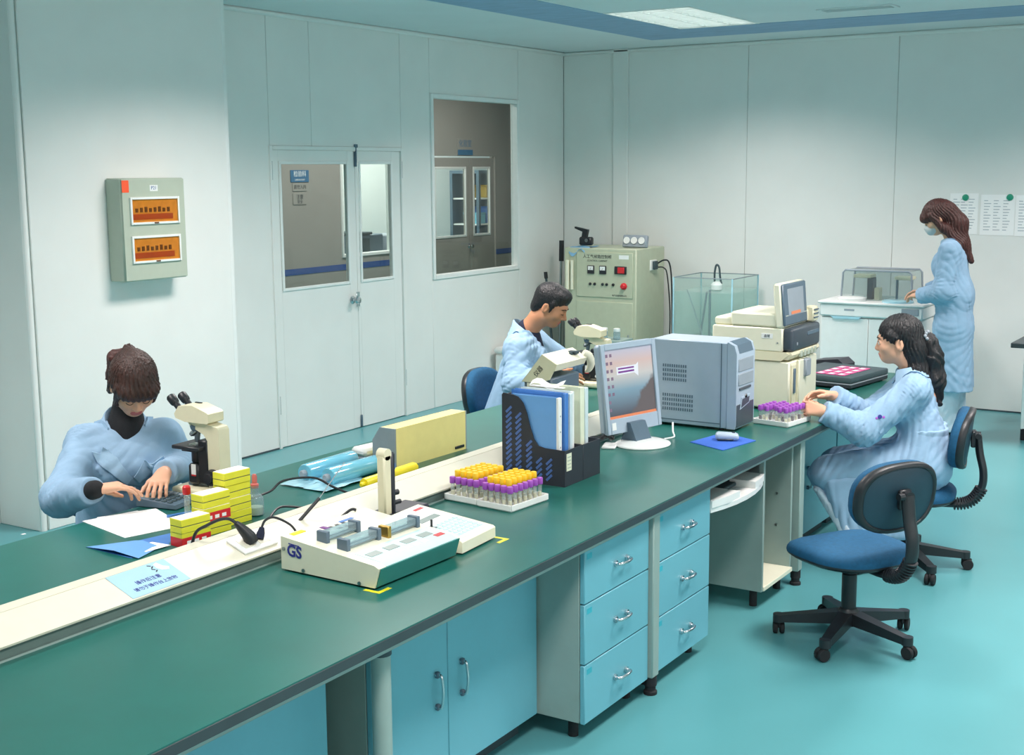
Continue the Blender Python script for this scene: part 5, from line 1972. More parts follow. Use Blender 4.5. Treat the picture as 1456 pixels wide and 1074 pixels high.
def swivel_chair(loc, rz, label, seat_z=.40, base_rot=0.0):
    """local +X is the way the sitter faces"""
    t = thing('swivel_chair', label, 'chair', loc, rz)
    m = MB()
    m.lathe([(.03, .062), (.045, .07), (.045, .125), (.034, .14), (.02, .142)], seg=20)
    m.build('hub', 'black_plastic', t)
    for k in range(5):
        a = base_rot + 2 * math.pi * k / 5
        c, s = math.cos(a), math.sin(a)
        m = MB()
        m.M = Matrix.Rotation(a, 4, 'Z')
        vs = [(.03, -.03, .075), (.03, .03, .075), (.03, .03, .128), (.03, -.03, .128),
              (.285, -.021, .058), (.285, .021, .058), (.285, .019, .088), (.285, -.019, .088)]
        m.add(vs, [(0, 1, 2, 3), (7, 6, 5, 4), (0, 4, 5, 1), (1, 5, 6, 2), (2, 6, 7, 3), (3, 7, 4, 0)])
        m.cyl((.285, 0, .056), (.285, 0, .09), .024, seg=14)
        m.build('base_leg', 'black_plastic', t)
        m = MB()
        m.M = Matrix.Translation((.282 * c, .282 * s, 0)) @ Matrix.Rotation(a + .7 * (k - 2), 4, 'Z')
        for q in (-.014, .014):
            m.lathe([(.012, -.009), (.024, -.009), (.027, -.005), (.027, .005), (.024, .009), (.012, .009)], (.014, q, .027), (0, 1, 0), 18)
        m.box((.010, 0, .042), (.05, .012, .028), .005)
        m.cyl((0, 0, .04), (0, 0, .06), .007, seg=10)
        m.build('caster', 'rubber', t)
    m = MB()
    m.lathe([(.031, .12), (.031, seat_z - .12), (.026, seat_z - .115), (.026, seat_z - .06)], seg=20)
    m.build('gas_column', 'black_plastic', t)
    m = MB()
    m.box((-.01, 0, seat_z - .068), (.20, .14, .03), .008)
    m.build('mechanism', 'black_plastic', t)
    m = MB()
    m.cyl((.03, -.05, seat_z - .07), (.03, -.22, seat_z - .065), .006, seg=8)
    m.box((.03, -.235, seat_z - .065), (.02, .05, .012), .004)
    m.build('lever', 'black_plastic', t)
    out = superell(.225, .225, 2.9)
    out = [(x + (.012 if x > 0 else 0), y * (1 - .10 * (x < -.05) * min(1, (-x - .05) / .17))) for x, y in out]
    vs, fs = puff(out, [(.80, -.056), (.93, -.050), (1.0, -.038), (1.0, -.028)])
    MB().add(vs, fs, 0, Matrix.Translation((0, 0, seat_z))).build('seat_pan', 'black_plastic', t)
    vs, fs = puff(out, [(1.0, -.030), (1.012, -.018), (1.0, -.004), (.95, .010), (.82, .018), (.5, .018), (.2, .014)])
    vs = [(x, y, z - (.03 * max(0, (x - .1) / .13) ** 2)) for x, y, z in vs]
    MB().add(vs, fs, 0, Matrix.Translation((0, 0, seat_z))).build('seat', 'chair_blue', t, ang=60)
    # ribbed J-shaped back bar
    pts = [(-.06, 0, seat_z - .062), (-.19, 0, seat_z - .066), (-.285, 0, seat_z - .05), (-.338, 0, seat_z + .02), (-.345, 0, seat_z + .10), (-.325, 0, seat_z + .19), (-.312, 0, seat_z + .28)]
    m = MB()
    P = catmull([Vector(p) for p in pts], 7)
    m.tube(P, .030, 12, smooth=0, flat=.62)
    for k in range(9, 34):
        d_ = (P[min(k + 1, len(P) - 1)] - P[k - 1]).normalized()
        F = frame(d_)
        F.translation = P[k]
        m.lathe([(.026, -.005), (.0315, -.003), (.0315, .003), (.026, .005)], P[k], d_, 10, sx=1, sy=1) if 8 < k < 22 else None
    m.build('back_bar', 'black_plastic', t)
    # backrest
    bz = seat_z + .262
    ob = superell(.205, .142, 2.5)
    B_ = Matrix.Translation((-.272, 0, bz)) @ Matrix.Rotation(R(-7), 4, 'Y') @ Matrix(((0, 0, 1, 0), (1, 0, 0, 0), (0, 1, 0, 0), (0, 0, 0, 1)))

    def curve(vs):
        return [(x, y, z + .55 * x * x) for x, y, z in vs]
    vs, fs = puff(ob, [(.93, .012), (1.0, .018), (1.01, .034), (.98, .052), (.88, .064), (.6, .068), (.2, .066)])
    MB().add(curve(vs), fs, 0, B_).build('backrest', 'chair_blue', t, ang=60)
    vs, fs = puff(ob, [(.2, -.010), (.86, -.008), (.9, -.004), (.9, .014)])
    MB().add(curve(vs), fs, 0, B_).build('back_shell', 'chair_shell', t, ang=60)
    vs, fs = puff(ob, [(.87, -.004), (.90, -.012), (.97, -.012), (1.01, -.004), (1.02, .012), (1.0, .022), (.9, .022)])
    MB().add(curve(vs), fs[:-2], 0, B_).build('back_rim', 'black_plastic', t, ang=60)
    m = MB()
    m.box((-.294, 0, bz - .0), (.024, .06, .08), .006)
    m.cyl((-.318, .03, bz + .02), (-.318, .055, bz + .02), .014, seg=14)
    m.cyl((-.325, 0, bz + .01), (-.285, 0, bz + .01), .026, seg=16)
    m.build('back_bracket', 'black_plastic', t)
    return t


ch1 = swivel_chair((-1.635, 5.19, 0), math.atan2(.50, -.86), 'empty blue swivel chair with its back to the camera, nearest of the chairs', .405, R(48.2))
dup(ch1, (-1.72, 6.33, 0), math.atan2(-.18, -.98), 'blue swivel chair the woman at the analyser sits on')
dup(ch1, (-3.97, 6.33, 0), math.atan2(.10, .99), 'blue swivel chair behind the man at the microscope')
dup(ch1, (-4.06, 3.50, 0), math.atan2(-.45, .89), 'blue swivel chair under the woman with the calculator')

# ================================================================== PEOPLE
# Figures are smooth-blended solids (limbs as tapering round cones, skulls and faces as ellipsoids)
# turned into one continuous skin by a surface-net mesher.
class SDF:
    def __init__(s):
        s.pr = []

    def cap(s, a, b, ra, rb=None, k=.02, op=0):
        a, b = np.array(a, float), np.array(b, float)
        s.pr.append((0, op, k, a, b, ra, ra if rb is None else rb))
        return s

    def ell(s, c, r, rot=None, k=.02, op=0):
        s.pr.append((1, op, k, np.array(c, float), np.array(r, float), np.eye(3) if rot is None else np.array(rot, float), None))
        return s

    def box(s, c, h, rnd, rot=None, k=.02, op=0):
        s.pr.append((2, op, k, np.array(c, float), np.array(h, float), np.eye(3) if rot is None else np.array(rot, float), rnd))
        return s

    def cut(s, p, n, k=.004):
        """keep the side against the normal n"""
        n = np.array(n, float)
        s.pr.append((3, 2, k, np.array(p, float), n / np.linalg.norm(n), None, None))
        return s

    @staticmethod
    def dist(q, P):
        kind = q[0]
        if kind == 0:
            a, b, ra, rb = q[3], q[4], q[5], q[6]
            ba = b - a
            t = np.clip(((P - a) @ ba) / max(1e-9, ba @ ba), 0, 1)
            d = P - a - t[:, None] * ba
            return np.sqrt((d * d).sum(1)) - (ra + t * (rb - ra))
        if kind == 1:
            L = (P - q[3]) @ q[5]
            u = L / q[4]
            k0 = np.sqrt((u * u).sum(1))
            w_ = u / q[4]
            k1 = np.sqrt((w_ * w_).sum(1)) + 1e-9
            return k0 * (k0 - 1) / k1
        if kind == 2:
            L = np.abs((P - q[3]) @ q[5]) - (q[4] - q[6])
            return np.sqrt((np.maximum(L, 0) ** 2).sum(1)) + np.minimum(L.max(1), 0) - q[6]
        return (P - q[3]) @ q[4]

    def val(s, P, idx=None):
        d = np.full(len(P), 1.0, np.float64)
        for i in (range(len(s.pr)) if idx is None else idx):
            q = s.pr[i]
            e = s.dist(q, P)
            k = q[2]
            if q[1] == 0:
                h = np.maximum(k - np.abs(d - e), 0) / k
                d = np.minimum(d, e) - h * h * k * .25
            else:
                if q[1] == 1:
                    e = -e
                h = np.maximum(k - np.abs(d - e), 0) / k
                d = np.maximum(d, e) + h * h * k * .25
        return d

    def bounds(s):
        lo, hi = [], []
        for q in s.pr:
            if q[1] != 0:
                continue
            if q[0] == 0:
                lo += [q[3] - q[5], q[4] - q[6]]
                hi += [q[3] + q[5], q[4] + q[6]]
            else:
                r_ = max(q[4]) * (1 if q[0] == 1 else 1.75)
                ext = np.minimum(np.abs(q[5]) @ q[4], r_) if q[0] == 2 else np.sqrt((q[5] ** 2) @ (q[4] ** 2))
                lo.append(q[3] - ext)
                hi.append(q[3] + ext)
        return np.min(lo, 0), np.max(hi, 0)

    def mesh(s, res, disp=None, pad=.02):
        lo, hi = s.bounds()
        lo = lo - pad
        hi = hi + pad
        B = 12
        nb = np.ceil((hi - lo) / (res * B)).astype(int)
        n = nb * B + 1
        G = np.ones(n, np.float32)
        R_ = res * B * math.sqrt(3) / 2
        ii = np.stack(np.meshgrid(*[np.arange(m_) for m_ in nb], indexing='ij'), -1).reshape(-1, 3)
        C_ = lo + (ii + .5) * B * res
        D = np.stack([s.dist(q, C_) for q in s.pr], 1)
        d0 = s.val(C_)
        act = np.abs(d0) < R_ * 1.35 + .035
        off = np.stack(np.meshgrid(*[np.arange(B + 1)] * 3, indexing='ij'), -1).reshape(-1, 3)
        for bi in range(len(ii)):
            a = ii[bi] * B
            sl_ = tuple(slice(a[c], a[c] + B + 1) for c in range(3))
            if not act[bi]:
                G[sl_] = np.where(G[sl_] == 1.0, np.float32(d0[bi]), G[sl_]) if d0[bi] < 0 else G[sl_]
                continue
        for bi in np.nonzero(act)[0]:
            a = ii[bi] * B
            P = lo + (a + off) * res
            idx = [i for i, q in enumerate(s.pr) if (q[1] != 2 and abs(D[bi, i]) < R_ * 1.5 + .06) or (q[1] != 2 and q[1] == 0 and D[bi, i] < R_ * 1.5 + .06) or (q[1] == 2 and D[bi, i] > -R_ * 1.2 - .03)]
            v = s.val(P, idx)
            if disp is not None:
                v = v + disp(P)
            G[a[0]:a[0] + B + 1, a[1]:a[1] + B + 1, a[2]:a[2] + B + 1] = v.reshape(B + 1, B + 1, B + 1)
        return nets(G, lo, res)


def nets(G, lo, res):
    M_ = G < 0
    n = np.array(G.shape)
    cnt = np.zeros(n - 1, np.int8)
    for dx in (0, 1):
        for dy in (0, 1):
            for dz in (0, 1):
                cnt += M_[dx:n[0] - 1 + dx, dy:n[1] - 1 + dy, dz:n[2] - 1 + dz]
    cells = np.argwhere((cnt > 0) & (cnt < 8))
    ids = -np.ones(n - 1, np.int32)
    ids[tuple(cells.T)] = np.arange(len(cells))
    acc = np.zeros((len(cells), 3))
    num = np.zeros(len(cells))
    cor = [(x, y, z) for x in (0, 1) for y in (0, 1) for z in (0, 1)]
    V = {c: G[cells[:, 0] + c[0], cells[:, 1] + c[1], cells[:, 2] + c[2]] for c in cor}
    for c in cor:
        for ax in range(3):
            if c[ax]:
                continue
            d = list(c)
            d[ax] = 1
            d = tuple(d)
            a, b = V[c], V[d]
            m_ = (a < 0) != (b < 0)
            t = np.where(m_, a / np.where(m_, a - b, 1), 0)
            p = np.tile(np.array(c, float), (len(cells), 1))
            p[:, ax] += t
            acc[m_] += p[m_]
            num += m_
    vs = lo + (cells + acc / num[:, None]) * res
    faces = []
    for ax in range(3):
        u, w_ = (ax + 1) % 3, (ax + 2) % 3
        sa = [slice(0, None)] * 3
        sb = [slice(0, None)] * 3
        sa[ax] = slice(0, -1)
        sb[ax] = slice(1, None)
        A, Bv = M_[tuple(sa)], M_[tuple(sb)]
        e = np.argwhere(A != Bv)
        e = e[(e[:, u] > 0) & (e[:, w_] > 0) & (e[:, u] < n[u] - 1) & (e[:, w_] < n[w_] - 1)]
        inside = A[tuple(e.T)]
        q = []
        for du, dw in ((-1, -1), (0, -1), (0, 0), (-1, 0)):
            c = e.copy()
            c[:, u] += du
            c[:, w_] += dw
            q.append(ids[tuple(c.T)])
        q = np.stack(q, 1)
        q[~inside] = q[~inside][:, ::-1]
        faces.append(q)
    return vs, np.concatenate(faces)


def relax(vs, fs, it=1, lam=.5):
    e = np.concatenate([fs[:, [0, 1]], fs[:, [1, 2]], fs[:, [2, 3]], fs[:, [3, 0]]])
    for _ in range(it):
        acc = np.zeros_like(vs)
        c = np.zeros(len(vs))
        for a, b in ((0, 1), (1, 0)):
            np.add.at(acc, e[:, a], vs[e[:, b]])
            np.add.at(c, e[:, a], 1)
        vs = vs + lam * (acc / np.maximum(c, 1)[:, None] - vs)
    return vs


def skin_mesh(name, sd, res, mats, parent, disp=None, it=1, region=None):
    """mesh the solid, place it under parent (vertices in the parent's frame)"""
    vs, fs = sd.mesh(res, disp)
    vs = relax(vs, fs, it)
    org = np.array(parent.location)
    me = bpy.data.meshes.new(name)
    me.vertices.add(len(vs))
    me.vertices.foreach_set('co', (vs - org).astype(np.float32).ravel())
    me.loops.add(len(fs) * 4)
    me.loops.foreach_set('vertex_index', fs.astype(np.int32).ravel())
    me.polygons.add(len(fs))
    me.polygons.foreach_set('loop_start', np.arange(0, len(fs) * 4, 4, dtype=np.int32))
    me.polygons.foreach_set('loop_total', np.full(len(fs), 4, np.int32))
    for m_ in (mats if isinstance(mats, (list, tuple)) else [mats]):
        me.materials.append(MATS[m_])
    if region is not None:
        me.polygons.foreach_set('material_index', region(vs[fs].mean(1)).astype(np.int32))
    me.update(calc_edges=True)
    me.polygons.foreach_set('use_smooth', [True] * len(me.polygons))
    return link(name, me, parent)


def V3(*a):
    return np.array(a, float)


def unit(v):
    v = np.array(v, float)
    return v / np.linalg.norm(v)


def fold_noise(seed, amp, freq, stretch=(1, 1, 1)):
    """cloth creases: patches of ridges a few centimetres apart"""
    r_ = np.random.RandomState(seed)
    freq = freq * 2.6
    D_ = [unit(r_.normal(size=3) * np.array(stretch)) * freq * r_.uniform(.6, 1.6) for _ in range(6)]
    ph = r_.uniform(0, 6.28, 6)
    W_ = [unit(r_.normal(size=3)) * freq * .6 for _ in range(6)]

    def f(P):
        o = 0
        for d, p, w_ in zip(D_, ph, W_):
            x = np.sin(P @ d + p + 1.5 * np.sin(P @ (w_ * .45) + p * 2))
            m_ = .35 + .65 * (np.sin(P @ (w_ * .28) + p * 3) > -.1)
            o = o + (1 - 2 * np.abs(x) ** .7) * np.clip(.5 + 1.2 * np.sin(P @ (w_ * .3) + p * 3), 0, 1)
        return amp * o / 3
    return f


def limb_folds(limbs, amp=.006, wave=.036, width=.085):
    """ring creases bunching round the given joints: limbs = [(joint, direction), ...]"""
    L = [(np.array(j, float), unit(d), i * 1.7) for i, (j, d) in enumerate(limbs)]

    def f(P):
        o = 0
        for j, d, ph in L:
            q = P - j
            s_ = q @ d
            r2 = (q * q).sum(1)
            a = np.array([.3, .7, -.5])
            a = unit(a - d * (a @ d))
            b = np.cross(d, a)
            th = np.arctan2(q @ a, q @ b)
            wv = np.sin(s_ * 6.283 / wave * (1 + .25 * np.sin(th * 2 + ph)) + 2.2 * np.sin(th + ph) + 1.2 * np.sin(2 * th - ph))
            pt = np.clip(.35 + .9 * np.sin(q @ (a * 38 + d * 21) + ph * 2) * np.sin(q @ (b * 33 - d * 17) + ph), 0, 1)
            o = o + np.exp(-r2 / (2 * width ** 2)) * pt * (1 - 1.8 * np.abs(wv) ** .8)
        return amp * o
    return f


def both(*fs):
    return lambda P: sum(f(P) for f in fs)


class Head:
    """head frame: x = person's right, y = face, z = crown"""
    def __init__(s, c, fwd, up):
        s.c = np.array(c, float)
        f = unit(fwd)
        u = np.array(up, float)
        u = unit(u - f * (u @ f))
        s.R = np.stack([np.cross(f, u), f, u], 1)

    def P(s, *p):
        return s.c + s.R @ np.array(p, float)

    def loc(s, P):
        return (P - s.c) @ s.R

    def skull(s, S_, male=False, jaw=1.0):
        R3 = s.R
        S_.ell(s.P(0, -.014, .036), (.073, .093, .086), R3, k=.02)
        S_.ell(s.P(0, .028, -.022), (.060 * jaw, .060, .080), R3, k=.03)
        S_.ell(s.P(0, .052, -.072 - (.004 if male else 0)), (.032 * jaw, .032, .030), R3, k=.03)
        S_.cap(s.P(-.036 * jaw, .008, -.060), s.P(.036 * jaw, .008, -.060), .024, .024, k=.03)
        S_.cap(s.P(-.028, .076, .026), s.P(.028, .076, .026), .012 if male else .008, .012 if male else .008, k=.02)
        for q in (-1, 1):
            S_.ell(s.P(q * .040, .056, -.024), (.024, .024, .024), R3, k=.02)
            S_.ell(s.P(q * .031, .0925, .003), (.016, .012, .010), R3, k=.012, op=1)
            S_.ell(s.P(q * .031, .0775, .002), (.015, .011, .010), R3, k=.004)
            S_.ell(s.P(q * .075, -.012, -.010), (.009, .019, .031), R3, k=.008)
            S_.ell(s.P(q * .083, -.006, -.006), (.005, .010, .018), R3, k=.005, op=1)
            S_.cap(s.P(q * .010, .094, -.032), s.P(q * .012, .090, -.034), .0075, .0065, k=.006)
        S_.cap(s.P(0, .084, .010), s.P(0, .107 if male else .101, -.026), .0070, .0095 if male else .0085, k=.012)
        S_.cap(s.P(-.017, .081, -.0555), s.P(.017, .081, -.0555), .0055, .0055, k=.006)
        S_.cap(s.P(0, .087, -.0565), s.P(0, .0865, -.056), .0065, .006, k=.01)
        S_.cap(s.P(-.014, .081, -.0655), s.P(.014, .081, -.0655), .0065, .0065, k=.005)
        S_.cap(s.P(-.022, .093, -.0605), s.P(.022, .093, -.0605), .0022, .0022, k=.003, op=1)

    def lips(s, P):
        L = s.loc(P)
        return (np.abs(L[:, 0]) < .022) & (L[:, 1] > .07) & (L[:, 1] < .115) & (L[:, 2] > -.0735) & (L[:, 2] < -.051) & (np.abs(L[:, 0]) < .026 - .9 * np.abs(L[:, 2] + .061))

    def details(s, parent, closed=True, brow=True):
        org = np.array(parent.location)
        for q in (-1, 1):
            if not closed:
                m = MB()
                m.ball(tuple(s.P(q * .031, .0790, .002) - org), .0118, seg=14, rings=10)
                e = m.build('eye', 'eye_white', parent, ang=180)
                MB().ball(tuple(s.P(q * .030, .0868, .0015) - org), .0052, seg=12, rings=8).build('iris', 'eye_dark', e, ang=180)
            m = MB()
            zz = -.0035 if closed else .0075
            pts = [s.P(q * .018, .0865, zz + .001), s.P(q * .026, .0905, zz - (.002 if closed else -.002)), s.P(q * .036, .0895, zz - (.002 if closed else -.002)), s.P(q * .045, .082, zz + .001)]
            m.tube([tuple(p - org) for p in pts], .0014, 6, smooth=4)
            m.build('eyelash', 'brow', parent)
            if brow:
                m = MB()
                pts = [s.P(q * .014, .0905, .0235), s.P(q * .028, .0915, .0285), s.P(q * .042, .0835, .0265), s.P(q * .05, .074, .021)]
                m.tube([tuple(p - org) for p in pts], [.0022, .003, .0026, .0012], 6, smooth=4)
                m.build('eyebrow', 'brow', parent)


def hand(S_, wrist, d, n, left, curls, spread=.10, sc=1.0, thumb=(.6, .7, .35), thumb_curl=.35):
    """palm + five fingers. d: along the hand, n: the way the palm faces"""
    d = unit(d)
    n = np.array(n, float)
    n = unit(n - d * (n @ d))
    t = np.cross(n, d) * (1 if left else -1)        # towards the thumb
    w = np.array(wrist, float)
    base = [(.030, .083), (.010, .088), (-.010, .084), (-.028, .075)]
    lens = [(.041, .025, .020), (.045, .029, .021), (.042, .027, .020), (.033, .020, .018)]
    rad = [.0083, .0086, .0081, .0072]
    for i, (bt, bd) in enumerate(base):
        m = w + sc * (t * bt + d * bd)
        S_.cap(w + sc * (t * bt * .55 + d * .012), m, .0145 * sc, .0105 * sc, k=.014)
        a = m
        sp = spread * (1.5 - i) / 1.5
        dd = unit(d + t * sp)
        ax = np.cross(dd, n)
        ang = 0
        for L, c, rr in zip(lens[i], curls[i], (1, .93, .82)):
            ang += c
            v = dd * math.cos(ang) + n * math.sin(ang)
            b = a + v * L * sc
            S_.cap(a, b, rad[i] * rr * sc, rad[i] * rr * .92 * sc, k=.0045)
            a = b
    a = w + sc * (t * .022 + d * .022 + n * .004)
    v = unit(d * thumb[0] + t * thumb[1] + n * thumb[2])
    v2 = unit(v * (1 - thumb_curl) + d * thumb_curl + n * thumb_curl * .4)
    for L, rr, vv in ((.038, .0125, v), (.032, .0098, v2), (.025, .0085, unit(v2 + d * .15 - t * .1))):
        b = a + vv * L * sc
        S_.cap(a, b, rr * sc, rr * .86 * sc, k=.009)
        a = b


def patch(name, parent, target, outline, origin, U, Vv, mt, off=.003, th=.003, step=.008):
    """a flat cloth piece (lapel, pocket, band) laid on the target mesh along the normal of plane U,V"""
    from mathutils.bvhtree import BVHTree
    me = target.data
    bvh = BVHTree.FromPolygons([v.co for v in me.vertices], [p.vertices for p in me.polygons])
    org = np.array(parent.location)
    U, Vv = unit(U), unit(Vv)
    N = np.cross(U, Vv)
    o = np.array(origin, float) - org
    bm = bmesh.new()
    vs = [bm.verts.new((x, y, 0)) for x, y in outline]
    bm.faces.new(vs)
    bmesh.ops.triangulate(bm, faces=bm.faces)
    for _ in range(6):
        es = [e for e in bm.edges if e.calc_length() > step]
        if not es:
            break
        bmesh.ops.subdivide_edges(bm, edges=es, cuts=1)
        bmesh.ops.triangulate(bm, faces=[f for f in bm.faces if len(f.verts) > 3])
    top = {}
    ok = True
    pts = []
    for v in bm.verts:
        p = o + U * v.co.x + Vv * v.co.y
        hit = bvh.ray_cast(Vector(p + N * .25), Vector(-N))
        pts.append((p, hit[0]))
    hs = [((np.array(h) - p) @ N) for p, h in pts if h is not None]
    med = float(np.median(hs)) if hs else 0.0
    out = []
    for p, h in pts:
        z = ((np.array(h) - p) @ N) if h is not None else med
        z = min(max(z, med - .05), med + .05)
        out.append(z)
    # soften so that the cloth does not follow every crease
    bm.verts.ensure_lookup_table()
    bm.verts.index_update()
    for _ in range(4):
        out = [max(out[v.index] - .002, .5 * out[v.index] + .5 * sum(out[e.other_vert(v).index] for e in v.link_edges) / max(1, len(v.link_edges))) for v in bm.verts]
    for v, z in zip(bm.verts, out):
        p = o + U * v.co.x + Vv * v.co.y + N * (z + off)
        v.co = Vector(p)
    r_ = bmesh.ops.extrude_face_region(bm, geom=list(bm.faces))
    for g_ in r_['geom']:
        if isinstance(g_, bmesh.types.BMVert):
            g_.co += Vector(N * th)
    bmesh.ops.recalc_face_normals(bm, faces=bm.faces)
    m2 = bpy.data.meshes.new(name)
    bm.to_mesh(m2)
    bm.free()
    m2.materials.append(MATS[mt])
    finish(m2, 50)
    return link(name, m2, parent)


def collar(parent, c, fwd, up, r0, r1, h, mt, a0=-150, a1=150, drop=.055, front_drop=.03, name='collar', on=None):
    """folded collar: a band standing round the neck and turned down outside"""
    f = unit(fwd)
    u = np.array(up, float)
    u = unit(u - f * (u @ f))
    r_ = np.cross(f, u)
    org = np.array(parent.location)
    c = np.array(c, float) - org
    n = 40
    vs, fs = [], []
    prof = [(r0, -.01), (r0 + .002, h * .7), (r0 + .008, h), (r0 + .016, h * .8), ((r0 + r1) / 2, h - drop * .55), (r1, h - drop), (r1 - .006, h - drop - .002), ((r0 + r1) / 2 - .006, h - drop * .6), (r0 + .007, h * .5), (r0 + .004, -.01)]
    m_ = len(prof)
    for i in range(n + 1):
        a = R(a0 + (a1 - a0) * i / n)
        k = abs(i / n - .5) * 2
        for rr, z in prof:
            g_ = (rr - r0) / max(1e-6, r1 - r0)
            dn = front_drop * k ** 2
            ell_ = 1 - (.16 * g_ + .02) * max(0, math.cos(a))
            p = c + (-f * math.cos(a) * ell_ + r_ * math.sin(a)) * rr + u * (z - dn * (1 + .8 * g_)) + f * (.02 * k ** 2 * 1)
            vs.append(tuple(p))
    for i in range(n):
        for j in range(m_):
            j2 = (j + 1) % m_
            fs.append((i * m_ + j, (i + 1) * m_ + j, (i + 1) * m_ + j2, i * m_ + j2))
    fs.append(tuple(range(m_)))
    fs.append(tuple(range(n * m_, n * m_ + m_))[::-1])
    if on is not None:
        from mathutils.bvhtree import BVHTree
        bvh = BVHTree.FromPolygons([v.co for v in on.data.vertices], [p.vertices for p in on.data.polygons])
        for i, v in enumerate(vs):
            j = i % m_
            if j in (4, 5, 6, 7):
                hit = bvh.ray_cast(Vector((v[0], v[1], v[2] + .12)), Vector((0, 0, -1)), .3)
                if hit[0] is not None:
                    z = hit[0].z + {4: .012, 5: .0085, 6: .002, 7: .005}[j]
                    if j in (5, 6) and abs(z - v[2]) < .07:
                        vs[i] = (v[0], v[1], z)
                    elif j in (4, 7):
                        vs[i] = (v[0], v[1], max(z, .5 * z + .5 * v[2]) if abs(z - v[2]) < .09 else v[2])
    m = MB()
    m.add(vs, fs)
    return m.build(name, mt, parent, ang=60)


def hair_disp(hd, amp=.0022, f1=46, seed=1):
    def f(P):
        L = hd.loc(P)
        a = np.arctan2(L[:, 0], L[:, 1] + .03)
        return amp * (np.sin(a * f1 + 5 * np.sin(L[:, 2] * 30 + seed)) + .6 * np.sin(a * f1 * 2.3 + L[:, 0] * 200 + seed))
    return f


def pitch(h, deg):
    h = unit(V3(h[0], h[1], 0))
    c, s = math.cos(R(deg)), math.sin(R(deg))
    return h * c - V3(0, 0, s), h * s + V3(0, 0, c)


def rotz(d):
    d = unit(d)
    a = V3(0, 0, 1) if abs(d[2]) < .9 else V3(1, 0, 0)
    x = unit(np.cross(a, d))
    return np.stack([x, np.cross(d, x), d], 1)


def sleeve(S_, sh, el, wr, r0=.064, r1=.056, r2=.046, short=.015):
    """sleeve over shoulder, elbow, wrist with a flat cuff just short of the wrist"""
    d = unit(V3(*wr) - V3(*el))
    cu = V3(*wr) - d * short
    S_.cap(sh, el, r0, r1, k=.05)
    S_.cap(el, cu, r1, r2, k=.04)
    S_.box(cu + d * .0425, (.075, .075, .04), .001, rotz(d), k=.004, op=1)


def core(S_, hd, N, pel, sh, el, wr, hp, kn, an, neck=.047, arm=.036):
    """the body under the clothes, head to ankles in one piece"""
    ch = (V3(*N) * .72 + V3(*pel) * .28)
    S_.cap(hd.P(0, -.018, -.045), hd.P(0, -.03, -.085), neck, neck, k=.025)
    S_.cap(hd.P(0, -.03, -.085), N, neck, neck * 1.1, k=.025)
    S_.cap(V3(*N) - V3(0, 0, .03), ch, .052, .08, k=.03)
    S_.cap(ch, pel, .085, .09, k=.05)
    for q in (0, 1):
        S_.cap(V3(*N) - V3(0, 0, .035), sh[q], .030, .036, k=.02)
        S_.cap(sh[q], el[q], .038, arm, k=.03)
        S_.cap(el[q], wr[q], arm, .0245, k=.02)
        S_.cap(pel, hp[q], .08, .075, k=.04)
        S_.cap(hp[q], kn[q], .07, .05, k=.03)
        S_.cap(kn[q], an[q], .048, .034, k=.03)


def person(name, loc, label):
    t = thing(name, label, 'person', loc)
    return t


def shoe(parent, an, f, mt='black_matte'):
    org = V3(*parent.location)
    S_ = SDF()
    f = unit(V3(f[0], f[1], 0))
    a = V3(an[0], an[1], 0)
    S_.cap(a + V3(0, 0, .05) - f * .03, a + f * .06 + V3(0, 0, .045), .04, .036, k=.03)
    S_.cap(a + f * .06 + V3(0, 0, .036), a + f * .15 + V3(0, 0, .03), .038, .028, k=.03)
    S_.cut((0, 0, .004), (0, 0, -1))
    skin_mesh('shoe', S_, .006, mt, parent)


# ------------------------------------------------------------------ woman with the calculator
f1 = unit((.84, -.54, 0))
r1 = np.cross(f1, V3(0, 0, 1))
w1 = person('person', (-4.02, 3.47, 0), 'woman in a pale blue lab coat over a black turtleneck, bent over a calculator')
N = V3(-3.965, 3.435, .985)
pel = V3(-4.05, 3.49, .50)
hf, hu = pitch((.88, -.47), 40)
h1 = Head((-3.872, 3.405, 1.150), hf, hu)
sh = [N + r1 * .155 + V3(0, 0, -.058), N - r1 * .150 + V3(0, 0, -.058)]
el = [V3(-3.925, 3.085, .772), V3(-3.855, 3.64, .80)]
wr = [V3(-3.672, 3.03, .846), V3(-3.662, 3.345, .845)]
hp = [pel + r1 * .09, pel - r1 * .09]
kn = [hp[0] + f1 * .40 + V3(0, 0, -.01), hp[1] + f1 * .40 + V3(0, 0, -.01)]
an = [V3(kn[0][0], kn[0][1], .09), V3(kn[1][0], kn[1][1], .09)]
B_ = SDF()
h1.skull(B_)
core(B_, h1, N, pel, sh, el, wr, hp, kn, an)
cv = [(.62, .55, .3), (.50, .45, .3), (.30, .35, .25), (.22, .3, .25)]
hand(B_, wr[0], (.52, .80, .05), (.10, .22, -1), False, cv, .16, 1.0, (.75, .45, .6))
hand(B_, wr[1], (.50, -.75, -.20), (.10, -.25, -1), True, [(.45, .5, .3), (.5, .5, .3), (.5, .55, .3), (.5, .55, .3)], .10, .96, (.6, .6, .4))
bd = skin_mesh('body', B_, .0034, ['skin', 'lip'], w1, region=lambda P: h1.lips(P))
h1.details(w1, closed=True)
C_ = SDF()
for q in (-1, 1):
    C_.cap(N + r1 * q * .068 + V3(0, 0, -.13) + f1 * .012, pel + r1 * q * .075 + V3(0, 0, .02), .105, .125, k=.06)
    C_.cap(N + r1 * q * .045 + V3(0, 0, -.030), sh[0] if q > 0 else sh[1], .044, .058, k=.05)
    C_.ell(N + r1 * q * .06 + f1 * .075 + V3(0, 0, -.165), (.062, .062, .065), k=.05)
C_.cap(N + V3(0, 0, -.06) - f1 * .02, N + V3(0, 0, -.14), .075, .10, k=.05)
sleeve(C_, sh[0], el[0], wr[0], .059, .064, .049, .02)
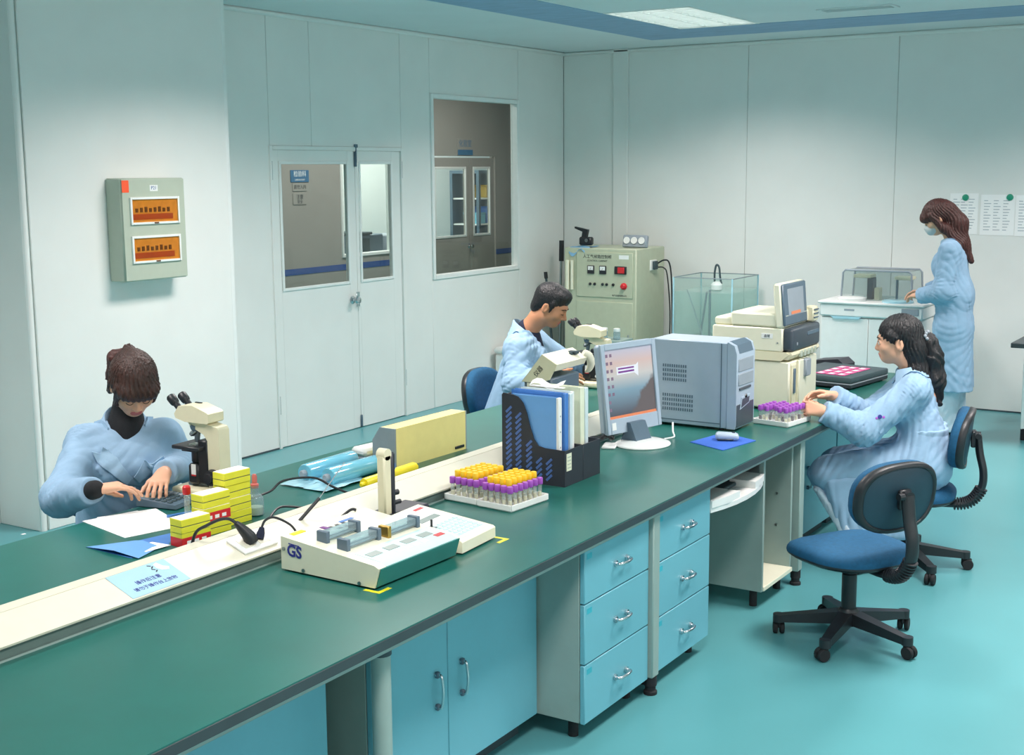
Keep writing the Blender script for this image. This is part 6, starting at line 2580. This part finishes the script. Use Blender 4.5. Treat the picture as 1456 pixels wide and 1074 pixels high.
sleeve(C_, sh[1], el[1], wr[1], .058, .058, .047, .02)
C_.cap(N + f1 * .085 + V3(0, 0, .06), N + f1 * .155 + V3(0, 0, -.125), .056, .010, k=.012, op=1)
C_.cap(N + V3(0, 0, -.01), N + V3(0, 0, .12), .060, .075, k=.015, op=1)
co = skin_mesh('coat', C_, .006, 'denim', w1, both(fold_noise(11, .0055, 30, (1, 1, .8)), limb_folds([(el[0], wr[0] - el[0]), (el[1], wr[1] - el[1]), (sh[0], el[0] - sh[0])])), 1)
T_ = SDF()
T_.cap(h1.P(0, -.028, -.088), N + V3(0, 0, -.02), .054, .066, k=.03)
T_.cap(N + V3(0, 0, -.02) + f1 * .010, N + f1 * .012 + V3(0, 0, -.16), .062, .072, k=.04)
skin_mesh('turtleneck', T_, .006, 'sweater', w1)
for q in (0,):
    S_ = SDF()
    d = unit(wr[q] - el[q])
    S_.cap(wr[q] - d * .05, wr[q] + d * .004, .036, .0335, k=.01)
    skin_mesh('sweater_cuff', S_, .004, 'sweater', w1)
collar(w1, N + V3(0, 0, .020) - f1 * .006, f1 + V3(0, 0, -.25), V3(0, 0, 1) + f1 * .22, .066, .112, .036, 'denim_collar', -128, 128, .060, .050, on=co)
# notched lapels on the chest
cu_, cv_ = -r1, V3(0, 0, 1) + f1 * .30
oc = N + f1 * .10 + V3(0, 0, -.155)
for q in (-1, 1):
    pl = [(.004, -.015), (.052, .060), (.102, .098), (.112, .074), (.142, .084), (.126, .046), (.07, .005), (.024, -.04)]
    pl = [(-x * q, y) for x, y in pl]
    if q > 0:
        pl = pl[::-1]
    patch('lapel', w1, co, pl, oc, cu_, cv_, 'denim_collar', .006, .0055)
org = V3(*w1.location)
from mathutils.bvhtree import BVHTree


def surf(target, p, n, dist=.3):
    """point of the target's surface met along -n from p + n*dist"""
    me = target.data
    bvh = BVHTree.FromPolygons([v.co for v in me.vertices], [x.vertices for x in me.polygons])
    o_ = V3(*target.parent.location)
    hit = bvh.ray_cast(Vector(np.array(p) - o_ + np.array(n) * dist), Vector(-np.array(n)))
    return (np.array(hit[0]) + o_) if hit[0] is not None else np.array(p)


for dz in (-.235, -.33):
    p = surf(co, N + f1 * .1 + V3(0, 0, dz) - r1 * .004, f1)
    MB().lathe([(.010, 0), (.010, .003), (.007, .004), (.003, .003)], tuple(p - org), tuple(f1), 14).build('button', 'white_plastic', w1)
patch('pocket', w1, co, [(.045, -.17), (.135, -.17), (.135, -.085), (.045, -.085)], N + f1 * .1 + V3(0, 0, -.10), cu_, V3(0, 0, 1) + f1 * .1, 'denim_collar', .0015, .003)
HR = SDF()
HR.ell(h1.P(0, -.017, .040), (.089, .108, .099), h1.R, k=.02)
HR.cap(h1.P(-.045, .072, .040), h1.P(.045, .072, .040), .030, .030, k=.03)
HR.ell(h1.P(0, -.075, -.035), (.068, .045, .062), h1.R, k=.03)
for q in (-1, 1):
    HR.cap(h1.P(q * .070, .045, .035), h1.P(q * .069, .050, -.040), .017, .010, k=.02)
    HR.cap(h1.P(q * .076, -.005, .02), h1.P(q * .074, -.03, -.05), .018, .014, k=.02)
HR.ell(h1.P(0, .115, -.078), (.064, .080, .082), h1.R, k=.010, op=1)
HR.ell(h1.P(.080, .004, -.012), (.022, .020, .026), h1.R, k=.008, op=1)
HR.cap(h1.P(0, -.085, .085), h1.P(0, -.120, .075), .024, .022, k=.015)
skin_mesh('hair', HR, .004, 'hair_brown', w1, hair_disp(h1, .0024, 40, 1), 1)
PT = SDF()
PT.cap(h1.P(.005, -.105, .075), h1.P(.045, -.118, .035), .022, .028, k=.02)
PT.cap(h1.P(.045, -.118, .035), h1.P(.066, -.105, -.06), .028, .012, k=.02)
skin_mesh('ponytail', PT, .005, 'hair_auburn', w1, hair_disp(h1, .002, 40, 2))
TR = SDF()
for q in (0, 1):
    TR.cap(hp[q], kn[q], .09, .07, k=.04)
    TR.cap(kn[q], an[q], .07, .05, k=.03)
skin_mesh('trousers', TR, .010, 'navy_cloth', w1, fold_noise(4, .004, 30))
for q in (0, 1):
    shoe(w1, an[q], f1)

# ------------------------------------------------------------------ man at the far microscope
f2 = unit((.93, .28, 0))
r2_ = np.cross(f2, V3(0, 0, 1))
m1 = person('person', (-4.0, 6.34, 0), 'dark-haired man in a pale blue coat looking into a microscope')
N = V3(-3.925, 6.345, 1.035)
pel = V3(-4.03, 6.32, .52)
hf, hu = pitch((.90, .26), 28)
h2 = Head((-3.775, 6.375, 1.190), hf, hu)
sh = [N + r2_ * .175 + V3(0, 0, -.075), N - r2_ * .175 + V3(0, 0, -.075)]
el = [V3(-3.83, 6.085, .775), V3(-3.80, 6.66, .80)]
wr = [V3(-3.62, 6.15, .815), V3(-3.60, 6.56, .82)]
hp = [pel + r2_ * .095, pel - r2_ * .095]
kn = [hp[0] + f2 * .34 + V3(0, 0, -.02), hp[1] + f2 * .34 + V3(0, 0, -.02)]
an = [V3(kn[0][0], kn[0][1], .09), V3(kn[1][0], kn[1][1], .09)]
B_ = SDF()
h2.skull(B_, True, 1.08)
core(B_, h2, N, pel, sh, el, wr, hp, kn, an, .054, .04)
hand(B_, wr[0], (.80, .42, .05), (-.2, .75, -.5), False, [(.4, .5, .3)] * 4, .08, 1.04)
hand(B_, wr[1], (.80, -.42, .05), (-.2, -.75, -.5), True, [(.4, .5, .3)] * 4, .08, 1.04)
skin_mesh('body', B_, .0042, ['skin_tan', 'lip'], m1, region=lambda P: h2.lips(P))
h2.details(m1, closed=True)
C_ = SDF()
for q in (-1, 1):
    C_.cap(N + r2_ * q * .085 + V3(0, 0, -.15) + f2 * .01, pel + r2_ * q * .085 + V3(0, 0, .02), .115, .125, k=.06)
    C_.cap(N + r2_ * q * .05 + V3(0, 0, -.035), sh[0] if q > 0 else sh[1], .052, .066, k=.05)
    C_.ell(N + r2_ * q * .06 + f2 * .06 + V3(0, 0, -.17), (.07, .07, .08), k=.06)
C_.cap(N + V3(0, 0, -.06) - f2 * .025, N + V3(0, 0, -.15), .085, .11, k=.05)
sleeve(C_, sh[0], el[0], wr[0], .076, .070, .055)
sleeve(C_, sh[1], el[1], wr[1], .074, .066, .054)
C_.cap(N + f2 * .085 + V3(0, 0, .06), N + f2 * .155 + V3(0, 0, -.17), .056, .010, k=.012, op=1)
C_.cap(N + V3(0, 0, -.01), N + V3(0, 0, .12), .064, .08, k=.015, op=1)
co = skin_mesh('coat', C_, .0068, 'denim', m1, both(fold_noise(23, .0075, 26, (1, 1, .8)), limb_folds([(el[0], el[0] - sh[0]), ((el[0] + sh[0]) / 2, el[0] - sh[0]), (el[1], wr[1] - el[1])], .007, .045)), 1)
T_ = SDF()
T_.cap(N + f2 * .012 + V3(0, 0, .02), N + f2 * .035 + V3(0, 0, -.18), .062, .095, k=.05)
skin_mesh('sweater', T_, .007, 'navy_cloth', m1)
collar(m1, N + V3(0, 0, .024) - f2 * .004, f2 + V3(0, 0, -.25), V3(0, 0, 1) + f2 * .20, .068, .116, .036, 'denim_collar', -128, 128, .062, .05, on=co)
oc = N + f2 * .10 + V3(0, 0, -.20)
for q in (-1, 1):
    pl = [(.004, -.015), (.050, .060), (.098, .100), (.110, .074), (.142, .084), (.126, .046), (.07, .005), (.024, -.04)]
    pl = [(-x * q, y) for x, y in pl]
    if q > 0:
        pl = pl[::-1]
    patch('lapel', m1, co, pl, oc, -r2_, V3(0, 0, 1) + f2 * .30, 'denim_collar', .006, .0055)
HR = SDF()
HR.ell(h2.P(0, -.020, .044), (.081, .101, .090), h2.R, k=.02)
HR.ell(h2.P(0, .045, .088), (.060, .042, .034), h2.R, k=.03)
HR.ell(h2.P(0, -.070, -.030), (.062, .040, .050), h2.R, k=.03)
for q in (-1, 1):
    HR.cap(h2.P(q * .072, .018, .03), h2.P(q * .070, .018, -.018), .012, .007, k=.015)
HR.ell(h2.P(0, .120, -.045), (.078, .080, .098), h2.R, k=.010, op=1)
for q in (-1, 1):
    HR.ell(h2.P(q * .080, -.012, -.030), (.026, .026, .044), h2.R, k=.010, op=1)
skin_mesh('hair', HR, .0045, 'hair_black', m1, hair_disp(h2, .0016, 60, 3), 1)
TR = SDF()
for q in (0, 1):
    TR.cap(hp[q], kn[q], .095, .075, k=.04)
    TR.cap(kn[q], an[q], .075, .055, k=.03)
skin_mesh('trousers', TR, .010, 'navy_cloth', m1, fold_noise(5, .004, 30))
for q in (0, 1):
    shoe(m1, an[q], f2)

# ------------------------------------------------------------------ seated woman at the blood analyser
f3 = unit((-.95, -.30, 0))
r3 = np.cross(f3, V3(0, 0, 1))
w3 = person('person', (-1.70, 6.36, 0), 'seated woman with long black hair in a blue coat, reaching to the blood analyser')
N = V3(-1.725, 6.365, .965)
pel = V3(-1.665, 6.375, .53)
hf, hu = pitch((-.96, -.24), 6)
h3 = Head((-1.802, 6.345, 1.118), hf, hu)
sh = [N + r3 * .155 + V3(0, 0, -.058), N - r3 * .155 + V3(0, 0, -.062)]
el = [V3(-1.935, 6.34, .735), V3(-1.872, 6.09, .715)]
wr = [V3(-2.030, 6.115, .862), V3(-2.035, 5.985, .806)]
hp = [pel + r3 * .09, pel - r3 * .09]
kn = [V3(-2.075, 6.33, .475), V3(-2.055, 6.13, .475)]
an = [V3(-1.93, 6.34, .09), V3(-1.90, 6.16, .09)]
B_ = SDF()
h3.skull(B_)
core(B_, h3, N, pel, sh, el, wr, hp, kn, an, .044)
hand(B_, wr[0], (-.82, -.45, .12), (.35, -.5, -.75), False, [(.35, .5, .35)] * 4, .08, .94, (.7, .5, .5))
hand(B_, wr[1], (-.88, -.12, .14), (-.05, .75, -.35), True, [(.55, .8, .5), (.65, .9, .5), (.7, .9, .5), (.75, .9, .5)], .06, .92, (.75, .35, .5))
skin_mesh('body', B_, .0038, ['skin', 'lip'], w3, region=lambda P: h3.lips(P))
h3.details(w3, closed=False)
C_ = SDF()
for q in (-1, 1):
    C_.cap(N + r3 * q * .066 + V3(0, 0, -.14) + f3 * .005, pel + r3 * q * .07 + V3(0, 0, .13), .100, .098, k=.06)
    C_.cap(pel + r3 * q * .075 + V3(0, 0, .10), pel + r3 * q * .085 + V3(0, 0, .0), .105, .125, k=.05)
    C_.cap(N + r3 * q * .045 + V3(0, 0, -.030), sh[0] if q > 0 else sh[1], .044, .058, k=.05)
    C_.ell(N + r3 * q * .06 + f3 * .065 + V3(0, 0, -.165), (.06, .06, .07), k=.05)
C_.cap(N + V3(0, 0, -.06) - f3 * .025, N + V3(0, 0, -.15), .072, .10, k=.05)
sleeve(C_, sh[0], el[0], wr[0], .066, .062, .050, .0)
sleeve(C_, sh[1], el[1], wr[1], .068, .070, .052, .0)
# skirts of the coat over the thighs
C_.cap(hp[0] + V3(0, 0, .01), kn[0] + V3(0, 0, .0), .115, .088, k=.06)
C_.cap(hp[1] + V3(0, 0, .01), kn[1] + V3(0, 0, .0), .115, .088, k=.06)
C_.cap(N + V3(0, 0, -.005), N + V3(0, 0, .12), .056, .07, k=.012, op=1)
co = skin_mesh('coat', C_, .0062, 'denim', w3, both(fold_noise(37, .0060, 28, (1, 1, .8)), limb_folds([(el[1], wr[1] - el[1]), ((el[1] + wr[1]) / 2, wr[1] - el[1]), (sh[1], el[1] - sh[1]), (pel + V3(0, 0, .2), (0, 0, 1))], .006, .04)), 1)
D_ = SDF()
near = -r3
a = kn[1] + near * .062
b = hp[1] + near * .085
D_.box(V3(0, 0, 0), (.001, .001, .001), .0005)
D_.pr.clear()
for t_ in np.linspace(0, 1, 26):
    top_ = a * (1 - t_) + b * t_ + V3(0, 0, -.03)
    bot = V3(-1.945, 6.085, .195) * (1 - t_) + V3(-1.66, 6.17, .215) * t_
    D_.cap(top_, bot, .018, .012, k=.035)
for t_ in np.linspace(0, 1, 14):
    top_ = kn[1] * (1 - t_) + kn[0] * t_ + f3 * .070 + V3(0, 0, -.01)
    bot = V3(-1.955, 6.09, .215) * (1 - t_) + V3(-2.0, 6.30, .28) * t_
    D_.cap(top_, bot, .016, .010, k=.045)
skin_mesh('coat_skirt', D_, .0062, 'denim', w3, fold_noise(41, .005, 34, (1.4, 1.4, .4)), 1)
D_ = SDF()
for t_ in np.linspace(0, 1, 5):
    D_.cap(V3(-2.105, 6.095, .40) * (1 - t_) + V3(-2.08, 6.075, .40) * t_, V3(-1.945, 6.062, .185) * (1 - t_) + V3(-1.885, 6.07, .185) * t_, .007, .007, k=.02)
skin_mesh('coat_lining', D_, .005, 'denim_pale', w3, fold_noise(43, .003, 50, (1.4, 1.4, .3)), 1)
collar(w3, N + V3(0, 0, .014), f3 + V3(0, 0, -.1), V3(0, 0, 1) + f3 * .16, .056, .098, .034, 'denim_collar', -150, 150, .05, .02, on=co)
# waist seam and sleeve badge
wbs = SDF()
for q in (-1, 1):
    wbs.cap(pel + r3 * q * .07 + V3(0, 0, .160), pel + r3 * q * .07 + V3(0, 0, .172), .1075, .1075, k=.06)
wbs.cut(pel + V3(0, 0, .150), (0, 0, -1))
wbs.cut(pel + V3(0, 0, .182), (0, 0, 1))
skin_mesh('waistband', wbs, .005, 'denim_collar', w3, fold_noise(37, .0045, 28, (1, 1, .8)))
org = V3(*w3.location)
mid = sh[1] * .30 + el[1] * .70
ua = unit(el[1] - sh[1])
nb_ = unit(near + V3(.0, -.15, .25))
nb_ = unit(nb_ - ua * (nb_ @ ua))
p = surf(co, mid, nb_)
for k, (dx, dy, sx) in enumerate(((0, 0, .010), (.016, .004, .006), (-.012, -.012, .006))):
    MB().lathe([(sx, 0), (sx, .002), (sx * .6, .0025)], tuple(p - org + ua * dx + np.cross(ua, nb_) * dy), tuple(nb_), 14).build('badge', 'blue_print' if k == 0 else 'cap_purple', w3)
HR = SDF()
HR.ell(h3.P(0, -.020, .040), (.083, .106, .094), h3.R, k=.02)
HR.ell(h3.P(0, -.075, -.040), (.072, .050, .075), h3.R, k=.04)
HR.cap(h3.P(.0, -.085, -.06), h3.P(0, -.085, -.17), .062, .058, k=.04)
HR.cap(h3.P(0, -.085, -.17), h3.P(0, -.125, -.30), .056, .030, k=.04)
HR.cap(h3.P(-.05, -.075, -.14), h3.P(-.06, -.09, -.26), .024, .012, k=.03)
for q in (-1, 1):
    HR.cap(h3.P(q * .074, .030, .040), h3.P(q * .076, .000, .010), .014, .012, k=.02)
HR.ell(h3.P(0, .118, -.040), (.080, .080, .100), h3.R, k=.010, op=1)
for q in (-1, 1):
    HR.ell(h3.P(q * .088, -.002, -.016), (.026, .024, .034), h3.R, k=.008, op=1)
    HR.ell(h3.P(q * .075, .03, -.085), (.04, .062, .055), h3.R, k=.012, op=1)
skin_mesh('hair', HR, .0045, 'hair_black', w3, hair_disp(h3, .0026, 34, 5), 1)
PT = SDF()
PT.ell(h3.P(0, -.140, .0), (.030, .026, .030), h3.R)
PT.cap(h3.P(0, -.150, -.02), h3.P(.0, -.158, -.09), .036, .044, k=.03)
PT.cap(h3.P(.0, -.158, -.09), h3.P(0, -.165, -.20), .044, .042, k=.03)
PT.cap(h3.P(0, -.165, -.20), h3.P(.0, -.175, -.315), .042, .014, k=.03)
skin_mesh('ponytail', PT, .005, 'hair_black', w3, hair_disp(h3, .004, 30, 6))
rr = random.Random(8)
m = MB()
for k in range(14):
    a_ = k / 14 * 6.283
    m.ball(tuple(h3.P(.030 * math.cos(a_), -.138 + .008 * math.sin(a_ * 3), .006 + .030 * math.sin(a_)) - org), .0095, seg=8, rings=6)
m.build('scrunchie', 'grey_plastic', w3, ang=180)
TR = SDF()
for q in (0, 1):
    TR.cap(kn[q] + V3(.03, 0, -.02), an[q], .060, .045, k=.03)
    TR.cap(hp[q], kn[q] + V3(.03, 0, -.02), .08, .060, k=.03)
skin_mesh('trousers', TR, .010, 'navy_cloth', w3, fold_noise(6, .004, 30))
for q in (0, 1):
    shoe(w3, an[q], f3)

# ------------------------------------------------------------------ standing woman at the floor analyser
f4 = unit((-.97, -.17, 0))
r4 = np.cross(f4, V3(0, 0, 1))
w4 = person('person', (-2.37, 9.74, 0), 'standing woman with long auburn hair in a knee-length blue coat, by the back wall')
N = V3(-2.400, 9.735, 1.425)
pel = V3(-2.365, 9.74, .90)
hf, hu = pitch((-.96, -.20), 30)
h4 = Head((-2.505, 9.715, 1.585), hf, hu)
sh = [N + r4 * .160 + V3(0, 0, -.060), N - r4 * .160 + V3(0, 0, -.060)]
el = [V3(-2.46, 9.96, 1.10), V3(-2.395, 9.535, 1.075)]
wr = [V3(-2.615, 9.875, 1.045), V3(-2.575, 9.62, 1.03)]
hp = [pel + r4 * .085, pel - r4 * .085]
kn = [V3(-2.365, 9.83, .48), V3(-2.36, 9.67, .48)]
an = [V3(-2.35, 9.84, .09), V3(-2.37, 9.69, .09)]
B_ = SDF()
h4.skull(B_)
core(B_, h4, N, pel, sh, el, wr, hp, kn, an, .044)
hand(B_, wr[0], (-.93, -.05, -.12), (-.1, -.2, -.95), False, [(.4, .5, .35)] * 4, .08, .95, (.7, .5, .5))
hand(B_, wr[1], (-.85, .45, .0), (0, .3, -.9), True, [(.45, .5, .35)] * 4, .08, .95, (.7, .5, .5))
skin_mesh('body', B_, .0045, ['skin', 'lip'], w4, region=lambda P: h4.lips(P))
h4.details(w4, closed=True)
C_ = SDF()
for q in (-1, 1):
    C_.cap(N + r4 * q * .068 + V3(0, 0, -.14), pel + r4 * q * .068 + V3(0, 0, .14), .106, .114, k=.06)
    C_.cap(pel + r4 * q * .068 + V3(0, 0, .14), pel + r4 * q * .074 + V3(0, 0, -.10), .114, .122, k=.06)
    C_.cap(pel + r4 * q * .075 + V3(0, 0, -.10), V3(-2.335, 9.74, .28) + r4 * q * .082, .122, .136, k=.06)
    C_.cap(N + r4 * q * .045 + V3(0, 0, -.030), sh[0] if q > 0 else sh[1], .046, .060, k=.05)
    C_.ell(N + r4 * q * .06 + f4 * .07 + V3(0, 0, -.18), (.06, .06, .07), k=.05)
C_.cap(N + V3(0, 0, -.06) - f4 * .025, N + V3(0, 0, -.15), .075, .10, k=.05)
sleeve(C_, sh[0], el[0], wr[0], .066, .064, .050, .02)
sleeve(C_, sh[1], el[1], wr[1], .070, .070, .054, .0)
C_.cut((0, 0, .355), (0, 0, -1))
C_.cap(N + V3(0, 0, -.005), N + V3(0, 0, .12), .056, .07, k=.012, op=1)
co = skin_mesh('coat', C_, .0072, 'denim', w4, both(fold_noise(53, .0065, 22, (1, 1, .6)), limb_folds([(el[1], el[1] - sh[1]), (wr[1], wr[1] - el[1]), (pel + V3(0, 0, .1), (0, 0, 1))], .007, .05, .10)), 1)
collar(w4, N + V3(0, 0, .014), f4 + V3(0, 0, -.1), V3(0, 0, 1) + f4 * .2, .058, .102, .034, 'denim_collar', -140, 140, .05, .03, on=co)
HR = SDF()
HR.ell(h4.P(0, -.020, .044), (.088, .108, .096), h4.R, k=.02)
HR.ell(h4.P(0, .070, .040), (.064, .040, .040), h4.R, k=.03)
HR.cap(h4.P(0, -.085, -.0), h4.P(0, -.110, -.10), .072, .066, k=.04)
e1 = V3(-2.335, 9.735, 1.40)
HR.cap(h4.P(0, -.100, -.10), e1, .066, .058, k=.04)
HR.cap(e1, V3(-2.258, 9.735, 1.285), .058, .020, k=.04)
for q in (-1, 1):
    HR.cap(h4.P(q * .078, .022, .04), h4.P(q * .076, -.005, -.085), .018, .026, k=.025)
    HR.cap(h4.P(q * .068, -.02, -.085), e1 + r4 * q * .05, .03, .03, k=.03)
HR.ell(h4.P(0, .128, -.060), (.076, .085, .092), h4.R, k=.010, op=1)
skin_mesh('hair', HR, .005, 'hair_auburn', w4, hair_disp(h4, .003, 34, 9), 1)
MK = SDF()
MK.ell(h4.P(0, .056, -.045), (.058, .054, .050), h4.R, k=.02)
MK.cap(h4.P(0, .095, -.025), h4.P(0, .088, -.06), .020, .020, k=.02)
MK.ell(h4.P(0, -.02, -.045), (.09, .06, .09), h4.R, k=.004, op=1)
skin_mesh('face_mask', MK, .0045, 'mask_cloth', w4)
TR = SDF()
for q in (0, 1):
    TR.cap(hp[q], kn[q], .09, .080, k=.04)
    TR.cap(kn[q], an[q] + V3(0, 0, -.02), .080, .078, k=.03)
TR.cut((0, 0, .045), (0, 0, -1))
skin_mesh('trousers', TR, .008, 'denim_pale', w4, fold_noise(7, .005, 30))
for q in (0, 1):
    shoe(w4, an[q], f4)
